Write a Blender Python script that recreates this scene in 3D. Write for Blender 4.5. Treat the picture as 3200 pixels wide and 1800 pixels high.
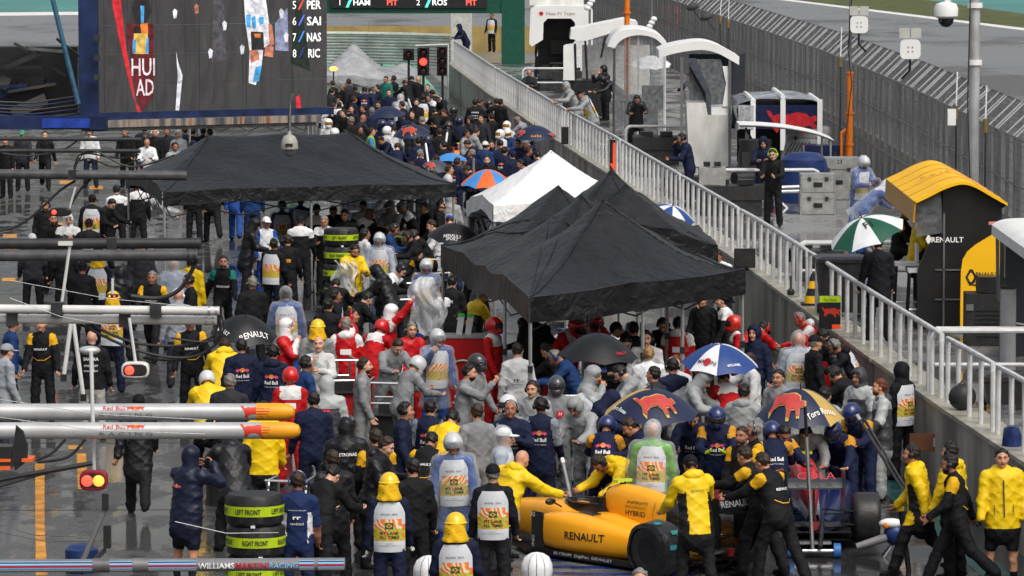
import bpy, bmesh, math, random
import numpy as np
from mathutils import Matrix, Vector, Quaternion
from mathutils.bvhtree import BVHTree
from mathutils.geometry import tessellate_polygon
random.seed(7)
R = math.radians
for o in list(bpy.data.objects): bpy.data.objects.remove(o)
scene = bpy.context.scene
COL = scene.collection

# ------------------------------------------------------------------ camera
CAM_H, FPX, PITCH = 8.78, 14907.0, math.atan(1273.0/14907.0)
cam_data = bpy.data.cameras.new('camera'); cam = bpy.data.objects.new('camera', cam_data); COL.objects.link(cam)
cam.location = (0, 0, CAM_H); cam.rotation_euler = (R(90)-PITCH, 0, 0)
cam_data.sensor_width = 36.0; cam_data.lens = 36.0*FPX/3200.0
cam_data.clip_start = 1.0; cam_data.clip_end = 4000.0
scene.camera = cam
scene.render.resolution_x, scene.render.resolution_y = 1024, 576

# ------------------------------------------------------------------ overcast sky and soft sun
SUN_EL, SUN_AZ = 52.0, 150.0
world = bpy.data.worlds.new('World'); scene.world = world; world.use_nodes = True
wn = world.node_tree.nodes; wl = world.node_tree.links
for n in list(wn): wn.remove(n)
w_out = wn.new('ShaderNodeOutputWorld'); w_bg = wn.new('ShaderNodeBackground')
sky = wn.new('ShaderNodeTexSky'); sky.sky_type = 'NISHITA'; sky.sun_disc = False
sky.sun_elevation = R(SUN_EL); sky.sun_rotation = R(SUN_AZ)
sky.air_density = 1.6; sky.dust_density = 8.0; sky.ozone_density = 1.0
w_hs = wn.new('ShaderNodeHueSaturation'); w_hs.inputs['Saturation'].default_value = 0.42
wl.new(sky.outputs[0], w_hs.inputs['Color']); wl.new(w_hs.outputs[0], w_bg.inputs[0])
w_bg.inputs[1].default_value = 0.15
wl.new(w_bg.outputs[0], w_out.inputs[0])
sun_d = bpy.data.lights.new('sun', 'SUN'); sun_d.energy = 0.6; sun_d.angle = R(40); sun_d.color = (1.0, 0.97, 0.93)
sun = bpy.data.objects.new('sun', sun_d); COL.objects.link(sun)
sun.rotation_euler = (R(90-SUN_EL), 0, R(180-SUN_AZ))
scene.view_settings.view_transform = 'Standard'; scene.view_settings.look = 'None'
scene.view_settings.exposure = 0.10; scene.view_settings.gamma = 1.0
scene.view_settings.use_curve_mapping = False
scene.render.engine = 'CYCLES'
try:
    scene.cycles.max_bounces = 6; scene.cycles.transparent_max_bounces = 12
    scene.cycles.caustics_reflective = False; scene.cycles.caustics_refractive = False
except Exception: pass

# ------------------------------------------------------------------ measuring helpers (source picture pixels -> metres)
_c, _s = math.cos(PITCH), math.sin(PITCH)
def ray(px, py):
    a, b = (px-1600.0)/FPX, (900.0-py)/FPX
    return Vector((a, _c + b*_s, -_s + b*_c))
def at_z(px, py, z=0.0):
    d = ray(px, py); t = (z-CAM_H)/d.z
    return Vector((d.x*t, d.y*t, z))
def at_y(px, py, y):
    d = ray(px, py); t = y/d.y
    return Vector((d.x*t, y, CAM_H + d.z*t))
REG = dict(A=(0,0,.4154), B=(1000,0,.4154), C=(2130,0,.4154), D=(0,600,.4154), E=(1000,600,.4154), F=(2130,600,.4154),
    G=(0,1200,.4154), H=(1000,1200,.4154), I=(2130,1200,.4154), J=(1640,1400,.2795), K=(1750,400,.2484), L=(1700,900,.2795),
    M=(1000,180,.2898), N=(2460,450,.2898), O=(1600,0,.2898), Q=(0,380,.2898), R=(560,560,.2898), V=(0,0,1/.805), S=(0,0,1))
def px(reg, x, y):
    o = REG[reg]; return o[0]+x*o[2], o[1]+y*o[2]
def lin(h):
    h = h.lstrip('#'); v = [int(h[i:i+2], 16)/255 for i in (0, 2, 4)]
    return tuple(x/12.92 if x <= .04045 else ((x+.055)/1.055)**2.4 for x in v)

# ------------------------------------------------------------------ materials
MATS = {}
def nodes_of(m):
    m.use_nodes = True; nt = m.node_tree
    for n in list(nt.nodes): nt.nodes.remove(n)
    out = nt.nodes.new('ShaderNodeOutputMaterial'); b = nt.nodes.new('ShaderNodeBsdfPrincipled')
    nt.links.new(b.outputs[0], out.inputs[0]); return nt, b, out
def mat(name, col, rough=.6, metal=0.0, var=.18, scale=6.0, bump=0.0, bscale=25.0, coat=0.0, streak=0.0, emit=0.0, alpha=1.0, dist=.01, detail=4.0, spec=.35):
    if name in MATS: return MATS[name]
    if isinstance(col, str): col = lin(col)
    m = bpy.data.materials.new(name); nt, b, out = nodes_of(m); N, L = nt.nodes, nt.links
    tc = N.new('ShaderNodeTexCoord')
    b.inputs['Roughness'].default_value = rough; b.inputs['Metallic'].default_value = metal; b.inputs['Specular IOR Level'].default_value = spec
    if coat: b.inputs['Coat Weight'].default_value = coat; b.inputs['Coat Roughness'].default_value = .08
    if var > 0:
        nz = N.new('ShaderNodeTexNoise'); nz.inputs['Scale'].default_value = scale; nz.inputs['Detail'].default_value = detail
        mp = N.new('ShaderNodeMapping'); L.new(tc.outputs['Object'], mp.inputs[0]); L.new(mp.outputs[0], nz.inputs['Vector'])
        if streak: mp.inputs['Scale'].default_value = (1, 1, 1-streak)
        rp = N.new('ShaderNodeValToRGB'); rp.color_ramp.elements[0].position = .3; rp.color_ramp.elements[1].position = .72
        rp.color_ramp.elements[0].color = tuple(max(0, c*(1-var)) for c in col)+(1,)
        rp.color_ramp.elements[1].color = tuple(min(1, c*(1+var*.8)+var*.004) for c in col)+(1,)
        L.new(nz.outputs[0], rp.inputs[0]); L.new(rp.outputs[0], b.inputs['Base Color'])
        mr = N.new('ShaderNodeMapRange'); mr.inputs['To Min'].default_value = max(.02, rough-.12); mr.inputs['To Max'].default_value = min(1, rough+.12)
        L.new(nz.outputs[0], mr.inputs[0]); L.new(mr.outputs[0], b.inputs['Roughness'])
    else: b.inputs['Base Color'].default_value = tuple(col)+(1,)
    if bump:
        n2 = N.new('ShaderNodeTexNoise'); n2.inputs['Scale'].default_value = bscale; n2.inputs['Detail'].default_value = 3
        n2.inputs['Distortion'].default_value = .6
        L.new(tc.outputs['Object'], n2.inputs['Vector'])
        bp = N.new('ShaderNodeBump'); bp.inputs['Strength'].default_value = bump; bp.inputs['Distance'].default_value = dist
        L.new(n2.outputs[0], bp.inputs['Height']); L.new(bp.outputs[0], b.inputs['Normal'])
    if emit:
        b.inputs['Emission Color'].default_value = tuple(col)+(1,); b.inputs['Emission Strength'].default_value = emit
    if alpha < 1: b.inputs['Alpha'].default_value = alpha
    MATS[name] = m; return m
def clear(name, tint, opac=.3, rough=.15):
    """thin clear plastic or glass: part see-through, part milky and glossy"""
    if name in MATS: return MATS[name]
    if isinstance(tint, str): tint = lin(tint)
    m = bpy.data.materials.new(name); nt, b, out = nodes_of(m); N, L = nt.nodes, nt.links
    b.inputs['Base Color'].default_value = tuple(tint)+(1,); b.inputs['Roughness'].default_value = rough
    tr = N.new('ShaderNodeBsdfTransparent'); mx = N.new('ShaderNodeMixShader')
    lw = N.new('ShaderNodeLayerWeight'); lw.inputs['Blend'].default_value = .35
    nz = N.new('ShaderNodeTexNoise'); nz.inputs['Scale'].default_value = 9; nz.inputs['Detail'].default_value = 3
    tc = N.new('ShaderNodeTexCoord'); L.new(tc.outputs['Object'], nz.inputs['Vector'])
    mr = N.new('ShaderNodeMapRange'); mr.inputs['From Min'].default_value = .35; mr.inputs['From Max'].default_value = .7
    mr.inputs['To Min'].default_value = opac*.6; mr.inputs['To Max'].default_value = min(1, opac*1.5); L.new(nz.outputs[0], mr.inputs[0])
    ad = N.new('ShaderNodeMath'); ad.operation = 'MULTIPLY_ADD'; ad.inputs[1].default_value = .45; ad.use_clamp = True
    L.new(lw.outputs['Facing'], ad.inputs[0]); L.new(mr.outputs[0], ad.inputs[2])
    bp = N.new('ShaderNodeBump'); bp.inputs['Strength'].default_value = .5; bp.inputs['Distance'].default_value = .02
    L.new(nz.outputs[0], bp.inputs['Height']); L.new(bp.outputs[0], b.inputs['Normal'])
    L.new(ad.outputs[0], mx.inputs[0]); L.new(tr.outputs[0], mx.inputs[1]); L.new(b.outputs[0], mx.inputs[2]); L.new(mx.outputs[0], out.inputs[0])
    MATS[name] = m; return m

# ------------------------------------------------------------------ mesh builder
def frame(d, up=Vector((0, 0, 1))):
    d = Vector(d).normalized(); x = d.cross(up)
    if x.length < 1e-4: x = d.cross(Vector((0, 1, 0)))
    x.normalize(); y = x.cross(d).normalized(); return x, y, d
class MB:
    def __init__(s): s.v, s.f, s.m = [], [], []
    def add(s, vs, fs, m=0):
        k = len(s.v); s.v += [tuple(p) for p in vs]; s.f += [tuple(i+k for i in f) for f in fs]; s.m += [m]*len(fs); return s
    def box(s, c, d, rot=None, m=0, taper=1.0):
        c = Vector(c); hx, hy, hz = d[0]/2, d[1]/2, d[2]/2; vs = []
        for z, t in ((-hz, 1), (hz, taper)):
            for x, y in ((-hx, -hy), (hx, -hy), (hx, hy), (-hx, hy)):
                p = Vector((x*t, y*t, z)); vs.append(c + (rot @ p if rot else p))
        return s.add(vs, [(3, 2, 1, 0), (4, 5, 6, 7), (0, 1, 5, 4), (1, 2, 6, 5), (2, 3, 7, 6), (3, 0, 4, 7)], m)
    def tube(s, pts, r, n=8, m=0, caps=True):
        pts = [Vector(p) for p in pts]; k = len(pts); rr = r if isinstance(r, (list, tuple)) else [r]*k; rings = []
        x, y, d = frame(pts[1]-pts[0])
        for i, p in enumerate(pts):
            if i == 0: t = pts[1]-p
            elif i == k-1: t = p-pts[i-1]
            else: t = (pts[i+1]-p).normalized() + (p-pts[i-1]).normalized()
            t = t.normalized() if t.length > 1e-6 else d
            x = (x - t*x.dot(t)); x = x.normalized() if x.length > 1e-6 else frame(t)[0]
            y = t.cross(x); d = t
            rings.append([p + x*(math.cos(a)*rr[i]) + y*(math.sin(a)*rr[i]) for a in [2*math.pi*j/n for j in range(n)]])
        return s.loft(rings, m, caps)
    def loft(s, rings, m=0, caps=True, closed=True):
        n = len(rings[0]); vs = [p for r in rings for p in r]; fs = []
        for i in range(len(rings)-1):
            for j in range(n if closed else n-1):
                a, b = i*n+j, i*n+(j+1) % n; fs.append((a, b, b+n, a+n))
        if caps and closed: fs.append(tuple(reversed(range(n)))); fs.append(tuple(range((len(rings)-1)*n, len(rings)*n)))
        return s.add(vs, fs, m)
    def lathe(s, prof, n=24, M=None, m=0):
        M = M or Matrix(); rings = [[M @ Vector((r*math.cos(2*math.pi*j/n), r*math.sin(2*math.pi*j/n), z)) for j in range(n)] for r, z in prof]
        return s.loft(rings, m, True)
    def prism(s, poly, M, h, m=0):
        """2-D outline in the local xy plane of M, thickness h along local z (from 0 down to -h)"""
        poly = list(poly)
        ar = sum(poly[i-1][0]*poly[i][1]-poly[i][0]*poly[i-1][1] for i in range(len(poly)))
        if ar < 0: poly.reverse()
        n = len(poly); tri = tessellate_polygon([[Vector((p[0], p[1], 0)) for p in poly]])
        top = [M @ Vector((p[0], p[1], 0)) for p in poly]; fs = []
        def ccw(t):
            a, b, c = (poly[i] for i in t); return t if (b[0]-a[0])*(c[1]-a[1])-(b[1]-a[1])*(c[0]-a[0]) > 0 else (t[0], t[2], t[1])
        tri = [ccw(t) for t in tri]
        if h == 0: return s.add(top, tri, m)
        bot = [M @ Vector((p[0], p[1], -h)) for p in poly]
        fs = list(tri) + [tuple(n+i for i in reversed(t)) for t in tri] + [(i, n+i, n+(i+1) % n, (i+1) % n) for i in range(n)]
        return s.add(top+bot, fs, m)
    def grid(s, nu, nv, fn, m=0, flip=False):
        vs = [fn(i/nu, j/nv) for j in range(nv+1) for i in range(nu+1)]; w = nu+1; fs = []
        for j in range(nv):
            for i in range(nu):
                a = j*w+i; q = (a, a+1, a+w+1, a+w); fs.append(q if not flip else q[::-1])
        return s.add(vs, fs, m)
    def ell(s, c, r, nu=14, nv=9, rot=None, m=0):
        c = Vector(c); rings = []
        for j in range(nv+1):
            th = math.pi*j/nv*.998+.001
            rings.append([c + (rot @ q if rot else q) for q in [Vector((r[0]*math.sin(th)*math.cos(2*math.pi*i/nu), r[1]*math.sin(th)*math.sin(2*math.pi*i/nu), -r[2]*math.cos(th))) for i in range(nu)]])
        return s.loft(rings, m, True)
    def mesh(s, name, smooth=40):
        me = bpy.data.meshes.new(name); me.from_pydata(s.v, [], s.f); me.update()
        if any(s.m): me.polygons.foreach_set('material_index', s.m)
        if smooth:
            me.polygons.foreach_set('use_smooth', [True]*len(me.polygons)); me.set_sharp_from_angle(angle=R(smooth))
        return me
def obj(name, mb, mats, parent=None, smooth=40, M=None):
    me = mb.mesh(name, smooth) if isinstance(mb, MB) else mb
    if not isinstance(mats, (list, tuple)): mats = [mats]
    if len(me.materials) == 0:
        for mm in mats: me.materials.append(mm)
    o = bpy.data.objects.new(name, me); COL.objects.link(o)
    if parent is not None: o.parent = parent
    if M is not None: o.matrix_local = M
    return o
def share(name, me, mats, parent=None, M=None):
    """object on shared mesh data with its own materials"""
    while len(me.materials) < len(mats): me.materials.append(mats[len(me.materials)])
    o = bpy.data.objects.new(name, me); COL.objects.link(o)
    for i, mm in enumerate(mats):
        o.material_slots[i].link = 'OBJECT'; o.material_slots[i].material = mm
    if parent is not None: o.parent = parent
    if M is not None: o.matrix_local = M
    return o
def tag(o, label=None, cat=None, group=None, kind=None):
    if label: o['label'] = label
    if cat: o['category'] = cat
    if group: o['group'] = group
    if kind: o['kind'] = kind
    return o
def thing(name, label, cat, loc=(0, 0, 0), rz=0.0, group=None):
    o = bpy.data.objects.new(name, None); COL.objects.link(o); o.empty_display_size = .1
    o.location = loc; o.rotation_euler = (0, 0, rz); return tag(o, label, cat, group)
def copy_tree(o, parent=None):
    c = o.copy(); COL.objects.link(c); c.parent = parent
    for ch in o.children: copy_tree(ch, c)
    return c
_TXT = {}
def text2d(s, shear=0.0, bold=.0, spacing=1.0):
    """triangles of a line of lettering, height of capitals 1, centred on x"""
    k = (s, shear, bold, spacing)
    if k in _TXT: return _TXT[k]
    cu = bpy.data.curves.new('t', 'FONT'); cu.body = s; cu.size = 1.0; cu.shear = shear; cu.offset = bold; cu.space_character = spacing
    cu.resolution_u = 2; cu.align_x = 'CENTER'
    ob = bpy.data.objects.new('t', cu); COL.objects.link(ob)
    dg = bpy.context.evaluated_depsgraph_get(); me = bpy.data.meshes.new_from_object(ob.evaluated_get(dg))
    v = np.array([q.co[:2] for q in me.vertices]).reshape(-1, 2)/.72; f = [tuple(p.vertices) for p in me.polygons]
    # all faces counter-clockwise
    g = []
    for p in f:
        ar = sum(v[p[i-1]][0]*v[p[i]][1]-v[p[i]][0]*v[p[i-1]][1] for i in range(len(p)))
        g.append(p if ar > 0 else p[::-1])
    bpy.data.objects.remove(ob); bpy.data.curves.remove(cu); bpy.data.meshes.remove(me)
    _TXT[k] = (v, g); return _TXT[k]
def text(s, h, M, m, parent=None, width=None, name='lettering', fn=None, **kw):
    """flat lettering: cap height h (or fitted to width) on the xy plane of M, or bent through fn(u, v)"""
    v, f = text2d(s, **kw); w = v[:, 0].max()-v[:, 0].min(); sx = sy = h
    if width: sx = width/w
    mb = MB(); cx = (v[:, 0].max()+v[:, 0].min())/2
    pts = [((a-cx)*sx, b*sy) for a, b in v]
    mb.add([fn(a, b) if fn else (M @ Vector((a, b, 0))) for a, b in pts], f)
    return obj(name, mb, m, parent, smooth=0)
def basis(o, x, y):
    """matrix with origin o, local x and y axes as given (z = x cross y)"""
    x = Vector(x).normalized(); y = Vector(y); z = x.cross(y).normalized(); y = z.cross(x)
    return Matrix(((x.x, y.x, z.x, o[0]), (x.y, y.y, z.y, o[1]), (x.z, y.z, z.z, o[2]), (0, 0, 0, 1)))
def rotz(a): return Matrix.Rotation(a, 3, 'Z')
def subdiv(mb, n=2):
    """split every triangle in four, n times, so that flat print can follow a curved surface"""
    for _ in range(n):
        v, f = list(mb.v), []
        for q in mb.f:
            a, b, c = (Vector(v[i]) for i in q[:3]); k = len(v); v += [tuple((a+b)/2), tuple((b+c)/2), tuple((c+a)/2)]
            f += [(q[0], k, k+2), (k, q[1], k+1), (k+2, k+1, q[2]), (k, k+1, k+2)]
        mb.v, mb.f = v, f; mb.m = [0]*len(f)
    return mb
UX, UY, UZ = Vector((1, 0, 0)), Vector((0, 1, 0)), Vector((0, 0, 1))
def facing(o): return basis(o, (1, 0, 0), (0, 0, 1))   # xy plane standing up and facing the camera side (-y)
BULLP = [(-.5, .1), (-.42, .22), (-.3, .16), (-.24, .26), (-.05, .30), (.15, .24), (.3, .26), (.42, .20), (.48, .34), (.56, .36), (.52, .22), (.46, .10), (.40, -.02), (.42, -.18), (.34, -.30), (.29, -.14), (.2, -.08), (.02, -.06), (-.08, -.14), (-.18, -.32), (-.26, -.30), (-.2, -.12), (-.3, -.08), (-.42, -.2), (-.48, -.16), (-.38, .0)]
txt_k = mat('print_black', (.02, .02, .022), .5, var=0); txt_w = mat('print_white', (.8, .8, .8), .5, var=0); txt_r = mat('print_red', '#b8182a', .5, var=0); txt_p = mat('print_pink', '#c9476a', .5, var=0)
txt_y = mat('print_gold', '#d9a01e', .5, var=0); txt_g = mat('print_green', '#1d5c34', .5, var=0); txt_b = mat('print_blue', '#1f3f94', .5, var=0)
# ------------------------------------------------------------------ wet ground
def wet_mat(name, dry, wet, pud=.5, scale=.35, r0=.04, r1=.34, slab=0.0):
    m = bpy.data.materials.new(name); nt, b, out = nodes_of(m); N, L = nt.nodes, nt.links
    tc = N.new('ShaderNodeTexCoord'); mp = N.new('ShaderNodeMapping'); L.new(tc.outputs['Object'], mp.inputs[0])
    mp.inputs['Scale'].default_value = (1.0, .45, 1)
    n1 = N.new('ShaderNodeTexNoise'); n1.inputs['Scale'].default_value = scale; n1.inputs['Detail'].default_value = 7; n1.inputs['Roughness'].default_value = .62
    L.new(mp.outputs[0], n1.inputs['Vector'])
    r = N.new('ShaderNodeValToRGB'); r.color_ramp.elements[0].position = pud-.05; r.color_ramp.elements[1].position = pud+.06
    L.new(n1.outputs[0], r.inputs[0])
    n2 = N.new('ShaderNodeTexNoise'); n2.inputs['Scale'].default_value = 3.0; n2.inputs['Detail'].default_value = 6; L.new(tc.outputs['Object'], n2.inputs['Vector'])
    mx = N.new('ShaderNodeMix'); mx.data_type = 'RGBA'; mx.inputs[6].default_value = lin(wet)+(1,) if isinstance(wet, str) else wet+(1,)
    mx.inputs[7].default_value = lin(dry)+(1,) if isinstance(dry, str) else dry+(1,)
    L.new(r.outputs[0], mx.inputs[0])
    m2 = N.new('ShaderNodeMix'); m2.data_type = 'RGBA'; m2.blend_type = 'MULTIPLY'; m2.inputs[0].default_value = .5
    L.new(mx.outputs[2], m2.inputs[6]); L.new(n2.outputs[0], m2.inputs[7]); L.new(m2.outputs[2], b.inputs['Base Color'])
    mr = N.new('ShaderNodeMapRange'); mr.inputs['To Min'].default_value = r0; mr.inputs['To Max'].default_value = r1
    L.new(r.outputs[0], mr.inputs[0]); L.new(mr.outputs[0], b.inputs['Roughness'])
    n3 = N.new('ShaderNodeTexNoise'); n3.inputs['Scale'].default_value = 2.2; n3.inputs['Detail'].default_value = 7; n3.inputs['Roughness'].default_value = .6
    m3 = N.new('ShaderNodeMapping'); m3.inputs['Scale'].default_value = (.6, 1.6, 1); L.new(tc.outputs['Object'], m3.inputs[0]); L.new(m3.outputs[0], n3.inputs['Vector'])
    bp = N.new('ShaderNodeBump'); bp.inputs['Strength'].default_value = .4; bp.inputs['Distance'].default_value = .009
    L.new(n3.outputs[0], bp.inputs['Height'])
    n4 = N.new('ShaderNodeTexNoise'); n4.inputs['Scale'].default_value = 160; n4.inputs['Detail'].default_value = 2; L.new(tc.outputs['Object'], n4.inputs['Vector'])
    b2 = N.new('ShaderNodeBump'); b2.inputs['Distance'].default_value = .002; L.new(n4.outputs[0], b2.inputs['Height']); L.new(bp.outputs[0], b2.inputs['Normal'])
    ml = N.new('ShaderNodeMath'); ml.operation = 'MULTIPLY'; ml.inputs[1].default_value = .6; L.new(r.outputs[0], ml.inputs[0]); L.new(ml.outputs[0], b2.inputs['Strength'])
    L.new(b2.outputs[0], b.inputs['Normal']); b.inputs['Specular IOR Level'].default_value = .9
    return m
def sheet(name, pts, z, m, kind='structure'):
    mb = MB(); mb.add([(p[0], p[1], z) for p in pts], [tuple(range(len(pts)))])
    me = mb.mesh(name, 0)
    if me.polygons[0].normal.z < 0: me.flip_normals()
    o = obj(name, me, m); tag(o, kind=kind); return o
wet_lane = wet_mat('wet_pit_lane', (.04, .04, .043), (.05, .05, .053), .53, .8, .01, .42)
wet_track = wet_mat('wet_track', (.21, .21, .22), (.17, .17, .18), .45, .08, .16, .40)
sheet('ground', [(-900, -60), (900, -60), (900, 2500), (-900, 2500)], 0.0, wet_track)
paint_green = mat('green_paint', '#6fb397', .35, var=.35, scale=1.5)
teal = mat('teal_runoff', '#3f7f78', .45, var=.3, scale=.15)
grass_m = mat('verge_grass', (.075, .085, .025), .9, var=.5, scale=.5, bump=.6, bscale=4)
white_m = mat('line_white', (.72, .72, .70), .45, var=.12)
yellow_line = mat('line_yellow', '#c9892a', .4, var=.5, scale=3, bump=.2)
blue_line = mat('line_blue', '#1a3578', .25, var=.6, scale=4)
# pit lane sheet between the garages and the pit wall
WALLP = [(30, 8.65), (50, 7.42), (62.9, 6.60), (68.3, 6.16), (76.3, 5.63), (86, 5.06), (92.2, 4.68), (107, 3.62), (123, 2.50), (136.7, 1.46), (171, -.92), (198, -2.62)]
def wall_x(y):
    for (y0, x0), (y1, x1) in zip(WALLP, WALLP[1:]):
        if y <= y1: return x0+(x1-x0)*(y-y0)/(y1-y0)
    return -2.62-.066*(y-198)
LEDGE = 1.25
sheet('pit_lane', [(-40, 20)] + [(wall_x(y)+.2, y) for y in range(20, 215, 8)] + [(-4, 222), (-40, 222)], .004, wet_lane)
apron_m = wet_mat('wet_apron', (.075, .075, .076), (.10, .10, .10), .52, 1.1, .01, .5)
ax = lambda y: -3.2-.069*(y-60)
sheet('garage_apron', [(-40, 20)]+[(ax(y), y) for y in range(20, 222, 10)]+[(ax(220), 220), (-40, 220)], .006, apron_m)
G = lambda x, y, z=0: at_z(x/.805, y/.805, z)[:2]
sheet('pit_exit_paint', [G(700, 158), G(1036, 158), G(1085, 212), G(1124, 262), G(1118, 285), G(1078, 275), G(1040, 232), G(960, 205), G(700, 205)], .009, paint_green)
sheet('race_track', [G(1900, 75), G(1330, 20), G(1500, -60), G(2100, -20), G(2600, 60), G(3300, 140), G(4000, 300), G(3300, 900), G(2700, 500)], .005, wet_track)
sheet('track_edge_line', [G(1700, -32), G(1982, -1.5), G(2576, 71), G(3300, 160), G(3300, 168), G(2576, 77), G(1982, 2.8), G(1700, -28)], .012, white_m)
sheet('grass_verge', [G(1700, -33), G(1982, -2.5), G(2576, 70), G(3300, 158), G(3300, 118), G(2576, 36), G(2300, -4), G(1982, -42), G(1700, -70)], .010, grass_m)
sheet('runoff', [G(1700, -71), G(2300, -5), G(2576, 35), G(3300, 117), G(3300, -160), G(1700, -200)], .008, teal)
sheet('far_runoff', [G(-400, 34), G(260, 27), G(420, 22), G(800, 8), G(800, -120), G(-400, -120)], .008, teal)
sheet('far_edge_line', [G(-400, 36), G(260, 29), G(800, 10), G(800, 14), G(260, 37), G(-400, 45)], .010, white_m)
# painted marks in the lane
def mark(name, pts, m, z=.010): return sheet(name, [G(*p) for p in pts], z, m)
mark('lane_line', [(88, 1168), (112, 1168), (112, 1330), (120, 1449), (90, 1449)], yellow_line)
mark('lane_mark', [(193, 1142), (216, 1142), (222, 1232), (196, 1232)], yellow_line)
for i, (x, y) in enumerate([(172, 1122), (8, 590), (8, 620), (150, 455), (225, 468), (5, 700), (140, 560), (205, 600)]):
    mark('lane_mark', [(x, y), (x+34, y), (x+34, y+9), (x, y+9)], yellow_line)
for i, y in enumerate([1390, 1408, 1424, 1440, 1456, 1372]):
    mark('box_stripe', [(1330+i % 2*30, y), (1740, y+6), (1745, y+12), (1330+i % 2*30, y+6)], blue_line, .011)
box_white = mat('box_paint', (.16, .165, .17), .16, var=.6, scale=2.5)
mark('box_paint', [(1290, 1365), (1790, 1385), (1800, 1500), (1270, 1500)], box_white, .008)
teal_wet = mat('teal_strip', '#2d5a57', .2, var=.4, scale=2)
sheet('wall_strip', [(wall_x(y)-.45, y) for y in range(50, 100, 5)] + [(wall_x(y)-.85, y) for y in range(95, 45, -5)], .009, teal_wet)
# puddle joint seams
seam = mat('seam', (.03, .03, .03), .4)
for y in (58, 66, 74, 83, 92, 101, 112, 124): sheet('slab_joint', [(-14, y), (wall_x(y)-.9, y+.5), (wall_x(y)-.9, y+.55), (-14, y+.05)], .0085, seam)

# ------------------------------------------------------------------ pit wall with ledge, platform and railing
concrete = mat('wall_concrete', (.33, .305, .27), .6, var=.62, scale=1.1, bump=.5, bscale=9, streak=.80, detail=12)
ledge_m = mat('ledge_concrete', (.36, .34, .28), .35, var=.45, scale=2.5, bump=.5, bscale=9)
rail_m = mat('rail_paint', (.56, .57, .58), .35, var=.2, scale=4, bump=.15)
plat_m = wet_mat('wet_platform', (.27, .265, .26), (.17, .168, .165), .5, .7, .05, .35)
pw = thing('pit_wall', 'long stained concrete pit wall with pale ledge under the white railing', 'wall', (wall_x(60), 60, 0))
def rel(p, o): return (p[0]-o[0], p[1]-o[1], p[2]-o[2])
wo = (wall_x(60), 60, 0)
ys = [34, 44, 54, 61, 68, 75, 82, 89.5, 97, 105, 113, 122, 131, 141, 151, 161, 171, 180, 189, 198]
rnd = random.Random(3)
for y0, y1 in zip(ys, ys[1:]):
    x0, x1 = wall_x(y0), wall_x(y1); mb = MB(); j = rnd.uniform(-.012, .012)
    P = lambda x, y, z: rel((x, y, z), wo)
    a, b = (x0+j, y0+.015), (x1+j, y1-.015)
    t = .32
    vs = [P(a[0], a[1], 0), P(b[0], b[1], 0), P(b[0]+t, b[1], 0), P(a[0]+t, a[1], 0)]
    vs += [P(a[0], a[1], LEDGE-.05), P(b[0], b[1], LEDGE-.05), P(b[0]+t, b[1], LEDGE-.05), P(a[0]+t, a[1], LEDGE-.05)]
    mb.add(vs, [(0, 1, 2, 3), (7, 6, 5, 4), (4, 5, 1, 0), (5, 6, 2, 1), (6, 7, 3, 2), (7, 4, 0, 3)])
    o = obj('wall_panel', mb, concrete, pw, 0)
    mb = MB(); e = .05
    vs = [P(x0+j-e, a[1], LEDGE-.048), P(x1+j-e, b[1], LEDGE-.048), P(x1+j+.5, b[1], LEDGE-.048), P(x0+j+.5, a[1], LEDGE-.048)]
    vs += [P(x0+j-e, a[1], LEDGE+.012), P(x1+j-e, b[1], LEDGE+.012), P(x1+j+.5, b[1], LEDGE+.012), P(x0+j+.5, a[1], LEDGE+.012)]
    mb.add(vs, [(0, 1, 2, 3), (7, 6, 5, 4), (4, 5, 1, 0), (5, 6, 2, 1), (6, 7, 3, 2), (7, 4, 0, 3)])
    obj('ledge', mb, ledge_m, pw, 0)
FENP = [(40, 9.9), (70, 9.75), (89.4, 9.35), (110.9, 9.2), (132.9, 8.76), (160.6, 7.68), (200, 6.0), (260, 2.9)]
def fen_x(y):
    for (y0, x0), (y1, x1) in zip(FENP, FENP[1:]):
        if y <= y1: return x0+(x1-x0)*(y-y0)/(y1-y0)
    return 2.9-.055*(y-260)
pl = MB(); L1 = [(wall_x(y)+.46, y) for y in range(36, 199, 9)]; L2 = [(fen_x(y)+.25, y) for y in range(36, 199, 9)]
vs = [(x, y, LEDGE-.006) for x, y in L1+L2]+[(x, y, 0) for x, y in L1+L2]; n = len(L1); fs = []
for i in range(n-1): fs += [(i, n+i, n+i+1, i+1), (2*n+i, i, i+1, 2*n+i+1)]
fs += [(n-1, 2*n-1, 4*n-1, 3*n-1)]
pl.add(vs, fs); tag(obj('platform', pl, plat_m, smooth=0), kind='structure')

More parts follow.
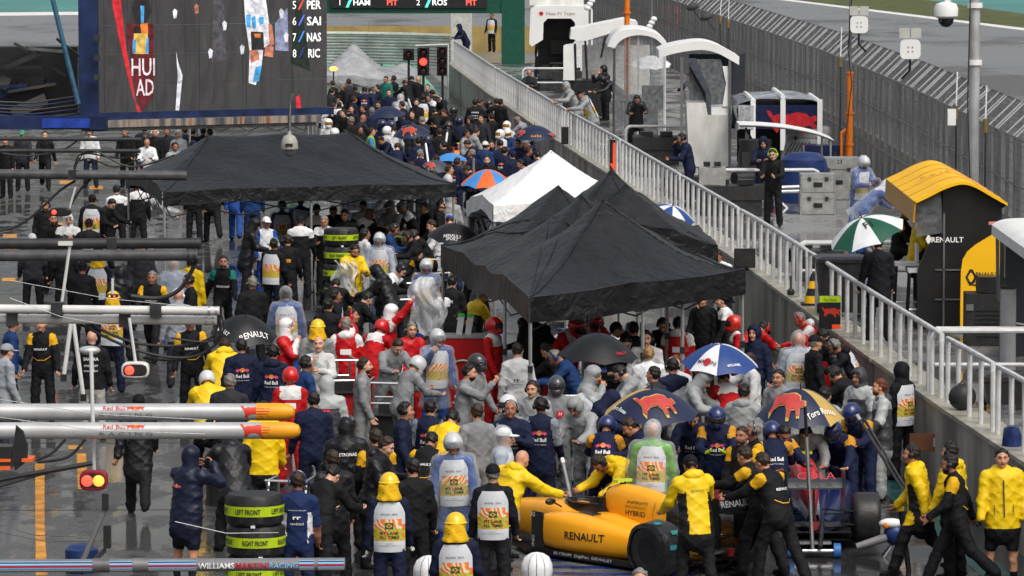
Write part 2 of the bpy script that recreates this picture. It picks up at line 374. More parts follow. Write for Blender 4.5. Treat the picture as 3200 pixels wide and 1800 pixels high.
def post_mesh(h, r):
    mb = MB(); mb.tube([(0, 0, 0), (0, 0, h)], r, 8); return mb.mesh('post')
RAIL_H, PR = .95, .037
pm = post_mesh(RAIL_H-.02, PR)
secs = [(54, 64.6), (65.0, 68.6), (69.2, 84.6), (85.0, 95.5), (96, 106.5), (107, 121), (121.5, 137), (137.5, 152), (152.5, 168), (168.5, 196)]
wear = ['across the lower right corner', 'beside the yellow team stand', 'beside the green and white umbrella', 'in front of the silver equipment cases',
        'below the crouching cameraman', 'beside the arrow board', 'where two men lean over', 'in front of the white arched stand', 'under the green gantry pillar', 'nearest the red traffic light']
nearw = dict(zip(range(10), wear))
for si, (y0, y1) in enumerate(secs):
    o0 = Vector((wall_x(y0)+.16, y0, LEDGE))
    t = thing('railing', 'grey white tubular railing section on the pit wall '+nearw[si], 'railing', o0, group='railing sections on the pit wall')
    k = max(2, round((y1-y0)/(1.0 if y0 < 130 else .8))); pts = []
    for i in range(k+1):
        y = y0+(y1-y0)*i/k; p = Vector((wall_x(y)+.16, y, LEDGE+.012))-o0
        q = obj('post', pm, rail_m, t); q.location = p + Vector((0, 0, -.006)); pts.append(p+Vector((0, 0, RAIL_H-.02)))
    q = obj('top_rail', MB().tube([pts[0]+Vector((0, 0, -.12))]+[pts[0]]+pts[1:-1]+[pts[-1], pts[-1]+Vector((0, 0, -.12))], PR*1.12, 8), rail_m, t)
# return rails running back across the platform
for (vx, vy, ln, lab) in [(1315, 172, 1.7, 'below the white team booth by the gantry'), (1575, 318, 2.3, 'below the glass arch'), (1775, 428, 2.6, 'left of the black camera'), (2012, 612, 2.2, 'left of the green and white umbrella'), (2345, 832, 2.3, 'in front of the yellow side panel')]:
    p = at_z(vx/.805, vy/.805, LEDGE+RAIL_H)
    t = thing('return_rail', 'bent double tube guard rail '+lab, 'railing', (p.x, p.y, LEDGE), group='bent guard rails on the platform')
    for k, (dy, dz) in enumerate(((0, 0), (.5, -.02))):
        obj('rail_tube', MB().tube([(0, dy, 0), (0, dy, RAIL_H-.12+dz), (.04, dy, RAIL_H-.04+dz), (.12, dy, RAIL_H+dz), (ln-.12, dy, RAIL_H+dz), (ln-.04, dy, RAIL_H-.04+dz), (ln, dy, RAIL_H-.12+dz), (ln, dy, 0)], PR, 8), rail_m, t)
    obj('lower_rail', MB().tube([(0.04, 0, .45), (ln-.04, 0, .45)], PR*.8, 8), rail_m, t)

# ------------------------------------------------------------------ debris fence
galv = mat('galvanised', (.17, .173, .177), .45, .4, var=.35, scale=2.5, streak=.7)
galv_l = mat('galvanised_pale', (.42, .43, .44), .4, .3, var=.3, scale=2.5)
wire_m = mat('fence_wire', (.11, .112, .115), .5, .3, var=.2)
KZ = 4.03
fo = Vector((fen_x(90), 90, LEDGE))
fe = thing('debris_fence', 'tall grey mesh debris fence with outward leaning top beside the track', 'fence', fo)
fpm = MB().box((0, 0, (KZ-LEDGE)/2), (.10, .09, KZ-LEDGE)).mesh('post', 0)
fpm2 = MB().box((0, 0, (KZ-LEDGE)/2), (.06, .06, KZ-LEDGE)).mesh('post', 0)
arm = MB().tube([(0, 0, 0), (.52, 0, .50)], .028, 6).mesh('overhang_arm')
thin = MB().box((0, 0, (KZ-LEDGE)/2+.3), (.06, .05, KZ-LEDGE-.3)).mesh('strut', 0)
FY0, FY1 = 58.0, 262.0
y = FY0; pyl = []
while y < FY1:
    q = obj('post', fpm, galv, fe); q.location = Vector((fen_x(y), y, LEDGE))-fo
    q = obj('overhang_arm', arm, galv_l, fe); q.location = Vector((fen_x(y), y, KZ))-fo
    q = obj('overhang_arm', arm, galv, fe); q.location = Vector((fen_x(y+1.5), y+1.5, KZ))-fo
    q = obj('post', fpm2, galv, fe); q.location = Vector((fen_x(y+1.5), y+1.5, LEDGE))-fo
    q = obj('overhang_arm', arm, galv, fe); q.location = Vector((fen_x(y+.4), y+.4, KZ))-fo
    pyl.append(y); y += 3.05
rnd = random.Random(5); y = FY0
while y < 210:
    q = obj('strut', thin, galv_l if rnd.random() < .6 else galv, fe); q.location = Vector((fen_x(y)+1.15, y+rnd.uniform(-.2, .2), LEDGE))-fo; y += rnd.choice((1.1, 1.5, 2.2))
mb = MB()
def wire_line(pts, r): mb.tube(pts, r, 4, caps=False)
yy = np.arange(FY0, FY1, 2.0)
for z in list(np.arange(LEDGE+.1, KZ, .17)): wire_line([Vector((fen_x(v), v, z))-fo for v in yy], .0045)
for z in (LEDGE+.95, LEDGE+1.9, KZ): wire_line([Vector((fen_x(v)-.03, v, z))-fo for v in yy], .022)
for k in range(1, 8): wire_line([Vector((fen_x(v)+.074*k, v, KZ+.0714*k))-fo for v in yy], .006 if k < 7 else .016)
for v in np.arange(FY0, FY1, .12): wire_line([Vector((fen_x(v), v, LEDGE+.05))-fo, Vector((fen_x(v), v, KZ))-fo, Vector((fen_x(v)+.52, v, KZ+.5))-fo], .0045)
q = obj('mesh_wire', mb, wire_m, fe, 0); tag(q, kind='stuff')
# low concrete barrier behind the fence on the track side
bb = thing('track_barrier', 'low pale concrete barrier along the track behind the mesh fence', 'barrier', (fen_x(90)+.8, 90, 0))
mb = MB(); Lb = np.arange(56, 262, 6.0); cross = [(0, 0), (.45, 0), (.36, .3), (.30, 2.0), (.14, 2.0), (.08, .3)]
mb.loft([[rel((fen_x(v)+.62+c[0], v, c[1]), bb.location) for c in cross] for v in Lb]); obj('barrier_body', mb, concrete, bb, 0)

# ------------------------------------------------------------------ pit exit: steel rail barrier, painted block wall, lights
armco = mat('armco_steel', (.34, .35, .36), .5, .15, var=.3, scale=1.2)
a0, a1 = at_z(690/.805, 166/.805, 0), at_z(1152/.805, 176/.805, 0)
t = thing('crash_barrier', 'curved five rail steel crash barrier with white top at the pit exit', 'barrier', a0)
def arc(u): return Vector((a0.x+(a1.x-a0.x)*u, a0.y+(a1.y-a0.y)*u + 3.0*math.sin(math.pi*u*.9)*.6, 0))-a0
for k in range(5):
    z = .12+k*.285; prof = [(0, 0), (-.06, .04), (-.06, .10), (0, .135), (-.06, .17), (-.06, .23), (0, .262)]
    mb = MB(); rings = []
    for i in range(13):
        p = arc(i/12); rings.append([(p.x, p.y+c[0], z+c[1]) for c in prof])
    mb.loft(rings, 0, False, False); obj('rail', mb, armco, t, 60)
mb = MB(); mb.loft([[(arc(i/12).x, arc(i/12).y+d, z) for d, z in ((-.1, 1.545), (.12, 1.545), (.12, 1.64), (-.1, 1.64))] for i in range(13)]); obj('top_cap', mb, white_m, t, 0)
for i in range(0, 13): p = arc(i/12); obj('post', MB().box((p.x, p.y+.12, .77), (.12, .12, 1.54)), armco, t, 0)
bw = mat('block_wall_yellow', '#9a8650', .65, var=.22, scale=1.2)
c0 = at_y(780/.805, 66/.805, 246)
t = thing('painted_wall', 'pale yellow painted block wall behind the steel barrier at the pit exit', 'wall', (c0.x, 246, 0))
for i in range(14):
    if i == 0: continue
    obj('wall_block', MB().box((i*.86, .02*(i % 3)-.0+.25*math.sin(i*.24), c0.z/2), (.845, .3, c0.z)), bw, t, 0)
pil = mat('pillar_concrete', (.45, .44, .43), .6, var=.2)
c1 = at_y(1161/.805, 60/.805, 215)
t = thing('concrete_pillar', 'plain pale concrete pillar behind the far end of the railing', 'pillar', (c1.x, 215, 0))
obj('shaft', MB().box((0, 0, 4.5), (.95, .8, 9)), pil, t, 0); obj('plinth', MB().box((0, 0, .15), (1.2, 1.05, .3)), concrete, t, 0)
# ------------------------------------------------------------------ more materials
V_ = lambda x, y, Y: at_y(x/.805, y/.805, Y)            # picture position (2576-wide scale) at depth Y
VZ = lambda x, y, z: at_z(x/.805, y/.805, z)
def PY(reg, x, y, Y): return at_y(*px(reg, x, y), Y)
white_p = mat('white_gelcoat', (.72, .73, .73), .5, var=.07, scale=2, spec=.25)
white_d = mat('white_weathered', (.60, .60, .58), .5, var=.25, scale=3, streak=.6)
black_p = mat('black_plastic', (.018, .018, .02), .35, var=.25, scale=8)
black_r = mat('black_rubber', (.022, .022, .023), .5, var=.3, scale=10, bump=.2)
dark_m = mat('dark_metal', (.05, .052, .055), .4, .5, var=.3)
steel = mat('bare_steel', (.50, .51, .52), .3, .85, var=.15, scale=6)
alu = mat('aluminium_case', (.33, .34, .33), .4, .3, var=.25, scale=5)
yellow_p = mat('yellow_panel', '#f0b81a', .55, var=.05, scale=1.5, spec=.2); yellow_d = mat('yellow_under', '#b9821a', .45, var=.25)
green_p = mat('gantry_green', '#0f4a3c', .4, var=.15); blue_s = mat('blue_steel', '#1a2b52', .45, .2, var=.5, scale=3); blue_b = mat('blue_patch', '#1f3f9a', .4, var=.3)
rust = mat('rusted_steel', '#54504d', .6, .2, var=.2)
def rusty():
    m = bpy.data.materials.new('rust_streaks'); nt, b, out = nodes_of(m); N, L = nt.nodes, nt.links; tc = N.new('ShaderNodeTexCoord'); mp = N.new('ShaderNodeMapping'); mp.inputs['Scale'].default_value = (3.2, 3.2, .25)
    L.new(tc.outputs['Object'], mp.inputs[0]); nz = N.new('ShaderNodeTexNoise'); nz.inputs['Scale'].default_value = 2.2; nz.inputs['Detail'].default_value = 8; L.new(mp.outputs[0], nz.inputs[0])
    r = N.new('ShaderNodeValToRGB'); e = r.color_ramp; e.elements[0].position = .36; e.elements[0].color = lin('#3b4048')+(1,); e.elements[1].position = .66; e.elements[1].color = lin('#7a4a26')+(1,); x = e.elements.new(.5); x.color = lin('#77716c')+(1,); x = e.elements.new(.58); x.color = lin('#9a8a7a')+(1,)
    L.new(nz.outputs[0], r.inputs[0]); L.new(r.outputs[0], b.inputs['Base Color']); b.inputs['Roughness'].default_value = .55; return m
rust_s = rusty()
glass = clear('shelter_glass', (.42, .45, .48), .16, .06); film = clear('plastic_film', (.6, .63, .66), .45, .2)
tarp_b = mat('blue_tarp', '#1b2f5e', .35, var=.25, bump=.6, bscale=7, dist=.03)

# ------------------------------------------------------------------ start gantry with timing board
GY_ = 197.0
a, b = V_(1262, 30, GY_), V_(1320, 165, GY_)
t = thing('gantry', 'green gantry frame over the pit exit carrying a black timing board', 'gantry', ((a.x+b.x)/2, GY_, 0))
ox = (a.x+b.x)/2; wd = b.x-a.x; zb = V_(1262, 33, GY_).z
obj('pillar', MB().box((0, 0, 4.3), (wd, .9, 8.6)), green_p, t, 0)
lx = V_(700, 0, GY_).x
obj('beam', MB().box(((lx-ox-wd/2)/2, .02, zb+1.5), (ox-lx-wd/2-.004, .8, 3.0)), green_p, t, 0)
bx0, bx1, bz = V_(832, 0, GY_-.5).x-ox, V_(1226, 0, GY_-.5).x-ox, V_(832, 20, GY_-.5).z
bd = obj('timing_board', MB().box(((bx0+bx1)/2, -.46, bz+.7), (bx1-bx0, .1, 1.4)), black_p, t, 0)
led_w = mat('led_white', (.85, .85, .85), .5, var=0, emit=.7); led_r = mat('led_red', (.95, .10, .08), .5, var=0, emit=.9); led_c = mat('led_cyan', (.1, .65, .62), .5, var=0, emit=.6); led_g = mat('led_panel_grey', (.16, .15, .17), .5, var=0, emit=.1)
def gtext(s, x, y, h, m, **k):
    p = V_(x, y, GY_-.515); text(s, h, facing((p.x-ox, -.515, p.z)), m, bd, **k)
gh = .24
gtext('1', 855, 13, gh, led_w); gtext('HAM', 910, 13, gh, led_w, bold=.02); gtext('PIT', 987, 13, gh, led_r, bold=.02)
gtext('2', 1052, 13, gh, led_w); gtext('ROS', 1106, 13, gh, led_w, bold=.02); gtext('PIT', 1186, 13, gh, led_r, bold=.02)
for x in (873, 1072):
    p, q = V_(x, 19, GY_-.512), V_(x+12, -8, GY_-.512); w = .06
    obj('team_bar', MB().add([(p.x-ox-w, -.512, p.z), (p.x-ox+w, -.512, p.z), (q.x-ox+w, -.512, q.z), (q.x-ox-w, -.512, q.z)], [(0, 1, 2, 3)]), led_c, bd, 0)
# ------------------------------------------------------------------ pit exit lights
def lamp(name, x0, y0, x1, y1, Y, lab, lit=None):
    a, b = V_(x0, y0, Y), V_(x1, y1, Y); w, h = b.x-a.x, a.z-b.z; t = thing(name, lab, 'traffic light', ((a.x+b.x)/2, Y, 0), group='signal boxes at the pit exit')
    obj('housing', MB().box((0, 0, b.z+h/2), (w, .3, h)), black_p, t, 0); n = 3 if h > 2*w else 1
    for k in range(n):
        M = basis((0, -.155, b.z+h*(k+.5)/n), (1, 0, 0), (0, 0, 1)); hood = MB(); r = w*.36
        obj('lens_hood', MB().loft([[M @ Vector((r*math.cos(g), r*math.sin(g), d)) for g in [R(360*i/12) for i in range(12)]] for d in (0, .14)], 0, False), black_p, t)
        obj('lens', MB().lathe([(r*.9, 0), (r*.7, .03), (.001, .05)], 14, M), (mat('lamp_red', (1, .05, .03), .4, var=0, emit=2.6) if lit == k else mat('lens_dark', (.05, .02, .02), .2, var=0)), t)
    obj('stand_post', MB().tube([(0, .05, 0), (0, .05, b.z+.02)], .05, 8), dark_m, t); obj('foot', MB().box((0, .05, .02), (.5, .4, .04)), dark_m, t, 0); return t
t = lamp('traffic_light', 1050, 120, 1080, 190, 190, 'black traffic light with glowing red lens in front of the steel barrier', 1)
lamp('traffic_light', 1014, 122, 1042, 152, 191, 'small unlit black lamp box left of the red light')
lamp('loudspeaker', 1099, 117, 1127, 190, 191, 'tall unlit black box between the red light and the wall')
p = V_(1127, 112, 189.5)
t = thing('lamp_frame', 'grey tube frame above the red light beside the wall end', 'frame', (p.x, 189.5, 0)); q = V_(1045, 118, 189.5)
obj('frame_tube', MB().tube([(0, 0, 0), (0, 0, p.z), (q.x-p.x, 0, p.z-.05)], .05, 8), galv_l, t); obj('base_plate', MB().box((0, 0, .03), (.3, .3, .06)), galv, t, 0)
p = V_(839, 173, 190); t = thing('beacon', 'small glowing amber beacon at the edge of the video screen', 'beacon', (p.x, 190, 0))
obj('post', MB().tube([(0, 0, 0), (0, 0, p.z-.06)], .03, 6), dark_m, t); obj('lamp', MB().ell((0, 0, p.z), (.16, .12, .09)), mat('lamp_amber', (1, .42, .06), .4, var=0, emit=3), t)

# ------------------------------------------------------------------ video screen on its blue steel rig
SL, SR = V_(248, 283, 86.0), V_(823, 270, 88.2); SR.z = SL.z
su = (SR-SL); SW = su.length; su.normalize(); sn = Vector((su.y, -su.x, 0))
t = thing('video_screen', 'huge video screen on a blue steel rig showing standings and a crowd', 'screen', SL)
def SM(u, v, off): return basis(su*u+UZ*v+sn*off, su, UZ)
PXM = SW/575.0
def sc(x, y): return (x-248)*PXM, (283-(x-248)*13/575-y)*(86+2.2*(x-248)/575)/12000.0
def video_mat():
    m = bpy.data.materials.new('led_picture'); nt, b, out = nodes_of(m); N, L = nt.nodes, nt.links; tc = N.new('ShaderNodeTexCoord'); mp = N.new('ShaderNodeMapping'); mp.inputs['Scale'].default_value = (2.6, 2.6, .7); L.new(tc.outputs['Object'], mp.inputs[0])
    n1 = N.new('ShaderNodeTexNoise'); n1.inputs['Scale'].default_value = 1.5; n1.inputs['Detail'].default_value = 9; n1.inputs['Roughness'].default_value = .68; n1.inputs['Distortion'].default_value = .8; L.new(mp.outputs[0], n1.inputs[0])
    r = N.new('ShaderNodeValToRGB'); e = r.color_ramp; e.elements[0].position = .34; e.elements[0].color = (.012, .012, .014, 1); e.elements[1].position = .75; e.elements[1].color = (.20, .17, .17, 1)
    for p_, c_ in ((.46, (.03, .029, .032)), (.54, (.055, .05, .052)), (.60, (.03, .045, .038)), (.66, (.085, .07, .066))): x = e.elements.new(p_); x.color = c_+(1,)
    L.new(n1.outputs[0], r.inputs[0]); wv = N.new('ShaderNodeTexWave'); wv.bands_direction = 'Z'; wv.inputs['Scale'].default_value = 9; L.new(tc.outputs['Object'], wv.inputs[0]); mr = N.new('ShaderNodeMapRange'); mr.inputs['To Min'].default_value = .72; mr.inputs['To Max'].default_value = 1.12; L.new(wv.outputs[1], mr.inputs[0])
    mx = N.new('ShaderNodeVectorMath'); mx.operation = 'SCALE'; L.new(r.outputs[0], mx.inputs[0]); L.new(mr.outputs[0], mx.inputs['Scale']); L.new(mx.outputs[0], b.inputs['Emission Color']); b.inputs['Emission Strength'].default_value = .6; b.inputs['Base Color'].default_value = (.02, .02, .021, 1); b.inputs['Roughness'].default_value = .6; return m
led_bg = video_mat()
nx, nz = 8, 6; pwid = SW/nx
for i in range(nx):
    for k in range(nz):
        M = SM((i+.5)*pwid, (k+.5)*.52, -.05).to_3x3(); c = su*((i+.5)*pwid)+UZ*((k+.5)*.52)-sn*.05
        obj('led_panel', MB().box(c, (pwid-.006, .514, .1), M), led_bg, t, 0)
def spoly(pts, m, off=.004, name='picture'):
    mb = MB(); mb.prism([sc(*p) for p in pts], SM(0, 0, off), 0); return obj(name, mb, m, t, 0)
def sm(n, c, e=.45): return mat('screen_'+n, c, .6, var=.7, scale=9, emit=e*.8, detail=8)
sred, swh, sgr, ssk, sbl, sor, syel, sgn = sm('red', '#b8222c'), sm('white', '#c9cbd6'), sm('grey', '#4a4a52', .3), sm('skin', '#b0705c'), sm('blue', '#3f95cc'), sm('orange', '#c9702c'), sm('yellow', '#c7a552'), sm('green', '#16241c', .3)
spoly([(278, -20), (302, -20), (317, 120), (340, 258), (356, 283), (344, 283), (322, 200), (300, 100)], sred)
spoly([(318, 60), (385, 60), (385, 240), (356, 279), (340, 240), (328, 150)], sm('maroon', '#5a1520', .35), .003)
spoly([(332, 20), (345, -10), (372, -10), (380, 30), (366, 62), (340, 62)], sm('dark2', '#241c22', .3), .006)
spoly([(336, 84), (370, 84), (372, 136), (333, 136)], syel, .008); spoly([(333, 100), (341, 100), (340, 134), (331, 134)], sbl, .010); spoly([(366, 96), (372, 96), (372, 134), (364, 134)], sbl, .010)
spoly([(352, 60), (370, 58), (371, 84), (350, 84)], sor, .010); spoly([(338, 66), (352, 66), (354, 84), (336, 84)], sm('dk', '#171a18', .2), .011)
spoly([(352, 15), (362, 15), (360, 58), (353, 58)], sbl, .012)
spoly([(440, 128), (446, 160), (456, 190), (450, 250), (447, 278), (438, 278), (444, 190)], swh, .006)
for (x0, x1, y0, y1) in ((535, 560, -20, 150),): spoly([(x0, y0), (x1, y0-6), (x1+6, y1), (x0-6, y1+8)], sgr if x0 == 535 else sm('dk3', '#2a292e', .25), .003)
spoly([(610, -20), (664, -20), (675, 60), (680, 110), (660, 122), (655, 170), (640, 215), (622, 210), (625, 130), (615, 60)], swh, .006)
spoly([(616, 38), (628, 38), (627, 70), (617, 70)], sbl, .010); spoly([(630, 46), (640, 40), (642, 72), (633, 72)], sbl, .010); spoly([(648, 44), (662, 44), (661, 60), (650, 64)], sbl, .010)
spoly([(628, 80), (660, 82), (662, 126), (630, 128)], sm('dk4', '#26262a', .2), .008); spoly([(636, 86), (654, 86), (652, 96), (638, 96)], sor, .011)
spoly([(672, 60), (682, 64), (688, 112), (676, 118)], ssk, .009); spoly([(624, 128), (646, 126), (650, 150), (628, 160)], ssk, .011); spoly([(664, 118), (686, 118), (684, 146), (662, 142)], ssk, .011)
spoly([(690, 60), (722, 20), (724, 130), (690, 128)], sm('grey2', '#7c82a0', .45), .005); spoly([(640, 170), (656, 165), (648, 205), (632, 208)], sbl, .009)
spoly([(740, 40), (742, 0), (760, 30), (780, 180), (730, 160)], sgn, .005); spoly([(742, 245), (752, 240), (756, 276), (744, 276)], sred, .008)
def stext(s, x, y, hpx, m, w=None, **k):
    u, v = sc(x, y); return text(s, hpx*PXM, SM(u, v, .013), m, t, width=None if w is None else w*PXM, **k)
for k, (n, nm, cl) in enumerate((('5', 'PER', '#e04438'), ('6', 'SAI', '#5563d8'), ('7', 'NAS', '#3b82e0'), ('8', 'RIC', '#2b2f80'))):
    y = 24+k*40.5; stext(n, 739, y, 19, led_w, 9); stext(nm, 789, y, 20, led_w, 36 if nm != 'RIC' else 30, bold=.015)
    spoly([(748, y+2), (752, y+2), (766, y-26), (762, y-26)], sm('bar'+str(k), cl, .8), .012, 'team_bar')
for (s, x, y, hh, w) in (('HUI', 358, 190, 40, 58), ('AD', 362, 240, 38, 44)): stext(s, x, y, hh, sm('outline', '#d8c8cc'), w, bold=.01)
for k in range(5):
    x = 262+k*118; spoly([(x, -20), (x+1, -20), (x+1.2, 279), (x, 279)], black_p, .003, 'panel_seam')
for (x, y) in ((432, 30), (486, 18), (556, 60), (700, 30), (712, 90), (600, 120), (520, 130)): spoly([(x, y), (x+5, y-8), (x+12, y-2), (x+10, y+16), (x+3, y+18)], ssk if x % 4 else swh, .0085)
# rig
def seg_box(x0, y0, x1, y1, Y, dep, m, name, par, o):
    a, b = V_(x0, y0, Y), V_(x1, y1, Y); return obj(name, MB().box(((a.x+b.x)/2-o.x, Y+dep/2-o.y, (a.z+b.z)/2-o.z), (abs(b.x-a.x), dep, abs(a.z-b.z))), m, par, 0)
seg_box(196, -60, 247, 292, 85.8, .35, blue_s, 'column', t, SL)
obj('bottom_channel', MB().box(su*(SW/2-.1)-UZ*.075-sn*.12, (SW+.4, .4, .13), SM(0, 0, 0).to_3x3() @ Matrix.Rotation(R(90), 3, 'X')), blue_s, t, 0)
obj('rusted_beam', MB().box(su*(SW/2-.1)-UZ*.20+sn*.16, (SW-.25, .12, .13), SM(0, 0, 0).to_3x3() @ Matrix.Rotation(R(90), 3, 'X')), rust_s, t, 0)
obj('lower_flange', MB().box(su*(SW/2-.3)-UZ*.30+sn*.02, (SW-.05, .36, .06), SM(0, 0, 0).to_3x3() @ Matrix.Rotation(R(90), 3, 'X')), dark_m, t, 0)
seg_box(-800, 293, 268, 326, 85.5, .4, blue_s, 'side_beam', t, SL); seg_box(105, 298, 226, 322, 85.46, .03, blue_b, 'loose_sheet', t, SL)
a, b = V_(128, -20, 85.2), V_(197, 262, 85.2); obj('brace', MB().tube([a-SL, b-SL], .045, 8), mat('brace_teal', '#2f5a72', .4, var=.3), t)
for k in range(3):
    p = V_(244, 95+k*50, 85.6); obj('clamp', MB().box(p-SL, (.1, .1, .1)), dark_m, t, 0)
fo2 = V_(100, 200, 87)
t = thing('folded_rig', 'dark tangle of folded steel rigging left of the video screen', 'rig', fo2); rnd = random.Random(11)
seg_box(-800, 118, 196, 292, 87.6, .8, black_p, 'back_panel', t, fo2)
for k in range(16):
    x, y = rnd.uniform(-20, 180), rnd.uniform(125, 270); a = V_(x, y, 87.2+rnd.uniform(-.3, .2)); an = rnd.uniform(-.5, .7); L_ = rnd.uniform(.3, .9)
    obj('rig_bar', MB().box(a-fo2, (L_, .09, rnd.choice((.05, .09, .22))), Matrix.Rotation(an, 3, 'Y')), rnd.choice((dark_m, black_p, rust, galv, blue_s)), t, 0)
for k in range(5):
    y = 255+k*8; a, b = V_(-40, y, 86.6), V_(200, y-14+k*3, 86.6); obj('cable', MB().tube([a-fo2, (a+b)/2-fo2-UZ*.08, b-fo2], .018, 6), blue_s if k % 2 else dark_m, t)
p = V_(728, 331, 84.5)
t = thing('dome_camera', 'grey dome security camera hanging in front of the black canopy', 'camera', (p.x, p.y, p.z-.35))
obj('housing', MB().lathe([(.001, .36), (.03, .36), (.04, .30), (.10, .27), (.145, .18), (.155, .06), (.15, .04), (.001, .04)], 20), mat('camera_grey', (.33, .32, .29), .4, var=.1), t)
obj('dome', MB().lathe([(.10, .05), (.10, -.0), (.08, -.06), (.04, -.09), (.001, -.1)], 18), mat('dome_glass', (.12, .12, .13), .08, var=0, coat=.5), t)
obj('nameplate', MB().box((0, -.155, .12), (.13, .02, .05)), black_p, t, 0); obj('hanger', MB().tube([(0, 0, .35), (0, .2, .8), (0, 1.2, .95)], .03, 8), dark_m, t)

# ------------------------------------------------------------------ garage booms reaching over the lane from the left
def boom(name, lab, xr, yr, xl, yl, dia, z, m, parts=None):
    p = VZ(xr, yr, z); q = V_(xl, yl, p.y); r = dia/2*p.y/12000.0
    t = thing(name, lab, 'boom', p, group='garage booms over the pit lane')
    d = (q-p); L_ = d.length; obj('tube', MB().tube([Vector((0, 0, 0)), d], r, 20), m, t); return t, p, d.normalized(), L_, r
def on_tube(d, r, u0, sgn=1):
    """print mapping on the camera side of a tube: u along the tube to the right, v round it"""
    ax = -d
    def fn(u, v):
        a = v/r; return ax*(u+u0)+Vector((0, -math.cos(a), 0))*(r+.003)+UZ*(math.sin(a)*(r+.003))
    return fn
silver = mat('boom_silver', (.50, .51, .52), .28, .35, var=.12, scale=3); orange_cap = mat('cap_orange', '#e59a1c', .35, var=.1)
bull_r = mat('bull_red', '#c9382a', .4, var=.1)
for i, (yr, xr, lab) in enumerate(((1036, 725, 'upper silver boom with red lettering and orange end cap'), (1083, 738, 'lower silver boom with red lettering and orange end cap'))):
    t, p, d, L_, r = boom('garage_boom', lab, xr-20, yr, -800, yr+1, 43, 2.62, silver)
    k = 1/ (12000/p.y)
    obj('end_cap', MB().loft([[Vector((xx, 0, 0))+Vector((0, math.cos(a)*rr, math.sin(a)*rr)) for a in [2*math.pi*j/20 for j in range(20)]] for xx, rr in ((-60*k, r+.004), (0, r+.004), (.09, r*.93), (.15, r*.66), (.17, r*.2))]), orange_cap, t)
    fn = on_tube(d, r, 0)
    text('Red Bull', .055, None, txt_r, t, width=56*k, fn=lambda u, v: fn(u+(286-xr+20)*k, v+.03), bold=.01)
    text('RACING', .04, None, mat('print_grey', (.12, .12, .13), .5, var=0), t, width=134*k, fn=lambda u, v: fn(u+(316-xr+20)*k, v-.045), spacing=1.6)
    for (uu, vv, sx, sg) in ((329, .055, .105, 1), (351, .055, .105, -1), (646, .0, .33, 1)):
        mb = MB(); mb.prism([(q[0]*-sg*sx, q[1]*sx*.8) for q in BULLP], Matrix(), 0); subdiv(mb, 2)
        mb.v = [tuple(fn(v[0]+(uu-xr+20)*k, v[1]+vv)) for v in mb.v]; obj('emblem', mb, bull_r, t, 0)
    mb = MB(); mb.prism([(.03*math.cos(R(g)), .03*math.sin(R(g))) for g in range(0, 360, 40)], Matrix(), 0); mb.v = [tuple(fn(v[0]+(340-xr+20)*k, v[1]+.06)) for v in mb.v]; obj('emblem', mb, orange_cap, t, 0)
BOOMP = (p, d, r, k)
# williams boom with stripes
t, p, d, L_, r = boom('garage_boom', 'dark striped boom with white and red lettering across the bottom left', 868, 1419, -800, 1428, 33, 2.65, mat('boom_grey', (.16, .165, .18), .35, var=.1))
k = p.y/12000.0; fn = on_tube(d, r, 0); fn2 = on_tube(d, r+.002, 0)
cols = [(.62, .72, mat('stripe_sky', '#7fb4dc', .4, var=0)), (.45, .58, mat('stripe_navy', '#141c3c', .4, var=0)), (.16, .40, mat('stripe_sky', '#7fb4dc', .4, var=0)), (-.12, .12, mat('stripe_red', '#b01e30', .4, var=0)), (-.40, -.16, mat('stripe_sky', '#7fb4dc', .4, var=0)), (-.72, -.46, mat('stripe_white', '#c9ccd2', .4, var=0))]
for (x0, x1) in ((-780, 228), (272, 335), (362, 492), (752, 790), (800, 866)):
    for lo_, hi_, mm in cols: obj('stripe', MB().grid(1, 3, lambda a, b: fn((x0+(x1-x0)*a-868)*k, (lo_+(hi_-lo_)*b)*r*1.1)), mm, t)
text('WILLIAMS', .05, None, txt_w, t, width=92*k, fn=lambda u, v: fn2(u+(542-868)*k, v-.025), bold=.02); text('MARTINI', .05, None, txt_r, t, width=84*k, fn=lambda u, v: fn2(u+(633-868)*k, v-.025), bold=.02)
text('RACING', .05, None, mat('stripe_sky', '#7fb4dc', .4, var=0), t, width=72*k, fn=lambda u, v: fn2(u+(713-868)*k, v-.025), bold=.01)
for x in (250, 350): obj('clamp', MB().tube([(-d)*((x-868)*k-.07)*1.0, (-d)*((x-868)*k+.07)], r*1.12, 16), galv, t)
wh_boom = mat('boom_white', (.60, .60, .59), .3, var=.12, scale=3); bk_boom = mat('boom_black', (.03, .03, .032), .4, var=.25, bump=.2); gr_boom = mat('boom_wet_black', (.07, .07, .075), .25, var=.3)
B3, p3, d3, L3, r3 = boom('garage_boom', 'upper white boom with ringed end and hanging hoses', 552, 782, -800, 769, 22, 2.7, wh_boom)
B4, p4, d4, L4, r4 = boom('garage_boom', 'lower white boom above the black umbrella', 545, 806, -800, 795, 24, 2.55, wh_boom)
B5, p5, d5, L5, r5 = boom('garage_boom', 'upper thick black boom left of the bearded driver', 506, 612, -800, 616, 27, 2.7, bk_boom)
B6, p6, d6, L6, r6 = boom('garage_boom', 'lower thick black boom left of the bearded driver', 497, 642, -800, 645, 29, 2.55, gr_boom)
B7, p7, d7, L7, r7 = boom('garage_boom', 'long grey black boom running under the big black canopy', 470, 442, -800, 430, 24, 2.6, gr_boom)
B8, p8, d8, L8, r8 = boom('garage_boom', 'thin black boom highest on the left side', 356, 351, -800, 345, 10, 2.7, bk_boom)
B9, p9, d9, L9, r9 = boom('garage_boom', 'second thin black boom from the top on the left side', 354, 380, -800, 378, 10, 2.5, bk_boom)
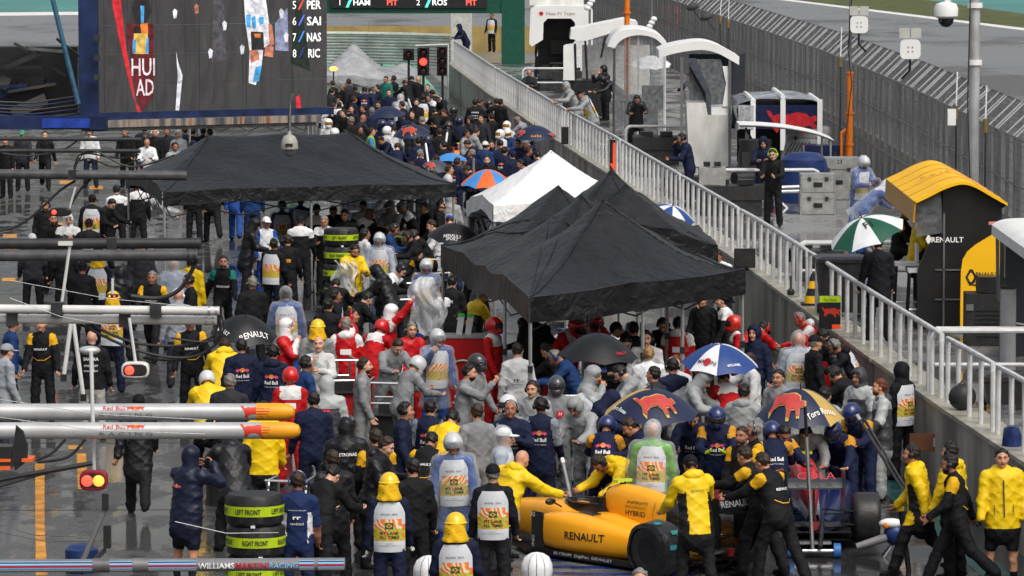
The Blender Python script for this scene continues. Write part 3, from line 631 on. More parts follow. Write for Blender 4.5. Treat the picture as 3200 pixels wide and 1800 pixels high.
for t, rr in ((B3, r3), (B4, r4), (B5, r5), (B6, r6)):
    for x in (-.06, -.16): obj('end_ring', MB().tube([(x, 0, 0), (x+.03, 0, 0)], rr*1.15, 16), dark_m if t in (B5, B6) else steel, t)
for t, dd, xs in ((B3, d3, (.9, 2.3)), (B4, d4, (1.3, 2.9)), (B5, d5, (1.5,)), (B7, d7, (2.4,))):
    for x in xs: obj('clamp', MB().box(dd*x, (.16, .2, .2)), dark_m, t, 0)
def hose(t, o, pts, Y, r=.022, m=None):
    P = [V_(x, y, Y)-o for x, y in pts]; Q_ = []
    for i in range(len(P)-1):
        p0, p1, p2, p3_ = P[max(i-1, 0)], P[i], P[i+1], P[min(i+2, len(P)-1)]
        for s in range(5):
            u = s/5; Q_.append(.5*((2*p1)+(p2-p0)*u+(2*p0-5*p1+4*p2-p3_)*u*u+(3*p1-p0-3*p2+p3_)*u**3))
    obj('hose', MB().tube(Q_+[P[-1]], r, 6), m or black_r, t)
hose(B6, p6, [(498, 650), (455, 725), (400, 750), (330, 745)], p6.y+.1, .04)
hose(B4, p4, [(548, 812), (530, 850), (450, 870), (330, 860), (220, 812)], p4.y+.05); hose(B4, p4, [(552, 800), (548, 860), (470, 900), (340, 880), (200, 815)], p4.y+.1); hose(B3, p3, [(556, 790), (562, 830), (520, 860), (430, 850)], p3.y+.15, .016)
hose(B4, p4, [(500, 880), (440, 905), (360, 900)], p4.y+.2)
hose(B9, p9, [(350, 388), (300, 398), (220, 386), (200, 400), (186, 430)], p9.y+.1); hose(B9, p9, [(352, 400), (290, 420), (230, 400), (200, 405)], p9.y+.2); hose(B7, p7, [(186, 425), (200, 390), (240, 380), (330, 420), (440, 390)], p7.y+.3)
hose(B8, p8, [(200, 350), (150, 380), (60, 392), (-20, 380)], p8.y+.1); hose(B7, p7, [(165, 540), (200, 480), (240, 440)], p7.y+.1, .03); hose(B7, p7, [(190, 455), (150, 480), (60, 560), (-20, 585)], p7.y+.1, .03)
# lit signal boxes and rods that hang from the booms
lampr = MATS.get('lamp_red') or mat('lamp_red', (1, .05, .03), .4, var=0, emit=2.6); lampo = mat('lamp_orange', (1, .3, .04), .4, var=0, emit=2)
def signal(x, y, w, h, Y, lab, shell, lamps, rod_to, extra=False):
    c = V_(x, y, Y); s = Y/12000.0; t = thing('signal_box', lab, 'signal light', c, group='signal lights hanging from the booms'); W, H_ = w*s, h*s
    rings = [[(W/2*math.copysign(abs(math.cos(a))**.6, math.cos(a))*k, y_, H_/2*math.copysign(abs(math.sin(a))**.6, math.sin(a))*k) for a in [2*math.pi*j/20 for j in range(20)]] for y_, k in ((-.09, .86), (-.07, 1), (.07, 1), (.1, .8))]
    obj('housing', MB().loft(rings), shell, t); obj('face', MB().loft([[(q[0]*.86, -.094+dd, q[2]*.72) for q in rings[1]] for dd in (0, .01)]), black_p, t)
    for (u, mm) in lamps: obj('lamp', MB().ell((u*W, -.1, 0), (H_*.28, .025, H_*.28)), mm, t)
    P = [V_(a, b, Y)-c for a, b in rod_to]; obj('rod', MB().tube(P, .022, 8), wh_boom, t); return t
signal(341, 930, 70, 42, 66, 'white oval signal box with red light below the white booms', wh_boom, ((-.2, lampr),), [(325, 800), (341, 912)])
signal(236, 1207, 70, 52, 53.5, 'red signal box with lit red and amber lamps below the silver booms', mat('signal_red', '#8c2230', .3, var=.2), ((-.22, lampr), (.2, lampo)), [(229, 885), (237, 1184)])
signal(152, 533, 54, 22, 98, 'black signal box with red light at the upper left', black_p, ((-.28, lampr),), [(190, 470), (175, 524)])
signal(283, 744, 30, 9, 74, 'thin orange tail light at the left behind a hard hat', black_p, ((-.2, lampo), (.2, lampr)), [(283, 700), (283, 740)])
c = V_(225, 881, 53.6); t = thing('floodlight', 'grey oval lamp head on a white rod above the silver booms', 'lamp', c); obj('lamp_head', MB().ell((0, 0, 0), (.125, .09, .05)), silver, t); obj('neck', MB().tube([(.02, 0, 0), (.035, 0, -.25)], .018, 8), wh_boom, t)
c = V_(165, 612, 74); t = thing('floodlight', 'small white lamp arm on a rod above the white booms', 'lamp', c); obj('lamp_head', MB().box((0, 0, 0), (.22, .14, .06)), wh_boom, t); P = [V_(176, 616, 74)-c, V_(155, 765, 74)-c]; obj('rod', MB().tube(P, .025, 8), wh_boom, t)
for (pts, lab) in (([(185, 815), (210, 1000)], 'leaning white strut under the white booms beside the man at left'), ([(178, 815), (160, 950)], 'short leaning grey strut under the white booms')):
    c = V_(*pts[0], 65.5); t = thing('boom_strut', lab, 'strut', c); obj('tube', MB().tube([(0, 0, 0), V_(*pts[1], 65.5)-c], .03, 8), wh_boom, t); obj('foot', MB().box(V_(*pts[1], 65.5)-c, (.08, .08, .1)), black_p, t, 0)
# lower left rig: braces and dark car wing end plate
c = V_(265, 1262, 45)
t = thing('boom_brace', 'steel brace and black bracket above the striped boom', 'bracket', c)
obj('bracket', MB().box((0, 0, 0), (.06, .08, .16)), black_p, t, 0); obj('bracket', MB().box(V_(270, 1350, 45)-c, (.07, .08, .22)), black_p, t, 0)
obj('strut', MB().tube([V_(266, 1275, 45)-c, V_(205, 1420, 45)-c], .026, 8), galv, t); obj('strut', MB().tube([V_(262, 1385, 45)-c, V_(205, 1440, 44.5)-c], .024, 8), black_p, t)
c = V_(205, 1395, 47); t = thing('blue_bag', 'blue tarpaulin bag on the wet ground behind the striped boom', 'bag', (c.x, c.y+10, 0))
g = at_z(205/.805, 1440/.805, 0.0); t.location = (g.x, g.y, 0); obj('bag_body', MB().loft([[(rx*math.cos(a)*(1+.12*math.sin(3*a+z*9)), ry*math.sin(a), z) for a in [2*math.pi*j/16 for j in range(16)]] for z, rx, ry in ((0, .2, .2), (.1, .23, .22), (.3, .20, .2), (.36, .13, .12))]), tarp_b, t)
c = V_(40, 1130, 50); t = thing('wing_part', 'dark curved wing part with orange edge at the left border', 'car part', c)
obj('end_plate', MB().prism([((V_(x, y, 50)-c).x, (V_(x, y, 50)-c).z) for x, y in ((40, 1070), (58, 1085), (70, 1120), (68, 1160), (38, 1185), (30, 1150))], basis((0, 0, 0), UX, UZ), .05), black_p, t, 0)
for (x0, y0, x1, y1, m_) in ((-40, 1120, 32, 1150, black_p), (-40, 1150, 30, 1158, mat('edge_orange', '#e0622a', .4, var=.1)), (-40, 1160, 40, 1168, black_p), (-40, 1168, 30, 1178, MATS['edge_orange']), (58, 1150, 86, 1158, MATS['edge_orange'])):
    a, b = V_(x0, y0, 50.1), V_(x1, y1, 50.1); obj('wing_element', MB().box(((a+b)/2)-c, (b.x-a.x, .3, a.z-b.z)), m_, t, 0)
hose(t, c, [(-40, 1215), (60, 1195), (160, 1178), (232, 1165)], 50, .03); hose(t, c, [(-40, 1235), (80, 1200), (150, 1180)], 50, .016); hose(t, c, [(90, 1158), (130, 1140), (165, 1105)], 50.2, .018); hose(t, c, [(95, 1162), (170, 1150), (215, 1105)], 50.3, .018)
# thin white wires
for i, (x0, y0, x1, y1, Y) in enumerate(((-20, 1002, 520, 1056, 52), (-20, 1047, 516, 1092, 52), (25, 705, 520, 775, 63), (25, 750, 280, 820, 63), (-20, 598, 500, 590+30, 90), (440, 1312, 700, 1340, 45.2), (-20, 1335, 260, 1360, 45), (-20, 1312, 190, 1350, 45.5))):
    a, b = V_(x0, y0, Y), V_(x1, y1, Y); t = thing('stay_wire', ['upper', 'lower', 'slack', 'short', 'highest', 'lowest right', 'dark low', 'lowest left'][i]+' thin stay wire strung across the left side', 'wire', a, group='stay wires on the booms')
    obj('wire', MB().tube([(0, 0, 0), (b-a)*.5-UZ*.06, b-a], .004, 5), galv_l if i < 6 else dark_m, t)
# ------------------------------------------------------------------ team stands on the platform behind the wall
def rel_box(t, name, c, d, m, rot=None, smooth=0): return obj(name, MB().box(c, d, rot), m, t, smooth)
def wave_roof(t, name, prof, y0, y1, th, m, n=1):
    """roof sheet: profile of (x, z) points swept from y0 to y1, thickness th downwards"""
    top = [Vector((x, 0, z)) for x, z in prof]; poly = [(x, z) for x, z in prof]+[(x, z-th) for x, z in reversed(prof)]
    rings = [[(x, y, z) for x, z in poly] for y in (y0, y1)]
    return obj(name, MB().loft(rings), m, t, 35)
def curve(pts, n=6):
    P = [Vector((p[0], p[1], 0)) for p in pts]; out = []
    for i in range(len(P)-1):
        p0, p1, p2, p3 = P[max(i-1, 0)], P[i], P[i+1], P[min(i+2, len(P)-1)]
        for s in range(n):
            u = s/n; q = .5*((2*p1)+(p2-p0)*u+(2*p0-5*p1+4*p2-p3)*u*u+(3*p1-p0-3*p2+p3)*u**3); out.append((q.x, q.y))
    return out+[(P[-1].x, P[-1].y)]
# 1 white booth by the gantry
Y = 172.0; a = PY('O', 185, 65, Y); b = PY('O', 870, 700, Y); o = Vector(((a.x+b.x)/2, Y, LEDGE)); W = b.x-a.x; top = a.z-LEDGE
t = thing('team_booth', 'white rounded team booth with dark opening beside the green gantry', 'booth', o)
op0, op1 = PY('O', 340, 200, Y)-o, PY('O', 680, 700, Y)-o
out = [(-W/2, top*.55), (-W/2+.05, top-.12), (-W/2+.2, top), (W/2-.15, top), (W/2, top-.15), (W/2, 0.02), (op1.x, 0.02), (op1.x, op0.z-.15), (op1.x-.15, op0.z), (op0.x+.15, op0.z), (op0.x, op0.z-.15), (op0.x-.02, top*.6), (-W/2+.1, top*.52)]
obj('shell', MB().prism(out, basis((0, 0, 0), UX, UZ), 2.2), white_p, t, 0)
rel_box(t, 'rear_panel', (.1, 2.3, top*.45), (W*.8, .06, top*.9), black_p); rel_box(t, 'desk', (.15, 1.0, .95), (1.1, .8, .06), dark_m); rel_box(t, 'monitor', (.1, 1.6, 1.5), (.9, .06, .5), black_p); rel_box(t, 'desk_leg', (.15, 1.0, .46), (.9, .5, .92), black_p)
pp = PY('O', 500, 165, Y-.01)-o; text('Haas F1 Team', .13, facing((pp.x+.08, -.006, pp.z)), mat('print_greyred', '#8a5f60', .5, var=0), t)
obj('emblem', MB().prism([(.08*math.cos(R(g)), .08*math.sin(R(g))) for g in range(0, 360, 30)], facing((pp.x-.62, -.006, pp.z+.06)), 0), txt_r, t, 0)
o2 = PY('O', 480, 75, Y+1.4); rel_box(t, 'roof_box', (o2.x-o.x, 1.6, top+.13), (W*.86, 1.2, .26), white_d)
# 2 white canopy stand
Y = 153.0; P = lambda x, y: PY('O', x, y, Y); o = P(800, 900); o.z = LEDGE
t = thing('team_stand', 'white team stand with sloping canopy and one seated person inside', 'stand', o)
q = [P(625, 420), P(640, 320), P(1215, 205), P(1350, 235), P(1362, 285), P(1090, 350), P(800, 440)]
obj('canopy', MB().prism([((v-o).x, (v-o).z) for v in q], basis((0, 0, 0), UX, UZ), 2.4), white_p, t, 0)
q = [P(555, 500), P(575, 485), P(660, 470), P(690, 430), P(665, 500), P(680, 865), P(555, 865)]
obj('side_panel', MB().prism([((v-o).x, (v-o).z) for v in q], basis((0, 0, 0), UX, UZ), .5), white_p, t, 0)
a, b = P(550, 868), P(1010, 1120); obj('base', MB().box(((a.x+b.x)/2-o.x, .9, (a.z-LEDGE)/2), (b.x-a.x, 1.6, a.z-LEDGE)), black_p, t, 0)
for x0, y0, x1, y1 in ((790, 440, 810, 860), (1005, 400, 960, 620), (680, 470, 690, 860)): obj('frame_post', MB().tube([P(x0, y0)-o, P(x1, y1)-o], .04, 6), black_p, t)
a, b = P(690, 440), P(800, 720); obj('window_pane', MB().box(((a.x+b.x)/2-o.x, .05, (a.z+b.z)/2-o.z), (b.x-a.x, .02, a.z-b.z)), glass, t, 0)
a, b = P(815, 400), P(985, 760); obj('window_pane', MB().box(((a.x+b.x)/2-o.x, .05, (a.z+b.z)/2-o.z), (b.x-a.x, .02, a.z-b.z)), glass, t, 0)
rel_box(t, 'rear_panel', (1.0, 2.3, 1.4), (2.2, .05, 1.6), white_d)
# 3 white arch with glass
Y = 140.0; P = lambda x, y: PY('O', x, y, Y); o = P(1335, 1330); o.z = LEDGE
t = thing('team_stand', 'white arched team stand with clear plastic walls', 'stand', o)
pts = curve([((P(x, y)-o).x, (P(x, y)-o).z) for x, y in ((1030, 500), (1090, 395), (1200, 325), (1400, 320), (1560, 365), (1650, 440), (1695, 530))], 5)
inn = curve([((P(x, y)-o).x, (P(x, y)-o).z) for x, y in ((1108, 520), (1160, 450), (1260, 395), (1400, 380), (1530, 410), (1610, 470), (1650, 530))], 5)
obj('arch', MB().prism(pts+inn[::-1], basis((0, 0, 0), UX, UZ), .25), white_p, t, 30)
wave_roof(t, 'roof', [(x, z+.03) for x, z in pts], .25, 3.2, .06, white_p)
def pane(t, A, Bq, m, nm='window_pane'): obj(nm, MB().add([A[0], A[1], Bq[1], Bq[0]], [(0, 1, 2, 3)]), m, t, 0)
obj('front_film', MB().prism(inn+[(inn[-1][0], .05), (inn[0][0], .05)], basis((0, .12, 0), UX, UZ), .01), glass, t, 0)
obj('rear_film', MB().prism(inn+[(inn[-1][0], .05), (inn[0][0], .05)], basis((0, 3.1, 0), UX, UZ), .01), glass, t, 0)
for x in (inn[0][0], inn[-1][0]): rel_box(t, 'side_film', (x, 1.6, inn[0][1]/2), (.012, 2.9, inn[0][1]-.05), glass)
for x, h in ((P(1365, 400).x-o.x, 3.05), (P(1245, 400).x-o.x, 3.0), (inn[-1][0], 2.6), (inn[0][0], 2.6)): obj('post', MB().box((x, .2, h/2), (.07, .07, h)), white_d if x > 0 else dark_m, t, 0)
rel_box(t, 'desk', (.2, 1.8, 1.0), (1.2, .7, .06), dark_m); rel_box(t, 'desk_cover', (.55, .9, 1.15), (.7, .5, .7), black_r); rel_box(t, 'desk_leg', (.2, 1.8, .48), (1.0, .5, .96), black_p)
# 4 white tower stand with wave roof
Y = 125.5; P = lambda x, y: PY('O', x, y, Y); o = P(2130, 1449); o.z = LEDGE
t = thing('team_stand', 'tall white team stand with wave roof and tinted windows', 'stand', o)
pr = curve([((P(x, y)-o).x, (P(x, y)-o).z) for x, y in ((1585, 545), (1700, 500), (1900, 460), (2080, 450), (2230, 490), (2360, 560), (2450, 610))], 4)
wave_roof(t, 'roof', pr, 0, 2.6, .22, white_p)
def poly4(t, nm, pts, m, th, y=0): obj(nm, MB().prism([((P(x, yy)-o).x, (P(x, yy)-o).z) for x, yy in pts], basis((0, y, 0), UX, UZ), th), m, t, 0)
cb = P(1900, 1449+60); zb = .02
x0, x1, x2 = (P(1885, 0)-o).x, (P(2095, 0)-o).x, (P(2372, 0)-o).x
zA, zB = (P(0, 1112)-o).z, (P(0, 1240)-o).z
obj('base_block', MB().prism([(x0, zA), (x1, zA), (x1+.05, zB), (x2, zB), (x2, zb), (x0+.08, zb)], basis((0, .05, 0), UX, UZ), 1.5), white_d, t, 0)
poly4(t, 'base_block', [(2150, 1160), (2372, 1150), (2372, 1240), (2150, 1238)], white_p, 1.4, .1)
poly4(t, 'window_pane', [(1985, 640), (2250, 640), (2310, 820), (2290, 1150), (2150, 1160), (2090, 980)], glass, .02, .1)
poly4(t, 'window_pane', [(1830, 640), (1870, 640), (2095, 1110), (1890, 1110)], glass, .02, .3)
poly4(t, 'frame', [(1870, 630), (1985, 630), (2145, 1020), (2145, 1260), (2115, 1250), (2090, 1000)], mat('frame_greyblue', (.06, .07, .09), .3, var=.2), .08, .06)
poly4(t, 'frame', [(2270, 715), (2330, 715), (2345, 1000), (2330, 1150), (2270, 1150), (2310, 900)], white_p, .08, .06)
for xx, yy in ((2350, 650), (1832, 620)): p = P(xx, yy)-o; obj('post', MB().box((p.x, .04, p.z/2), (.07, .07, p.z)), galv, t, 0)
rel_box(t, 'rear_panel', (.3, 2.5, 1.9), (1.5, .05, 2.0), mat('tint_dark', (.03, .035, .045), .2, var=.1))
# 5 covered team desk wrapped in plastic
Y0, Y1 = 123.5, 128.0; P = lambda x, y: PY('C', x, y, Y0); o = P(740, 1100); o.z = LEDGE
t = thing('team_stand', 'navy team desk wrapped in clear plastic with white straps and red print', 'stand', o)
a, b = P(600, 790), P(1065, 970); W = b.x-P(440, 0).x; zt, zl = a.z-LEDGE, b.z-LEDGE; navy_p = mat('navy_print', '#161f42', .3, var=.2)
xL, xR = (P(470, 0)-o).x, (P(1062, 0)-o).x
obj('cover', MB().box(((xL+xR)/2, 2.2, (zt+zl)/2), (xR-xL, 4.4, zt-zl)), navy_p, t, 0)
obj('roof', MB().grid(8, 10, lambda u, v: Vector((xL-.12+(xR-xL+.16)*u, -.04+4.5*v, zt+.03+.16*math.sin(math.pi*u)+.03*math.sin(9*u+7*v)))), mat('wet_film_top', (.34, .36, .42), .15, var=.6, scale=4, bump=.6, bscale=6, dist=.03), t, 60)
for u in (.12, .5, .97): x = xL+(xR-xL)*u; obj('strap', MB().box((x, -.03, (zt+zl)/2-.2), (.13, .05, zt-zl+.7)), white_p, t, 0); obj('strap', MB().tube([(x, -.03, zt+.05+.16*math.sin(math.pi*u)), (x, 4.3, zt+.05+.16*math.sin(math.pi*u))], .07, 6), white_p, t)
obj('emblem', MB().prism([(q[0]*-1.3+.2, q[1]*.9) for q in BULLP], facing(((xL+xR)/2+.1, -.012, zl+.16)), .004), mat('print_bright_red', '#b2232c', .35, var=.3, scale=9), t, 0)
obj('film', MB().grid(6, 4, lambda u, v: Vector((xL-.14+.05*math.sin(7*v), 4.3*u, zl-.05+(zt-zl+.1)*v))), film, t); rel_box(t, 'film_front', (xL+.06, -.07, (zt+zl)/2), (.4, .012, zt-zl), film)
for x in (xL+.1, (xL+xR)/2, xR-.06): rel_box(t, 'leg', (x, .15, zl/2), (.09, .09, zl), galv)
rel_box(t, 'rear_panel', ((xL+xR)/2, 3.6, zl/2), (xR-xL, .05, zl*.9), black_p)
for k in range(6): obj('vent_slat', MB().tube([(.35+k*.09, .4, .75), (.02+k*.09, .4, .18)], .018, 5), dark_m, t)
# 6 camera canopy with scaffold
Y = 115.6; P = lambda x, y: PY('C', x, y, Y); o = P(800, 1440); o.z = LEDGE
t = thing('camera_canopy', 'thin white curved canopy on poles over the big camera', 'canopy', o)
pr = curve([((P(x, y)-o).x, (P(x, y)-o).z) for x, y in ((425, 925), (600, 930), (800, 950), (1000, 990), (1130, 1040))], 4)
wave_roof(t, 'roof', pr, -.8, .9, .035, white_p)
for x, y, xb, yb in ((480, 960, 550, 1085), (1055, 1020, 1050, 1400), (1120, 1040, 1122, 1440), (800, 1010, 715, 1410)):
    a, b = P(x, y)-o, P(xb, yb)-o; b.z = max(b.z, .0); obj('pole', MB().tube([a, b], .025, 6), galv_l if x > 500 else black_p, t)
obj('hem', MB().tube([Vector((x, -.8, z-.03)) for x, z in pr], .02, 5), dark_m, t)
Y = 110; P = lambda x, y: PY('N', x, y, Y); o = P(200, 1000); o.z = LEDGE
t = thing('camera_scaffold', 'silver tube scaffold in front of the equipment cases', 'scaffold', o)
for x0, y0, x1, y1 in ((-150, 470, 330, 455), (-150, 515, 430, 500), (20, 960, 430, 540), (-60, 640, 140, 840), (470, 500, 470, 1000), (-200, 1070, 400, 1330)): obj('tube', MB().tube([P(x0, y0)-o, P(x1, y1)-o], .045, 8), steel, t)
for x, y in ((340, 450), (445, 510), (430, 545)): obj('coupler', MB().box(P(x, y)-o, (.13, .13, .13)), galv, t, 0)
# big camera on pedestal
P = lambda x, y: PY('C', x, y, 114.5); o = P(545, 1440); o.z = LEDGE
t = thing('television_camera', 'large black television camera with lens facing left under the canopy', 'camera', o); z1 = P(0, 1330).z-LEDGE
obj('body', MB().box((0, 0, z1+.22), (.62, .8, .80)), black_r, t, 0); obj('lens', MB().tube([(-.1, -.3, z1+.0), (-.5, -.55, z1-.02)], [.19, .17], 14), black_p, t); obj('viewfinder', MB().box((.05, .2, z1+.62), (.5, .4, .3)), black_p, t, 0); obj('pedestal', MB().tube([(0, 0, 0), (0, 0, z1-.15)], [.2, .1], 10), dark_m, t)
obj('rain_cover', MB().loft([[((.37+.06*math.sin(5*a+z*8))*math.cos(a), .45*math.sin(a), z1+z) for a in [2*math.pi*j/14 for j in range(14)]] for z in (-.3, 0, .45, .9)]), black_r, t)
# ------------------------------------------------------------------ yellow stand
Y0, Y1 = 80.0, 86.0; P = lambda x, y: PY('N', x, y, Y0); o = P(1870, 1449); o.z = LEDGE
t = thing('team_stand', 'yellow roofed black team stand with curved roof at the right', 'stand', o)
pr = curve([((P(x, y)-o).x, (P(x, y)-o).z) for x, y in ((1365, 613), (1520, 540), (1700, 450), (1870, 402), (2010, 430), (2190, 530), (2372, 632))], 5)
xr0 = pr[0][0]; RPR = list(pr); blanket_m = mat('sheet_black', (.016, .016, .017), .45, var=.3, scale=9, bump=.6, bscale=8, dist=.03)
wave_roof(t, 'roof', pr, -.1, 6.0, .05, yellow_p)
obj('roof_lip', MB().add([(xr0, -.1, pr[0][1]-.01), (xr0, 6.0, pr[0][1]-.01), (xr0-.02, 6.0, pr[0][1]-.36), (xr0-.02, -.1, pr[0][1]-.36), (xr0+.03, -.1, pr[0][1]-.01), (xr0+.03, 6.0, pr[0][1]-.01), (xr0+.01, 6.0, pr[0][1]-.36), (xr0+.01, -.1, pr[0][1]-.36)], [(0, 1, 2, 3), (7, 6, 5, 4), (0, 3, 7, 4), (1, 5, 6, 2), (3, 2, 6, 7)]), yellow_d, t, 0)
g0 = (P(1690, 0)-o).x; zz = lambda x: max(z for xx, z in pr if abs(xx-x) < .12)-.055
gab = [(x, z-.052) for x, z in pr if x > g0]
stand_blk = mat('stand_black', (.012, .012, .013), .4, var=.1, scale=2)
obj('gable_wall', MB().prism([(g0-.42, .05), (g0-.42, 1.0), (g0-.25, 1.4), (g0, 1.62), (g0, gab[0][1])]+gab+[(pr[-1][0]-.08, gab[-1][1]-.05), (pr[-1][0]-.08, .05)], basis((0, .08, 0), UX, UZ), .08), stand_blk, t, 0)
gl = [(x, z-.052) for x, z in pr if xr0+.02 < x <= g0]
obj('window_pane', MB().prism(gl+[(g0, 1.62), (g0-.5, 1.9), (xr0+.06, 1.55)], basis((0, .1, 0), UX, UZ), .015), glass, t, 0)
rel_box(t, 'rear_wall', (pr[-1][0]-.12, 3.05, 1.0), (.06, 5.8, 2.0), stand_blk); rel_box(t, 'far_wall', (.2, 5.9, 1.1), (1.0, .06, 2.2), stand_blk); rel_box(t, 'desk', (.25, 3.0, 1.1), (.55, 5.6, .06), black_p)
rel_box(t, 'desk_front', (.5, 3.0, .55), (.06, 5.5, 1.05), black_p); rel_box(t, 'monitor_row', (.48, 3.0, 1.45), (.08, 5.0, .5), black_p)
pp = P(1540, 1050)-o; text('RENAULT', .09, facing((pp.x+.3, .06, pp.z-.02)), txt_w, t, bold=.02); 
def diamond(h): return [(-.35*h, 0), (-.1*h, .5*h), (.1*h, .5*h), (.35*h, 0), (.1*h, -.5*h), (-.1*h, -.5*h)]
obj('emblem', MB().prism(diamond(.14), facing((pp.x-.02, .06, pp.z+.03)), 0), txt_w, t, 0)
Ys = 79.3; P = lambda x, y: PY('F', x, y, Ys); so = o
t2 = [(2392, 292), (2300, 345), (2210, 400), (2150, 450), (2115, 510), (2102, 600), (2098, 800), (2096, 1020), (2396, 1020)]
obj('side_panel', MB().prism([((P(x, y)-o).x, (P(x, y)-o).z) for x, y in t2], basis((0, Ys-80.0, 0), UX, UZ), .07), yellow_p, t, 0)
p = P(2285, 650)-o; text('RENAULT', .075, facing((p.x, Ys-80-.006, p.z+.03)), txt_k, t, bold=.02); text('SPORT', .075, facing((p.x-.06, Ys-80-.006, p.z-.07)), txt_k, t, bold=.02); rel_box(t, 'print_bar', (p.x, Ys-80-.006, p.z-.11), (.4, .004, .03), txt_k)
p = P(2177, 642)-o; obj('emblem', MB().prism(diamond(.27), facing((p.x, Ys-80-.006, p.z)), 0), txt_k, t, 0); obj('emblem', MB().prism(diamond(.15), facing((p.x, Ys-80-.009, p.z)), 0), yellow_p, t, 0)
pp = V_(2355, 425, 82.5)-o; text('R.S.16', .16, basis((pp.x, 2.6, 2.33+.12), (0.96, 0, .28), (-.1, 1, .05)), mat('print_brown', '#7a5a14', .5, var=0), t)
for k in range(1, 5): obj('roof_rib', MB().tube([(x, -.1+1.2*k, z+.004) for x, z in RPR], .012, 5), yellow_d, t)
for z in (.5, 1.0): rel_box(t, 'gable_rail', (g0+.35, .06, z), (.95, .02, .025), galv)
rel_box(t, 'gable_post', (g0+.02, .06, 1.0), (.03, .02, 1.9), galv)
# covered tables and cabinets between the stands and the railing
for (reg, x, y, w, d, h, m_, lab) in (('K', 1215, 90, 1.3, 1.0, .75, black_r, 'black covered table below the wave roofed stand'), ('K', 850, 590, .9, .8, .5, blanket_m, 'black sheeted kit behind the arrow board'), ('K', 1490, 480, .6, .35, 1.1, alu, 'grey steel cabinet behind the railing posts'), ('K', 2180, 700, 1.4, .9, .7, black_r, 'black covered table below the big camera'), ('O', 620, 760, 1.2, .9, .8, black_r, 'black covered desk beside the white side panel'), ('O', 420, 730, .9, .7, .8, dark_m, 'dark desk in front of the white booth'), ('N', 60, 1120, 1.0, .8, .6, dark_m, 'dark case stack behind the railing left of the umbrella')):
    p = at_z(*px(reg, x, y), LEDGE+h); t = thing('covered_table', lab, 'table' if 'table' in lab or 'desk' in lab else 'equipment', (max(p.x, wall_x(p.y)+.95), p.y, LEDGE), group='covered kit on the platform')
    rel_box(t, 'frame', (0, 0, h*.42), (w*.9, d*.9, h*.82), dark_m); obj('cover', MB().grid(8, 6, lambda u, v: Vector(((u-.5)*w, (v-.5)*d, h-.03+.03*math.sin(7*u+3*v)*math.sin(5*v)))), m_, t, 60)
    for sy in (-1, 1): obj('cover_side', MB().grid(8, 3, lambda u, v: Vector(((u-.5)*w, sy*(d/2+.01+.015*math.sin(17*u)*v), h-.03-v*h*.45))), m_, t, 60)
    for sx in (-.2, .2): rel_box(t, 'top_item', (sx*w, 0, h+.05), (w*.25, d*.4, .1), black_p)
# tall stools and black trolley beside it
for i, (x, y, lab) in enumerate(((1690, 480, 'left tall black stool under the yellow roof'), (1790, 540, 'right tall black stool under the yellow roof'), (1960, 610, 'tall black stool against the black gable'))):
    p = PY('F', x, y, 80.6 if i else 82.0); p.z = LEDGE; t = thing('tall_stool', lab, 'stool', p, group='tall stools by the yellow stand'); hz = PY('F', x, y, 80.6 if i else 82.0).z-LEDGE; hz = min(max(hz, .75), .95)
    obj('seat', MB().box((0, 0, hz), (.4, .38, .06)), white_p if i < 2 else black_p, t); obj('backrest', MB().box((.18, 0, hz+.2), (.04, .36, .3)), white_p if i < 2 else black_p, t)
    for sx in (-.17, .17):
        for sy in (-.16, .16): obj('leg', MB().tube([(sx, sy, hz-.03), (sx*1.25, sy*1.25, 0)], .017, 6), black_p, t)
    obj('footrest', MB().tube([(-.2, -.19, .3), (.2, -.19, .3)], .012, 6), steel, t)
p = PY('F', 2290, 1180, 77.5); p.z = LEDGE; t = thing('equipment_trolley', 'black vented equipment trolley in front of the yellow side panel', 'trolley', p)
rel_box(t, 'cabinet', (0, 0, .42), (.7, .6, .84), black_r); rel_box(t, 'lid', (.1, 0, .98), (.5, .5, .26), black_p); rel_box(t, 'latch', (-.3, -.31, .62), (.12, .03, .1), galv)
for k in range(7): rel_box(t, 'vent_slat', (.05, -.306, .16+k*.07), (.5, .02, .025), dark_m)
p = VZ(2535, 933, LEDGE); t = thing('grey_tube', 'thick pale grey tube standing on the platform at the right edge', 'tube', p); obj('tube', MB().tube([(0, 0, 0), (0, 0, 1.28)], .122, 20), mat('tube_grey', (.36, .37, .39), .3, var=.08), t); obj('cap', MB().lathe([(.13, 1.27), (.13, 1.32), (.001, 1.33)], 20), dark_m, t)
# stand at the right edge
Yq = 74.5; P = lambda x, y: PY('N', x, y, Yq); o = P(2560, 1449); o.z = LEDGE
t = thing('team_stand', 'white roofed dark team stand cut off by the right edge', 'stand', o)
pr = curve([((P(x, y)-o).x, (P(x, y)-o).z) for x, y in ((2205, 870), (2300, 820), (2450, 800), (2650, 810), (2900, 900))], 4); wave_roof(t, 'roof', pr, -5, 0, .16, white_p)
rel_box(t, 'fascia_stripe', (pr[8][0]+.2, .012, pr[8][1]-.08), (1.2, .02, .05), mat('stripe_salmon', '#c77d70', .4, var=.1))
rel_box(t, 'end_wall', (pr[4][0]+.75, .15, 1.1), (1.3, .06, 2.05), mat('tint_dark', (.03, .035, .045), .2, var=.1)); obj('frame', MB().tube([(pr[3][0], .05, pr[3][1]-.2), (pr[3][0]+.02, .05, 1.0), (pr[3][0]+.3, .05, .6), (pr[3][0]+1, .05, .5)], .03, 6), galv, t)
for x in (pr[3][0]+.1, pr[3][0]+1.2): rel_box(t, 'leg', (x, .3, pr[3][1]/2-.1), (.06, .06, pr[3][1]-.2), galv)
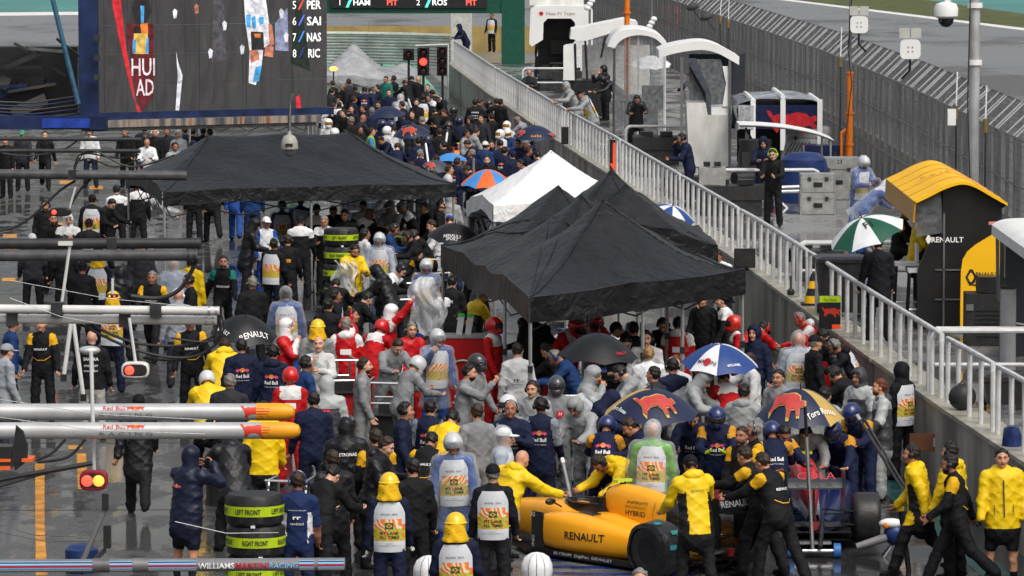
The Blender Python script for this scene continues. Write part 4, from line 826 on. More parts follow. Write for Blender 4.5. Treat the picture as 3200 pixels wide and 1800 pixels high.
# ------------------------------------------------------------------ cases, bins, bags, signs
def flight_case(x, y, Y, w, h, d, lab, m=alu, n=None):
    p = PY('N', x, y, Y); p.z = LEDGE; t = thing('equipment_case', lab, 'case', p, group='equipment cases on the platform')
    rel_box(t, 'body', (0, 0, h*.36), (w, d, h*.70), m); rel_box(t, 'lid', (0, 0, h*.86), (w+.012, d+.012, h*.27), m)
    for sx in (-1, 1): rel_box(t, 'corner_guard', (sx*w/2*.97, -d/2-.004, h*.5), (.04, .012, h), steel)
    for sx in (-.25, .25): rel_box(t, 'latch', (sx*w, -d/2-.012, h*.72), (.08, .014, .09), dark_m)
    rel_box(t, 'handle', (0, -d/2-.012, h*.42), (.2, .014, .1), black_p)
    if n: text(n, .1, facing((w*.02, -d/2-.02, h*.86)), txt_k, t)
    return t
flight_case(540, 830, 113, .98, 1.0, .7, 'large grey flight case numbered twenty-three behind the scaffold', alu, '23')
c1 = flight_case(320, 1020, 108, .8, .5, .6, 'lower silver case of two below the blue tarp')
c2 = flight_case(320, 1020, 108, .78, .42, .58, 'upper silver case of two below the blue tarp'); c2.location.z = LEDGE+.502
flight_case(390, 470, 122, 1.1, .8, .8, 'film wrapped navy case behind the scaffold', navy_p); flight_case(200, 400, 127, 1.2, 1.0, .9, 'pale film wrapped case beside the navy case', mat('wrapped_grey', (.4, .42, .45), .2, var=.3, bump=.4))
p = PY('N', 170, 900, 112); p.z = LEDGE; t = thing('covered_equipment', 'equipment under a dark blue tarp behind the scaffold', 'tarp', p)
obj('tarp', MB().loft([[((.62+.05*math.sin(4*a+5*z))*s*math.cos(a), .5*s*math.sin(a), z) for a in [2*math.pi*j/18 for j in range(18)]] for z, s in ((0, 1.05), (.5, 1), (1.0, .92), (1.15, .6), (1.18, .1))]), tarp_b, t)
def bin_(x, y, z0, w, h, lab, reg='F'):
    p = at_z(*px(reg, x, y), z0+h); t = thing('wheelie_bin', lab, 'bin', (p.x, p.y, z0), group='black wheelie bins on the platform')
    obj('bin_body', MB().loft([[(sx*w/2*k, sy*w/2*k, z) for sx, sy in ((-1, -1), (1, -1), (1, 1), (-1, 1))] for z, k in ((.08, .8), (h-.1, 1))]), black_r, t, 0); obj('lid', MB().loft([[(sx*w/2*k, sy*w/2*k, z) for sx, sy in ((-1, -1), (1, -1), (1, 1), (-1, 1))] for z, k in ((h-.1, 1.06), (h-.04, 1.06), (h, .8))]), black_p, t, 0)
    for s in (-1, 1): obj('wheel', MB().tube([(s*w*.36, w*.4, .09), (s*w*.46, w*.4, .09)], .09, 12), black_r, t)
    obj('handle', MB().tube([(-w*.35, w*.52, h-.08), (-w*.35, w*.6, h-.06), (w*.35, w*.6, h-.06), (w*.35, w*.52, h-.08)], .015, 6), black_p, t)
bin_(1200, 475, LEDGE, .85, 1.05, 'black wheelie bin under the green and white umbrella'); bin_(2440, 1355, LEDGE, .7, .52, 'black wheelie bin cut off at the right edge')
p = VZ(2403, 1032, LEDGE+.013); t = thing('round_bag', 'round black bag resting on the ledge behind the railing posts', 'bag', (p.x+.1, p.y, LEDGE+.014)); obj('bag_body', MB().ell((0, 0, .19), (.2, .16, .19)), black_r, t); obj('strap', MB().tube([(-.06, 0, .36), (0, 0, .42), (.06, 0, .36)], .012, 6), black_p, t)
p = VZ(2536, 1122, LEDGE+.013); t = thing('blue_bag', 'crumpled navy bag on the ledge at the right edge', 'bag', (p.x+.05, p.y, LEDGE+.014)); obj('bag_body', MB().loft([[(rx*math.cos(a)*(1+.1*math.sin(3*a+z*20)), .12*math.sin(a), z) for a in [2*math.pi*j/14 for j in range(14)]] for z, rx in ((0, .13), (.1, .14), (.24, .10), (.27, .05))]), tarp_b, t); obj('drawstring', MB().tube([(-.05, -.06, .26), (.05, -.06, .26)], .01, 5), dark_m, t)
def wall_sign(name, lab, x0, y0, x1, y1, reg, m, side=-.012):
    c = px(reg, (x0+x1)/2, (y0+y1)/2); k = None
    for it in range(60):      # depth at which the picture position meets the wall face
        Yt = 60+it*1.5; p = at_y(*c, Yt)
        if p.x < wall_x(Yt)-.04: k = Yt
    p = at_y(*c, k); a, b = at_y(*px(reg, x0, y0), k), at_y(*px(reg, x1, y1), k); t = thing(name, lab, 'sign', p)
    w, h = b.x-a.x, a.z-b.z; rel_box(t, 'board', (0, 0, 0), (w, .07, h), m); rel_box(t, 'bracket', (w/2+.02, .1, 0), (.04, .16, h*.6), dark_m); return t, w, h
def sign_at(name, lab, x0, y0, x1, y1, reg, Y, m):
    p = PY(reg, (x0+x1)/2, (y0+y1)/2, Y); a, b = PY(reg, x0, y0, Y), PY(reg, x1, y1, Y); t = thing(name, lab, 'sign', p); w, h = b.x-a.x, a.z-b.z; rel_box(t, 'board', (0, 0, 0), (w, .07, h), m); return t, w, h
sgK = lambda x: None
def wall_depth(reg, x, y, z):
    p = at_z(*px(reg, x, y), z); return p.y
Ya = wall_depth('K', 690, 560, LEDGE); t, w, h = sign_at('arrow_sign', 'black board with orange down arrow standing on the wall ledge', 622, 150, 750, 560, 'K', Ya-.05, black_p)
or_ = mat('arrow_orange', '#e8502a', .4, var=.05, emit=.25); obj('arrow', MB().prism([(-.045, .42*h), (.045, .42*h), (.045, -.22*h), (.13, -.22*h), (0, -.46*h), (-.13, -.22*h), (-.045, -.22*h)], facing((0, -.037, 0)), .001), or_, t, 0); rel_box(t, 'stand_foot', (0, 0, -h/2-.04), (w*.6, .2, .08), galv)
obj('handle', MB().tube([(-w*.4, 0, h/2), (-w*.4, 0, h/2+.05), (w*.4, 0, h/2+.05), (w*.4, 0, h/2)], .015, 6), galv, t)
Yb = wall_depth('F', 475, 545, LEDGE+.1); t, w, h = sign_at('loudspeaker', 'square black loudspeaker on the wall ledge above the black canopy', 395, 425, 555, 570, 'F', Yb, black_p); rel_box(t, 'grille', (0, -.04, 0), (w*.86, .012, h*.86), black_r); rel_box(t, 'bracket', (0, .08, -h/2-.03), (w*.4, .1, .06), dark_m)
Yc = wall_depth('B', 1842, 1085, LEDGE+.05); t, w, h = sign_at('loudspeaker', 'small black loudspeaker hung on the railing beside the navy umbrella', 1815, 955, 1870, 1085, 'B', Yc, black_p); rel_box(t, 'grille', (0, -.04, 0), (w*.8, .012, h*.86), black_r)
Yd = wall_depth('F', 1115, 1025, LEDGE+.1)-.1; t, w, h = sign_at('pit_board', 'tall pit board with lime top and red print on the railing', 1035, 780, 1195, 1030, 'F', Yd, black_p)
lime = mat('lime_panel', '#a9c81c', .4, var=.1, emit=.1); rel_box(t, 'lime_header', (0, -.038, h*.40), (w*.98, .008, h*.19), lime); text('Toro Rosso', .055, facing((0, -.0435, h*.335)), txt_k, t, width=w*.62, bold=.01)
obj('emblem', MB().prism([(q[0]*-.42*w/.5, q[1]*.36*w/.5) for q in BULLP], facing((.03, -.037, .0)), .002), bull_r, t, 0); rel_box(t, 'orange_block', (w*.3, -.038, -h*.43), (w*.4, .008, h*.14), or_)
p = PY('F', 822, 755, wall_depth('F', 822, 780, LEDGE)); t = thing('ball_camera', 'small round black camera clamped to the railing foot', 'camera', p); obj('housing', MB().ell((0, 0, 0), (.07, .07, .08)), black_p, t); obj('clamp', MB().tube([(0, 0, .07), (0, .05, .3)], .02, 6), dark_m, t)
p = PY('F', 985, 830, 84.5); p.z = LEDGE; t = thing('warning_cone', 'black and yellow striped warning cone behind the railing', 'cone', p); 
for k in range(4): obj('cone_band', MB().lathe([(.15-.03*k, .05+.13*k), (.15-.03*(k+1), .05+.13*(k+1))], 14), yellow_p if k % 2 == 0 else black_p, t)
obj('cone_base', MB().box((0, 0, .025), (.4, .4, .05)), black_r, t, 0)
# ------------------------------------------------------------------ masts, antennas, cameras along the fence
def vpole(t, o, reg, x0, y0, x1, y1, Y, r, m, nm='pole', n=10): obj(nm, MB().tube([PY(reg, x0, y0, Y)-o, PY(reg, x1, y1, Y)-o], r, n), m, t)
orange_m = mat('mast_orange', '#d9731a', .4, var=.15, scale=8)
Y = 121.5; o = PY('C', 1262, 1245, Y); o.z = LEDGE
t = thing('telescopic_mast', 'orange telescopic mast with grey top section in front of the fence', 'mast', o); top0 = PY('C', 1260, 540, Y)-o
obj('lower_section', MB().tube([(0, 0, 0), (0, 0, top0.z*.62)], .085, 12), orange_m, t); obj('middle_section', MB().tube([(0, 0, top0.z*.6), (0, 0, top0.z)], .07, 12), orange_m, t); tz = (PY('C', 1265, -40, Y)-o).z
obj('upper_section', MB().tube([(0, 0, top0.z), (0.01, 0, tz)], .04, 10), galv, t)
for z, r_ in ((top0.z*.60, .12), (top0.z*.98, .09), (top0.z*.88, .085), (.05, .13), (top0.z*.3, .11)): obj('collar', MB().tube([(0, 0, z), (0, 0, z+.05)], r_, 12), orange_m, t)
obj('crank', MB().tube([(-.2, 0, top0.z*.1), (-.2, 0, top0.z*.42), (-.08, 0, top0.z*.45)], .045, 8), orange_m, t); obj('cable', MB().tube([(.04, -.06, tz), (-.06, -.08, tz*.7), (.05, -.1, top0.z*.9), (-.1, -.12, top0.z*.4), (-.2, -.1, .1)], .014, 5), black_r, t)
for i, (x, y, Y, lab) in enumerate(((1335, 185, 121, 'flat white panel antenna beside the orange mast'), (1720, 370, 112, 'flat white panel antenna standing above the fence'))):
    p = PY('C', x, y, Y); t = thing('panel_antenna', lab, 'antenna', p, group='panel antennas above the fence'); s = .98 if i == 0 else 1.05
    rr = [(.23*s*math.copysign(abs(math.cos(a))**.45, math.cos(a)), .22*s*math.copysign(abs(math.sin(a))**.45, math.sin(a))) for a in [2*math.pi*j/24 for j in range(24)]]
    obj('panel', MB().prism(rr, facing((0, -.06, 0)), .1), white_p, t, 30)
    for sx in (-.13, .13): rel_box(t, 'patch', (sx*s, 0, .36*s), (.23*s, .03, .23*s), mat('patch_grey', (.42, .43, .40), .4, var=.1))
    for k in range(4): obj('bolt', MB().ell((.05*(k % 2*2-1), -.075, .05*(k//2*2-1)), (.015, .012, .015), 8, 5), dark_m, t)
    obj('bracket', MB().tube([(0, -.0, -.2), (0, .1, -.5), (fen_x(Y)-p.x, .3, -.7)], .03, 6), dark_m, t)
Y = 93.5; o = PY('C', 2200, 900, Y); o.z = LEDGE; t = thing('camera_pole', 'grey pole at the right carrying a white dome camera arm', 'pole', o); tz = (PY('C', 2205, -60, Y)-o).z
obj('pole', MB().tube([(0, 0, 0), (0, 0, tz)], .105, 12), galv_l, t); obj('upper_pole', MB().tube([(0, 0, tz-.02), (0, 0, tz+.5)], .05, 10), galv_l, t)
for yy in (40, 470): z = (PY('C', 0, yy, Y)-o).z; obj('clamp', MB().tube([(0, 0, z-.05), (0, 0, z+.05)], .15, 12), white_p, t)
d_ = PY('C', 1990, 60, Y)-o; obj('arm', MB().tube([(0, 0, d_.z+.25), (-.35, 0, d_.z+.27), (d_.x+.1, 0, d_.z+.22), (d_.x, 0, d_.z+.1)], .05, 8), white_p, t)
h_ = obj('dome_housing', MB().lathe([(.08, .12), (.2, .08), (.24, 0), (.235, -.16), (.18, -.2), (.001, -.2)], 20, Matrix.Translation(d_)), white_p, t); obj('dome_glass', MB().lathe([(.16, -.2), (.14, -.3), (.08, -.36), (.001, -.38)], 16, Matrix.Translation(d_)), mat('dome_dark', (.01, .01, .012), .06, var=0), h_)
obj('cable', MB().tube([(-.1, -.1, tz), (-.14, -.12, tz*.6), (-.08, -.12, tz*.3), (.0, -.12, .2)], .013, 5), black_r, t)
jb = PY('C', 2030, 880, Y)-o; rel_box(t, 'junction_box', (jb.x, -.05, jb.z), (.16, .1, .32), white_p)
for i, (x, yt, yb, Y) in enumerate(((1200, 205, 430, 124), (2070, 540, 800, 98), (2290, 645, 900, 92), (295, -30, 120, 158), (355, -30, 150, 155))):
    a, b = PY('C', x+4, yt, Y), PY('C', x-4, yb, Y); zb_ = LEDGE; t = thing('whip_antenna', ['white whip antenna left of the orange mast', 'white whip antenna left of the camera pole', 'white whip antenna right of the camera pole', 'thin whip antenna high above the far fence', 'second thin whip antenna above the far fence'][i], 'antenna', (b.x, Y, zb_), group='whip antennas on the fence')
    obj('whip', MB().tube([(0, 0, b.z-zb_), (a.x-b.x, 0, a.z-zb_)], .017, 6), white_p, t); obj('mount', MB().tube([(0, 0, b.z-zb_-.25), (0, 0, b.z-zb_+.02)], .045, 8), mat('brass', (.3, .22, .08), .4, .6), t); obj('pole', MB().tube([(0, 0, 0), (0, 0, b.z-zb_-.2)], .02, 6), dark_m, t)
for i, (x, y, lab) in enumerate(((85, 50, 'upper dark furry microphone above the fence'), (190, 125, 'lower dark furry microphone above the fence'))):
    p = PY('C', x, y, 160-2*i); t = thing('furry_microphone', lab, 'microphone', p, group='microphones above the fence'); obj('windshield', MB().ell((0, 0, 0), (.23, .12, .12), rot=Matrix.Rotation(R(-18), 3, 'Y')), mat('fur_grey', (.06, .06, .065), .9, var=.5, scale=25, bump=.8, bscale=50), t); obj('arm', MB().tube([(0, 0, -.1), (.3, .2, -.5)], .018, 6), dark_m, t)
p = PY('O', 1690, 190, 201); t = thing('start_light_panel', 'red lit light bars glowing through the far fence', 'light', (fen_x(201)+.9, 201, 2.0)); o = t.location.copy()
px0 = (fen_x(172)+.9)
for x0, x1, y0, y1 in ((1600, 1637, 55, 318), (1678, 1712, 55, 318), (1774, 1795, 55, 150), (1774, 1795, 185, 315)):
    a, b = PY('O', x0, y0, 201), PY('O', x1, y1, 201); obj('light_bar', MB().box(((a.x+b.x)/2-o.x, 0, (a.z+b.z)/2-o.z), (b.x-a.x, .06, a.z-b.z)), mat('bar_red', (1, .10, .07), .4, var=.2, emit=2.2), t, 0)
obj('support', MB().tube([(PY('O', 1697, 0, 201).x-o.x, .1, -2), (PY('O', 1697, 0, 201).x-o.x, .1, 2.0)], .05, 6), dark_m, t)
p = PY('O', 1240, 215, 150); t = thing('telescopic_mast', 'slim orange mast standing behind the white canopy stand', 'mast', (p.x, 150, LEDGE)); obj('lower_section', MB().tube([(0, 0, 0), (0, 0, p.z-LEDGE+.9)], .085, 10), orange_m, t); obj('collar', MB().tube([(0, 0, p.z-LEDGE+.2), (0, 0, p.z-LEDGE+.26)], .13, 10), orange_m, t)
for i, (x, y, lab) in enumerate(((838, 45, 'white sensor cluster above the white booth'), (1505, 245, 'white sensor cluster on a pole behind the arch'))):
    p = PY('O', x, y, 156); t = thing('sensor_pole', lab, 'sensor', (p.x, 156, LEDGE), group='sensor poles'); obj('pole', MB().tube([(0, 0, 0), (0, 0, p.z-LEDGE+1.0)], .04, 8), galv, t)
    for k in range(3): obj('sensor', MB().ell((.07*(k-1), -.08, p.z-LEDGE+.12*(k-1)), (.11, .09, .09)), white_p, t)
# ------------------------------------------------------------------ racing cars (x right, y forward, origin on the ground under the rear axle)
tyre_m = mat('wet_tyre', (.022, .022, .023), .38, var=.3, scale=14, bump=.5, bscale=30, dist=.008); carbon = mat('carbon_black', (.014, .014, .016), .22, var=.3, scale=30, coat=.4); rim_m = mat('rim_dark', (.05, .05, .055), .3, .7, var=.1)
def paint(h): return mat('paint_'+h.strip('#'), h, .3, var=.06, scale=2, coat=.35, spec=.3)
def sup(hw, zb, zt, cx=0.0, n=16, e=.62, xin=None):
    out = []
    for j in range(n):
        a = 2*math.pi*j/n; c, s = math.cos(a), math.sin(a); x = math.copysign(abs(c)**e, c)*hw; z = math.copysign(abs(s)**e, s)
        out.append((cx+x, (zb+zt)/2+z*(zt-zb)/2))
    return out
def sweep(secs, n=18, sub=4):
    """secs: (y, centre x, half width, z bottom, z top, squareness); smooth in between"""
    P = [np.array(s, float) for s in secs]; full = []
    for i in range(len(P)-1):
        p0, p1, p2, p3 = P[max(i-1, 0)], P[i], P[i+1], P[min(i+2, len(P)-1)]
        for s in range(sub):
            u = s/sub; full.append(.5*((2*p1)+(p2-p0)*u+(2*p0-5*p1+4*p2-p3)*u*u+(3*p1-p0-3*p2+p3)*u**3))
    full.append(P[-1]); return MB().loft([[(x, q[0], z) for x, z in sup(max(q[2], .004), q[3], max(q[4], q[3]+.01), q[1], n, q[5])] for q in full])
WHEELS = {}
def wheel_meshes(w, tread=True):
    if w in WHEELS: return WHEELS[w]
    r = .333; h = w/2; prof = [(.17, -h*.86), (.24, -h), (.30, -h*.96), (.322, -h*.82), (r, -h*.6), (r, -h*.2), (r, h*.2), (r, h*.6), (.322, h*.82), (.30, h*.96), (.24, h), (.17, h*.86)]
    M = Matrix.Rotation(R(90), 4, 'Y'); mb = MB(); n = 36; rings = []
    for k, (rr, z) in enumerate(prof):
        ring = []
        for j in range(n):
            g = .992 if (tread and 3 <= k <= 8 and (j+(k*2)) % 4 == 0) else 1.0; a = 2*math.pi*j/n; ring.append(M @ Vector((rr*g*math.cos(a), rr*g*math.sin(a), z)))
        rings.append(ring)
    mb.loft(rings, 0, False); ty = mb.mesh('tyre', 50); mb = MB()
    mb.lathe([(.175, -h*.84), (.165, -h*.5), (.12, -h*.42), (.05, -h*.5), (.001, -h*.52)], 20, M); mb.lathe([(.001, h*.52), (.05, h*.5), (.12, h*.42), (.165, h*.5), (.175, h*.84)], 20, M)
    for k in range(8):
        a = 2*math.pi*k/8
        for sg in (-1, 1): mb.tube([M @ Vector((.04*math.cos(a), .04*math.sin(a), sg*h*.52)), M @ Vector((.16*math.cos(a), .16*math.sin(a), sg*h*.62))], .014, 4)
    WHEELS[w] = (ty, mb.mesh('rim')); return WHEELS[w]
def f1_car(lab, loc, rz, body, cover, pod, wing, band=None, z=0.0, detail=True, grp='racing cars on the grid', pitch=0):
    t = thing('racing_car', lab, 'racing car', (loc[0], loc[1], z), rz, grp)
    b, cv, pd, wg = paint(body), paint(cover), paint(pod), paint(wing)
    nose = obj('nose', sweep([(4.5, 0, .06, .16, .27, .7), (4.25, 0, .10, .18, .36, .7), (3.8, 0, .15, .2, .50, .65), (3.3, 0, .20, .18, .62, .6)]), b, t)
    obj('chassis', sweep([(3.32, 0, .20, .18, .62, .6), (2.9, 0, .26, .12, .66, .55), (2.45, 0, .33, .08, .68, .5), (2.2, 0, .35, .07, .66, .5), (1.9, 0, .36, .07, .60, .5), (1.3, 0, .36, .07, .62, .5), (.6, 0, .26, .08, .5, .6), (0, 0, .16, .12, .4, .7), (-.35, 0, .08, .2, .34, .8)]), b, t)
    obj('cockpit', MB().loft([[(x*k, 1.95+y*k, zz) for x, y in [(.24*math.copysign(abs(math.cos(a))**.7, math.cos(a)), .42*math.copysign(abs(math.sin(a))**.7, math.sin(a))) for a in [2*math.pi*j/18 for j in range(18)]]] for zz, k in ((.58, 1.0), (.705, 1.0), (.71, .86), (.62, .8), (.61, .05))]), carbon, t)
    ec = obj('engine_cover', sweep([(1.56, 0, .14, .60, .93, .8), (1.42, 0, .165, .50, .985, .75), (1.1, 0, .185, .40, .985, .72), (.7, 0, .17, .30, .935, .7), (.3, 0, .125, .25, .82, .7), (-.1, 0, .07, .22, .62, .75), (-.4, 0, .03, .22, .40, .8)]), cv, t)
    obj('air_intake', MB().loft([[(x, 1.575, zz) for x, zz in sup(.115*k, .76-.11*k+.07, .76+.11*k+.07, 0, 14, .75)] for k in (1, .2)]), carbon, ec)
    for s in (-1, 1):
        pod_o = obj('sidepod', sweep([(2.22, s*.50, .20, .20, .56, .45), (2.1, s*.50, .225, .14, .60, .5), (1.75, s*.49, .235, .10, .615, .62), (1.3, s*.43, .225, .09, .57, .68), (.85, s*.32, .20, .08, .48, .72), (.45, s*.24, .17, .09, .40, .7), (.1, s*.16, .10, .11, .3, .8)]), pd, t)
        obj('intake', MB().loft([[(x, 2.228+.002, zz) for x, zz in sup(.17*k, .39-.16*k, .39+.16*k, s*.50, 14, .5)] for k in (1, .1)]), carbon, pod_o)
        obj('barge_board', MB().box((s*.70, 2.25, .36), (.02, .26, .48), Matrix.Rotation(R(8*s), 3, 'Z')), carbon, t, 0)
        mi = obj('mirror', MB().ell((s*.52, 2.2, .72), (.09, .04, .045)), wg, t); obj('stalk', MB().tube([(s*.34, 2.18, .64), (s*.45, 2.2, .70)], .012, 5), carbon, mi)
        for yy, zz in ((3.4, .42), (3.4, .25), (0, .40), (0, .22)):
            for dy in (-.28, .22): obj('suspension_arm', MB().tube([(s*.16, yy+dy, zz+.02), (s*.66, yy, zz)], .014, 5), carbon, t)
    obj('floor', MB().prism([(-.45, 3.0), (-.70, 2.5), (-.72, .5), (-.5, -.15), (.5, -.15), (.72, .5), (.70, 2.5), (.45, 3.0)], Matrix.Translation((0, 0, .075)), .025), carbon, t, 0)
    obj('diffuser', MB().add([(-.5, -.15, .06), (.5, -.15, .06), (.48, -.55, .2), (-.48, -.55, .2), (-.5, -.15, .085), (.5, -.15, .085), (.48, -.55, .225), (-.48, -.55, .225)], [(3, 2, 1, 0), (4, 5, 6, 7), (2, 3, 7, 6), (0, 4, 7, 3), (1, 2, 6, 5)]), carbon, t, 0)
    def foil(y0, z0, ch, hw, th, ang):
        M = Matrix.Rotation(R(ang), 3, 'X'); pr = [(0, 0), (.25, .35), (.6, .3), (1, 0), (.6, -.12), (.2, -.2)]; return MB().loft([[Vector((x, y0, z0))+M @ Vector((0, -p[0]*ch, p[1]*th)) for p in pr] for x in (-hw, hw)])
    rw = obj('rear_wing', foil(-.38, .84, .26, .368, .04, 12), carbon, t); obj('flap', foil(-.58, .93, .17, .366, .04, 42), wg, rw); obj('beam_wing', foil(-.45, .34, .16, .36, .03, 16), carbon, rw)
    for s in (-1, 1): obj('end_plate', MB().prism([(-.30, .42), (-.30, .80), (-.36, 1.02), (-.78, 1.03), (-.80, .55), (-.62, .30), (-.45, .28)], basis((s*.375, 0, 0), (0, 1, 0), (0, 0, 1)), .015), wg, rw, 0)
    obj('wing_pillar', MB().box((0, -.36, .6), (.03, .12, .52)), carbon, rw, 0)
    fw = obj('front_wing', foil(4.55, .11, .30, .80, .03, -4), b, t); obj('flap', foil(4.30, .17, .20, .80, .03, -20), wg, fw)
    for s in (-1, 1): obj('end_plate', MB().box((s*.815, 4.35, .19), (.02, .45, .26)), carbon, fw, 0)
    obj('camera_pod', MB().box((0, 1.38, 1.03), (.26, .09, .035)), mat('pod_lime', '#b9d23a', .4, var=.1), t); obj('camera_mast', MB().box((0, 1.38, .995), (.03, .09, .06)), carbon, t, 0)
    obj('crash_light', MB().box((0, -.62, .30), (.07, .05, .1)), mat('rain_light', (.25, .02, .02), .3, var=0), t, 0)
    for s in (-1, 1):
        for y, w, x in ((3.4, .25, .78), (0, .36, .72)):
            ty, ri = wheel_meshes(w); w_ = thing('wheel', None, None, (0, 0, 0)); w_.parent = t; w_.location = (s*x, y, .333)
            share('tyre', ty, [tyre_m], w_); share('rim', ri, [rim_m], w_)
            if band: obj('tyre_mark', MB().lathe([(.305, 0), (.285, .003)], 28, basis((s*(w/2+.001), 0, 0), (0, 1, 0), (0, 0, s))), band, w_)
    return t, pd
# yellow car being pushed into place
car, _ = f1_car('yellow racing car with black rear and covered rear wheel being pushed', (2.36, 60.4), R(42), '#f0a51a', '#f0a51a', '#f0a51a', '#121316')
def sidetext(t, s, y, z, h, x, m, w=None, **k):
    """lettering on the left flank, reading from the nose backwards"""
    return text(s, h, basis((x, y, z), (0, -1, 0), (0.12, 0, 1)), m, t, width=w, **k)
def flank(t, sd, name, s, y, z, h, m, w=None, **k):
    """lay lettering on the left side of a body part by dropping it on to the surface"""
    o = [c for c in t.children if c.name.split('.')[0] == name and (name != 'sidepod' or min(v[0] for v in c.bound_box) < -.4)][0]
    bv = BVHTree.FromPolygons([v.co for v in o.data.vertices], [tuple(p.vertices) for p in o.data.polygons])
    def fn(u, v):
        q, nrm, i, dd = bv.ray_cast(Vector((-2, y-u, z+v)), Vector((1, 0, 0))); return (q+Vector((-.006, 0, .002))) if q else Vector((-.2, y-u, z+v))
    return text(s, h, None, m, t, width=w, fn=fn, **k)
flank(car, -1, 'sidepod', 'RENAULT', 1.40, .30, .10, txt_k, .62, bold=.02)
flank(car, -1, 'engine_cover', 'HYBRID', .95, .62, .07, txt_k, .36, bold=.01); flank(car, -1, 'engine_cover', 'PERFORMANCE', .95, .715, .035, mat('print_olive', '#7d5a10', .5, var=0), .38); flank(car, -1, 'engine_cover', 'INFINITI', .92, .775, .04, txt_k, .38, shear=.3); flank(car, -1, 'engine_cover', 'TOTAL', .5, .48, .045, txt_k, .22)
o = [c for c in car.children if c.name.startswith('sidepod')][0]
mb = MB(); bv = None
text('RENAULT', .085, basis((0, -.735, .90), (1, 0, 0), (0, .35, 1)), mat('print_silver', '#8d9093', .4, var=0), car, width=.56, bold=.02)
obj('rear_shroud', sweep([(.42, 0, .146, .22, .862, .7), (.2, 0, .118, .22, .79, .7), (-.1, 0, .078, .2, .635, .75), (-.42, 0, .036, .2, .41, .8)]), carbon, car)
text('ONES', .05, basis((-.715, 2.3, .2), (0, 0, 1), (0, 1, 0)), txt_w, car) ; text('30', .07, basis((-.715, 2.33, .53), (0, -1, 0), (0, 0, 1)), txt_w, car)
for k in range(5): obj('louvre', MB().box((-.36, 1.72-.055*k, .622-.004*k), (.16, .02, .012), Matrix.Rotation(R(25), 3, 'X')), carbon, car, 0)
for yy in (1.58, .62): obj('panel_gap', MB().tube([(-.19*math.cos(a)-.0, yy, (.75 if yy > 1 else .62)+(.235 if yy > 1 else .29)*math.sin(a)) for a in [R(12*i) for i in range(8)]], .004, 4), txt_k, car)
obj('cockpit_rim', MB().tube([(.25*math.cos(a), 1.95+.43*math.sin(a), .712) for a in [2*math.pi*j/20 for j in range(21)]], .012, 5), carbon, car); obj('head_rest', MB().box((0, 1.62, .74), (.36, .14, .12)), carbon, car); obj('floor_edge', MB().box((-.722, 1.4, .10), (.02, 1.9, .07)), carbon, car, 0)
text('ELYSIUM  DigiPen  DEVIALET', .035, basis((-.7335, 1.35, .085), (0, -1, 0), (0, 0, 1)), txt_w, car, width=1.1)
# loose black cover on its near rear wheel
obj('wheel_cover', MB().loft([[(-.72+x, .36*k*math.cos(a)*(1+.03*math.sin(7*a+x*20)), .34+.36*k*math.sin(a)*(1+.03*math.sin(5*a+x*14))) for a in [2*math.pi*j/26 for j in range(26)]] for x, k in ((-.19, .82), (-.17, .99), (0, 1.02), (.17, .99), (.19, .8))], 0, False), mat('wheel_wrap', (.02, .021, .023), .3, var=.3, scale=8, bump=.8, bscale=9, dist=.03), car)
for a_, x in ((50, .05), (-10, .1), (80, -.05), (20, -.1)): a = R(a_+90); obj('wrap_print', MB().box((-.72+x, .372*math.cos(a), .34+.372*math.sin(a)), (.12, .012, .06), Matrix.Rotation(a-R(90), 3, 'X') @ Matrix.Rotation(R(90), 3, 'X')), mat('print_teal', '#2c7a80', .5, var=0), car, 0)
for k in range(3): obj('skate_wheel', MB().tube([(-.52+.02*k, 1.9-.32*k, .05), (-.45+.02*k, 1.9-.32*k, .05)], .048, 12), black_r, car)
# red and navy car seen from behind
car2, _ = f1_car('navy and red racing car seen from behind on a jack at the lower right', (3.95, 62.5), R(1.5), '#16204a', '#b8242c', '#16204a', '#2a2d34', z=.07)
text('COLA', .10, basis((0, -.752, .935), (1, 0, 0), (0, .5, 1)), txt_r, car2, width=.5)
for s in (-1, 1):
    obj('flank_stripe', MB().loft([[(s*.10, 1.2, .80), (s*.16, 1.2, .70), (s*.17, 1.2, .55)], [(s*.07, .3, .62), (s*.125, .3, .55), (s*.14, .3, .42)], [(s*.03, -.3, .42), (s*.07, -.3, .40), (s*.09, -.3, .33)]], 0, False, False), mat('stripe_silver', '#a9aeb4', .25, var=.1), car2)
# rear jack under it
jk = thing('car_jack', 'long handled steel car jack with blue wheels behind the navy car', 'jack', (3.75, 61.55, 0))
a = PY('I', 940, 395, 60.9)-jk.location; b = PY('I', 985, 1240, 61.4)-jk.location
obj('handle', MB().tube([b, a], .028, 8), steel, jk); obj('grip', MB().tube([a, a+(a-b).normalized()*.42], .022, 8), black_r, jk); obj('lift_arm', MB().tube([b+Vector((.1, 0, .02)), b+Vector((.16, .5, .3))], .03, 6), dark_m, jk)
for s in (-.32, .28): obj('wheel', MB().tube([(s+b.x, -.05, .1), (s+.09+b.x, -.05, .1)], .1, 16), mat('jack_blue', '#2f6ab0', .35, var=.1), jk)
obj('axle', MB().tube([(-.3+b.x, -.05, .1), (.3+b.x, -.05, .1)], .022, 6), steel, jk); obj('foot_plate', MB().box((b.x, 0, .2), (.5, .12, .03)), steel, jk, 0)
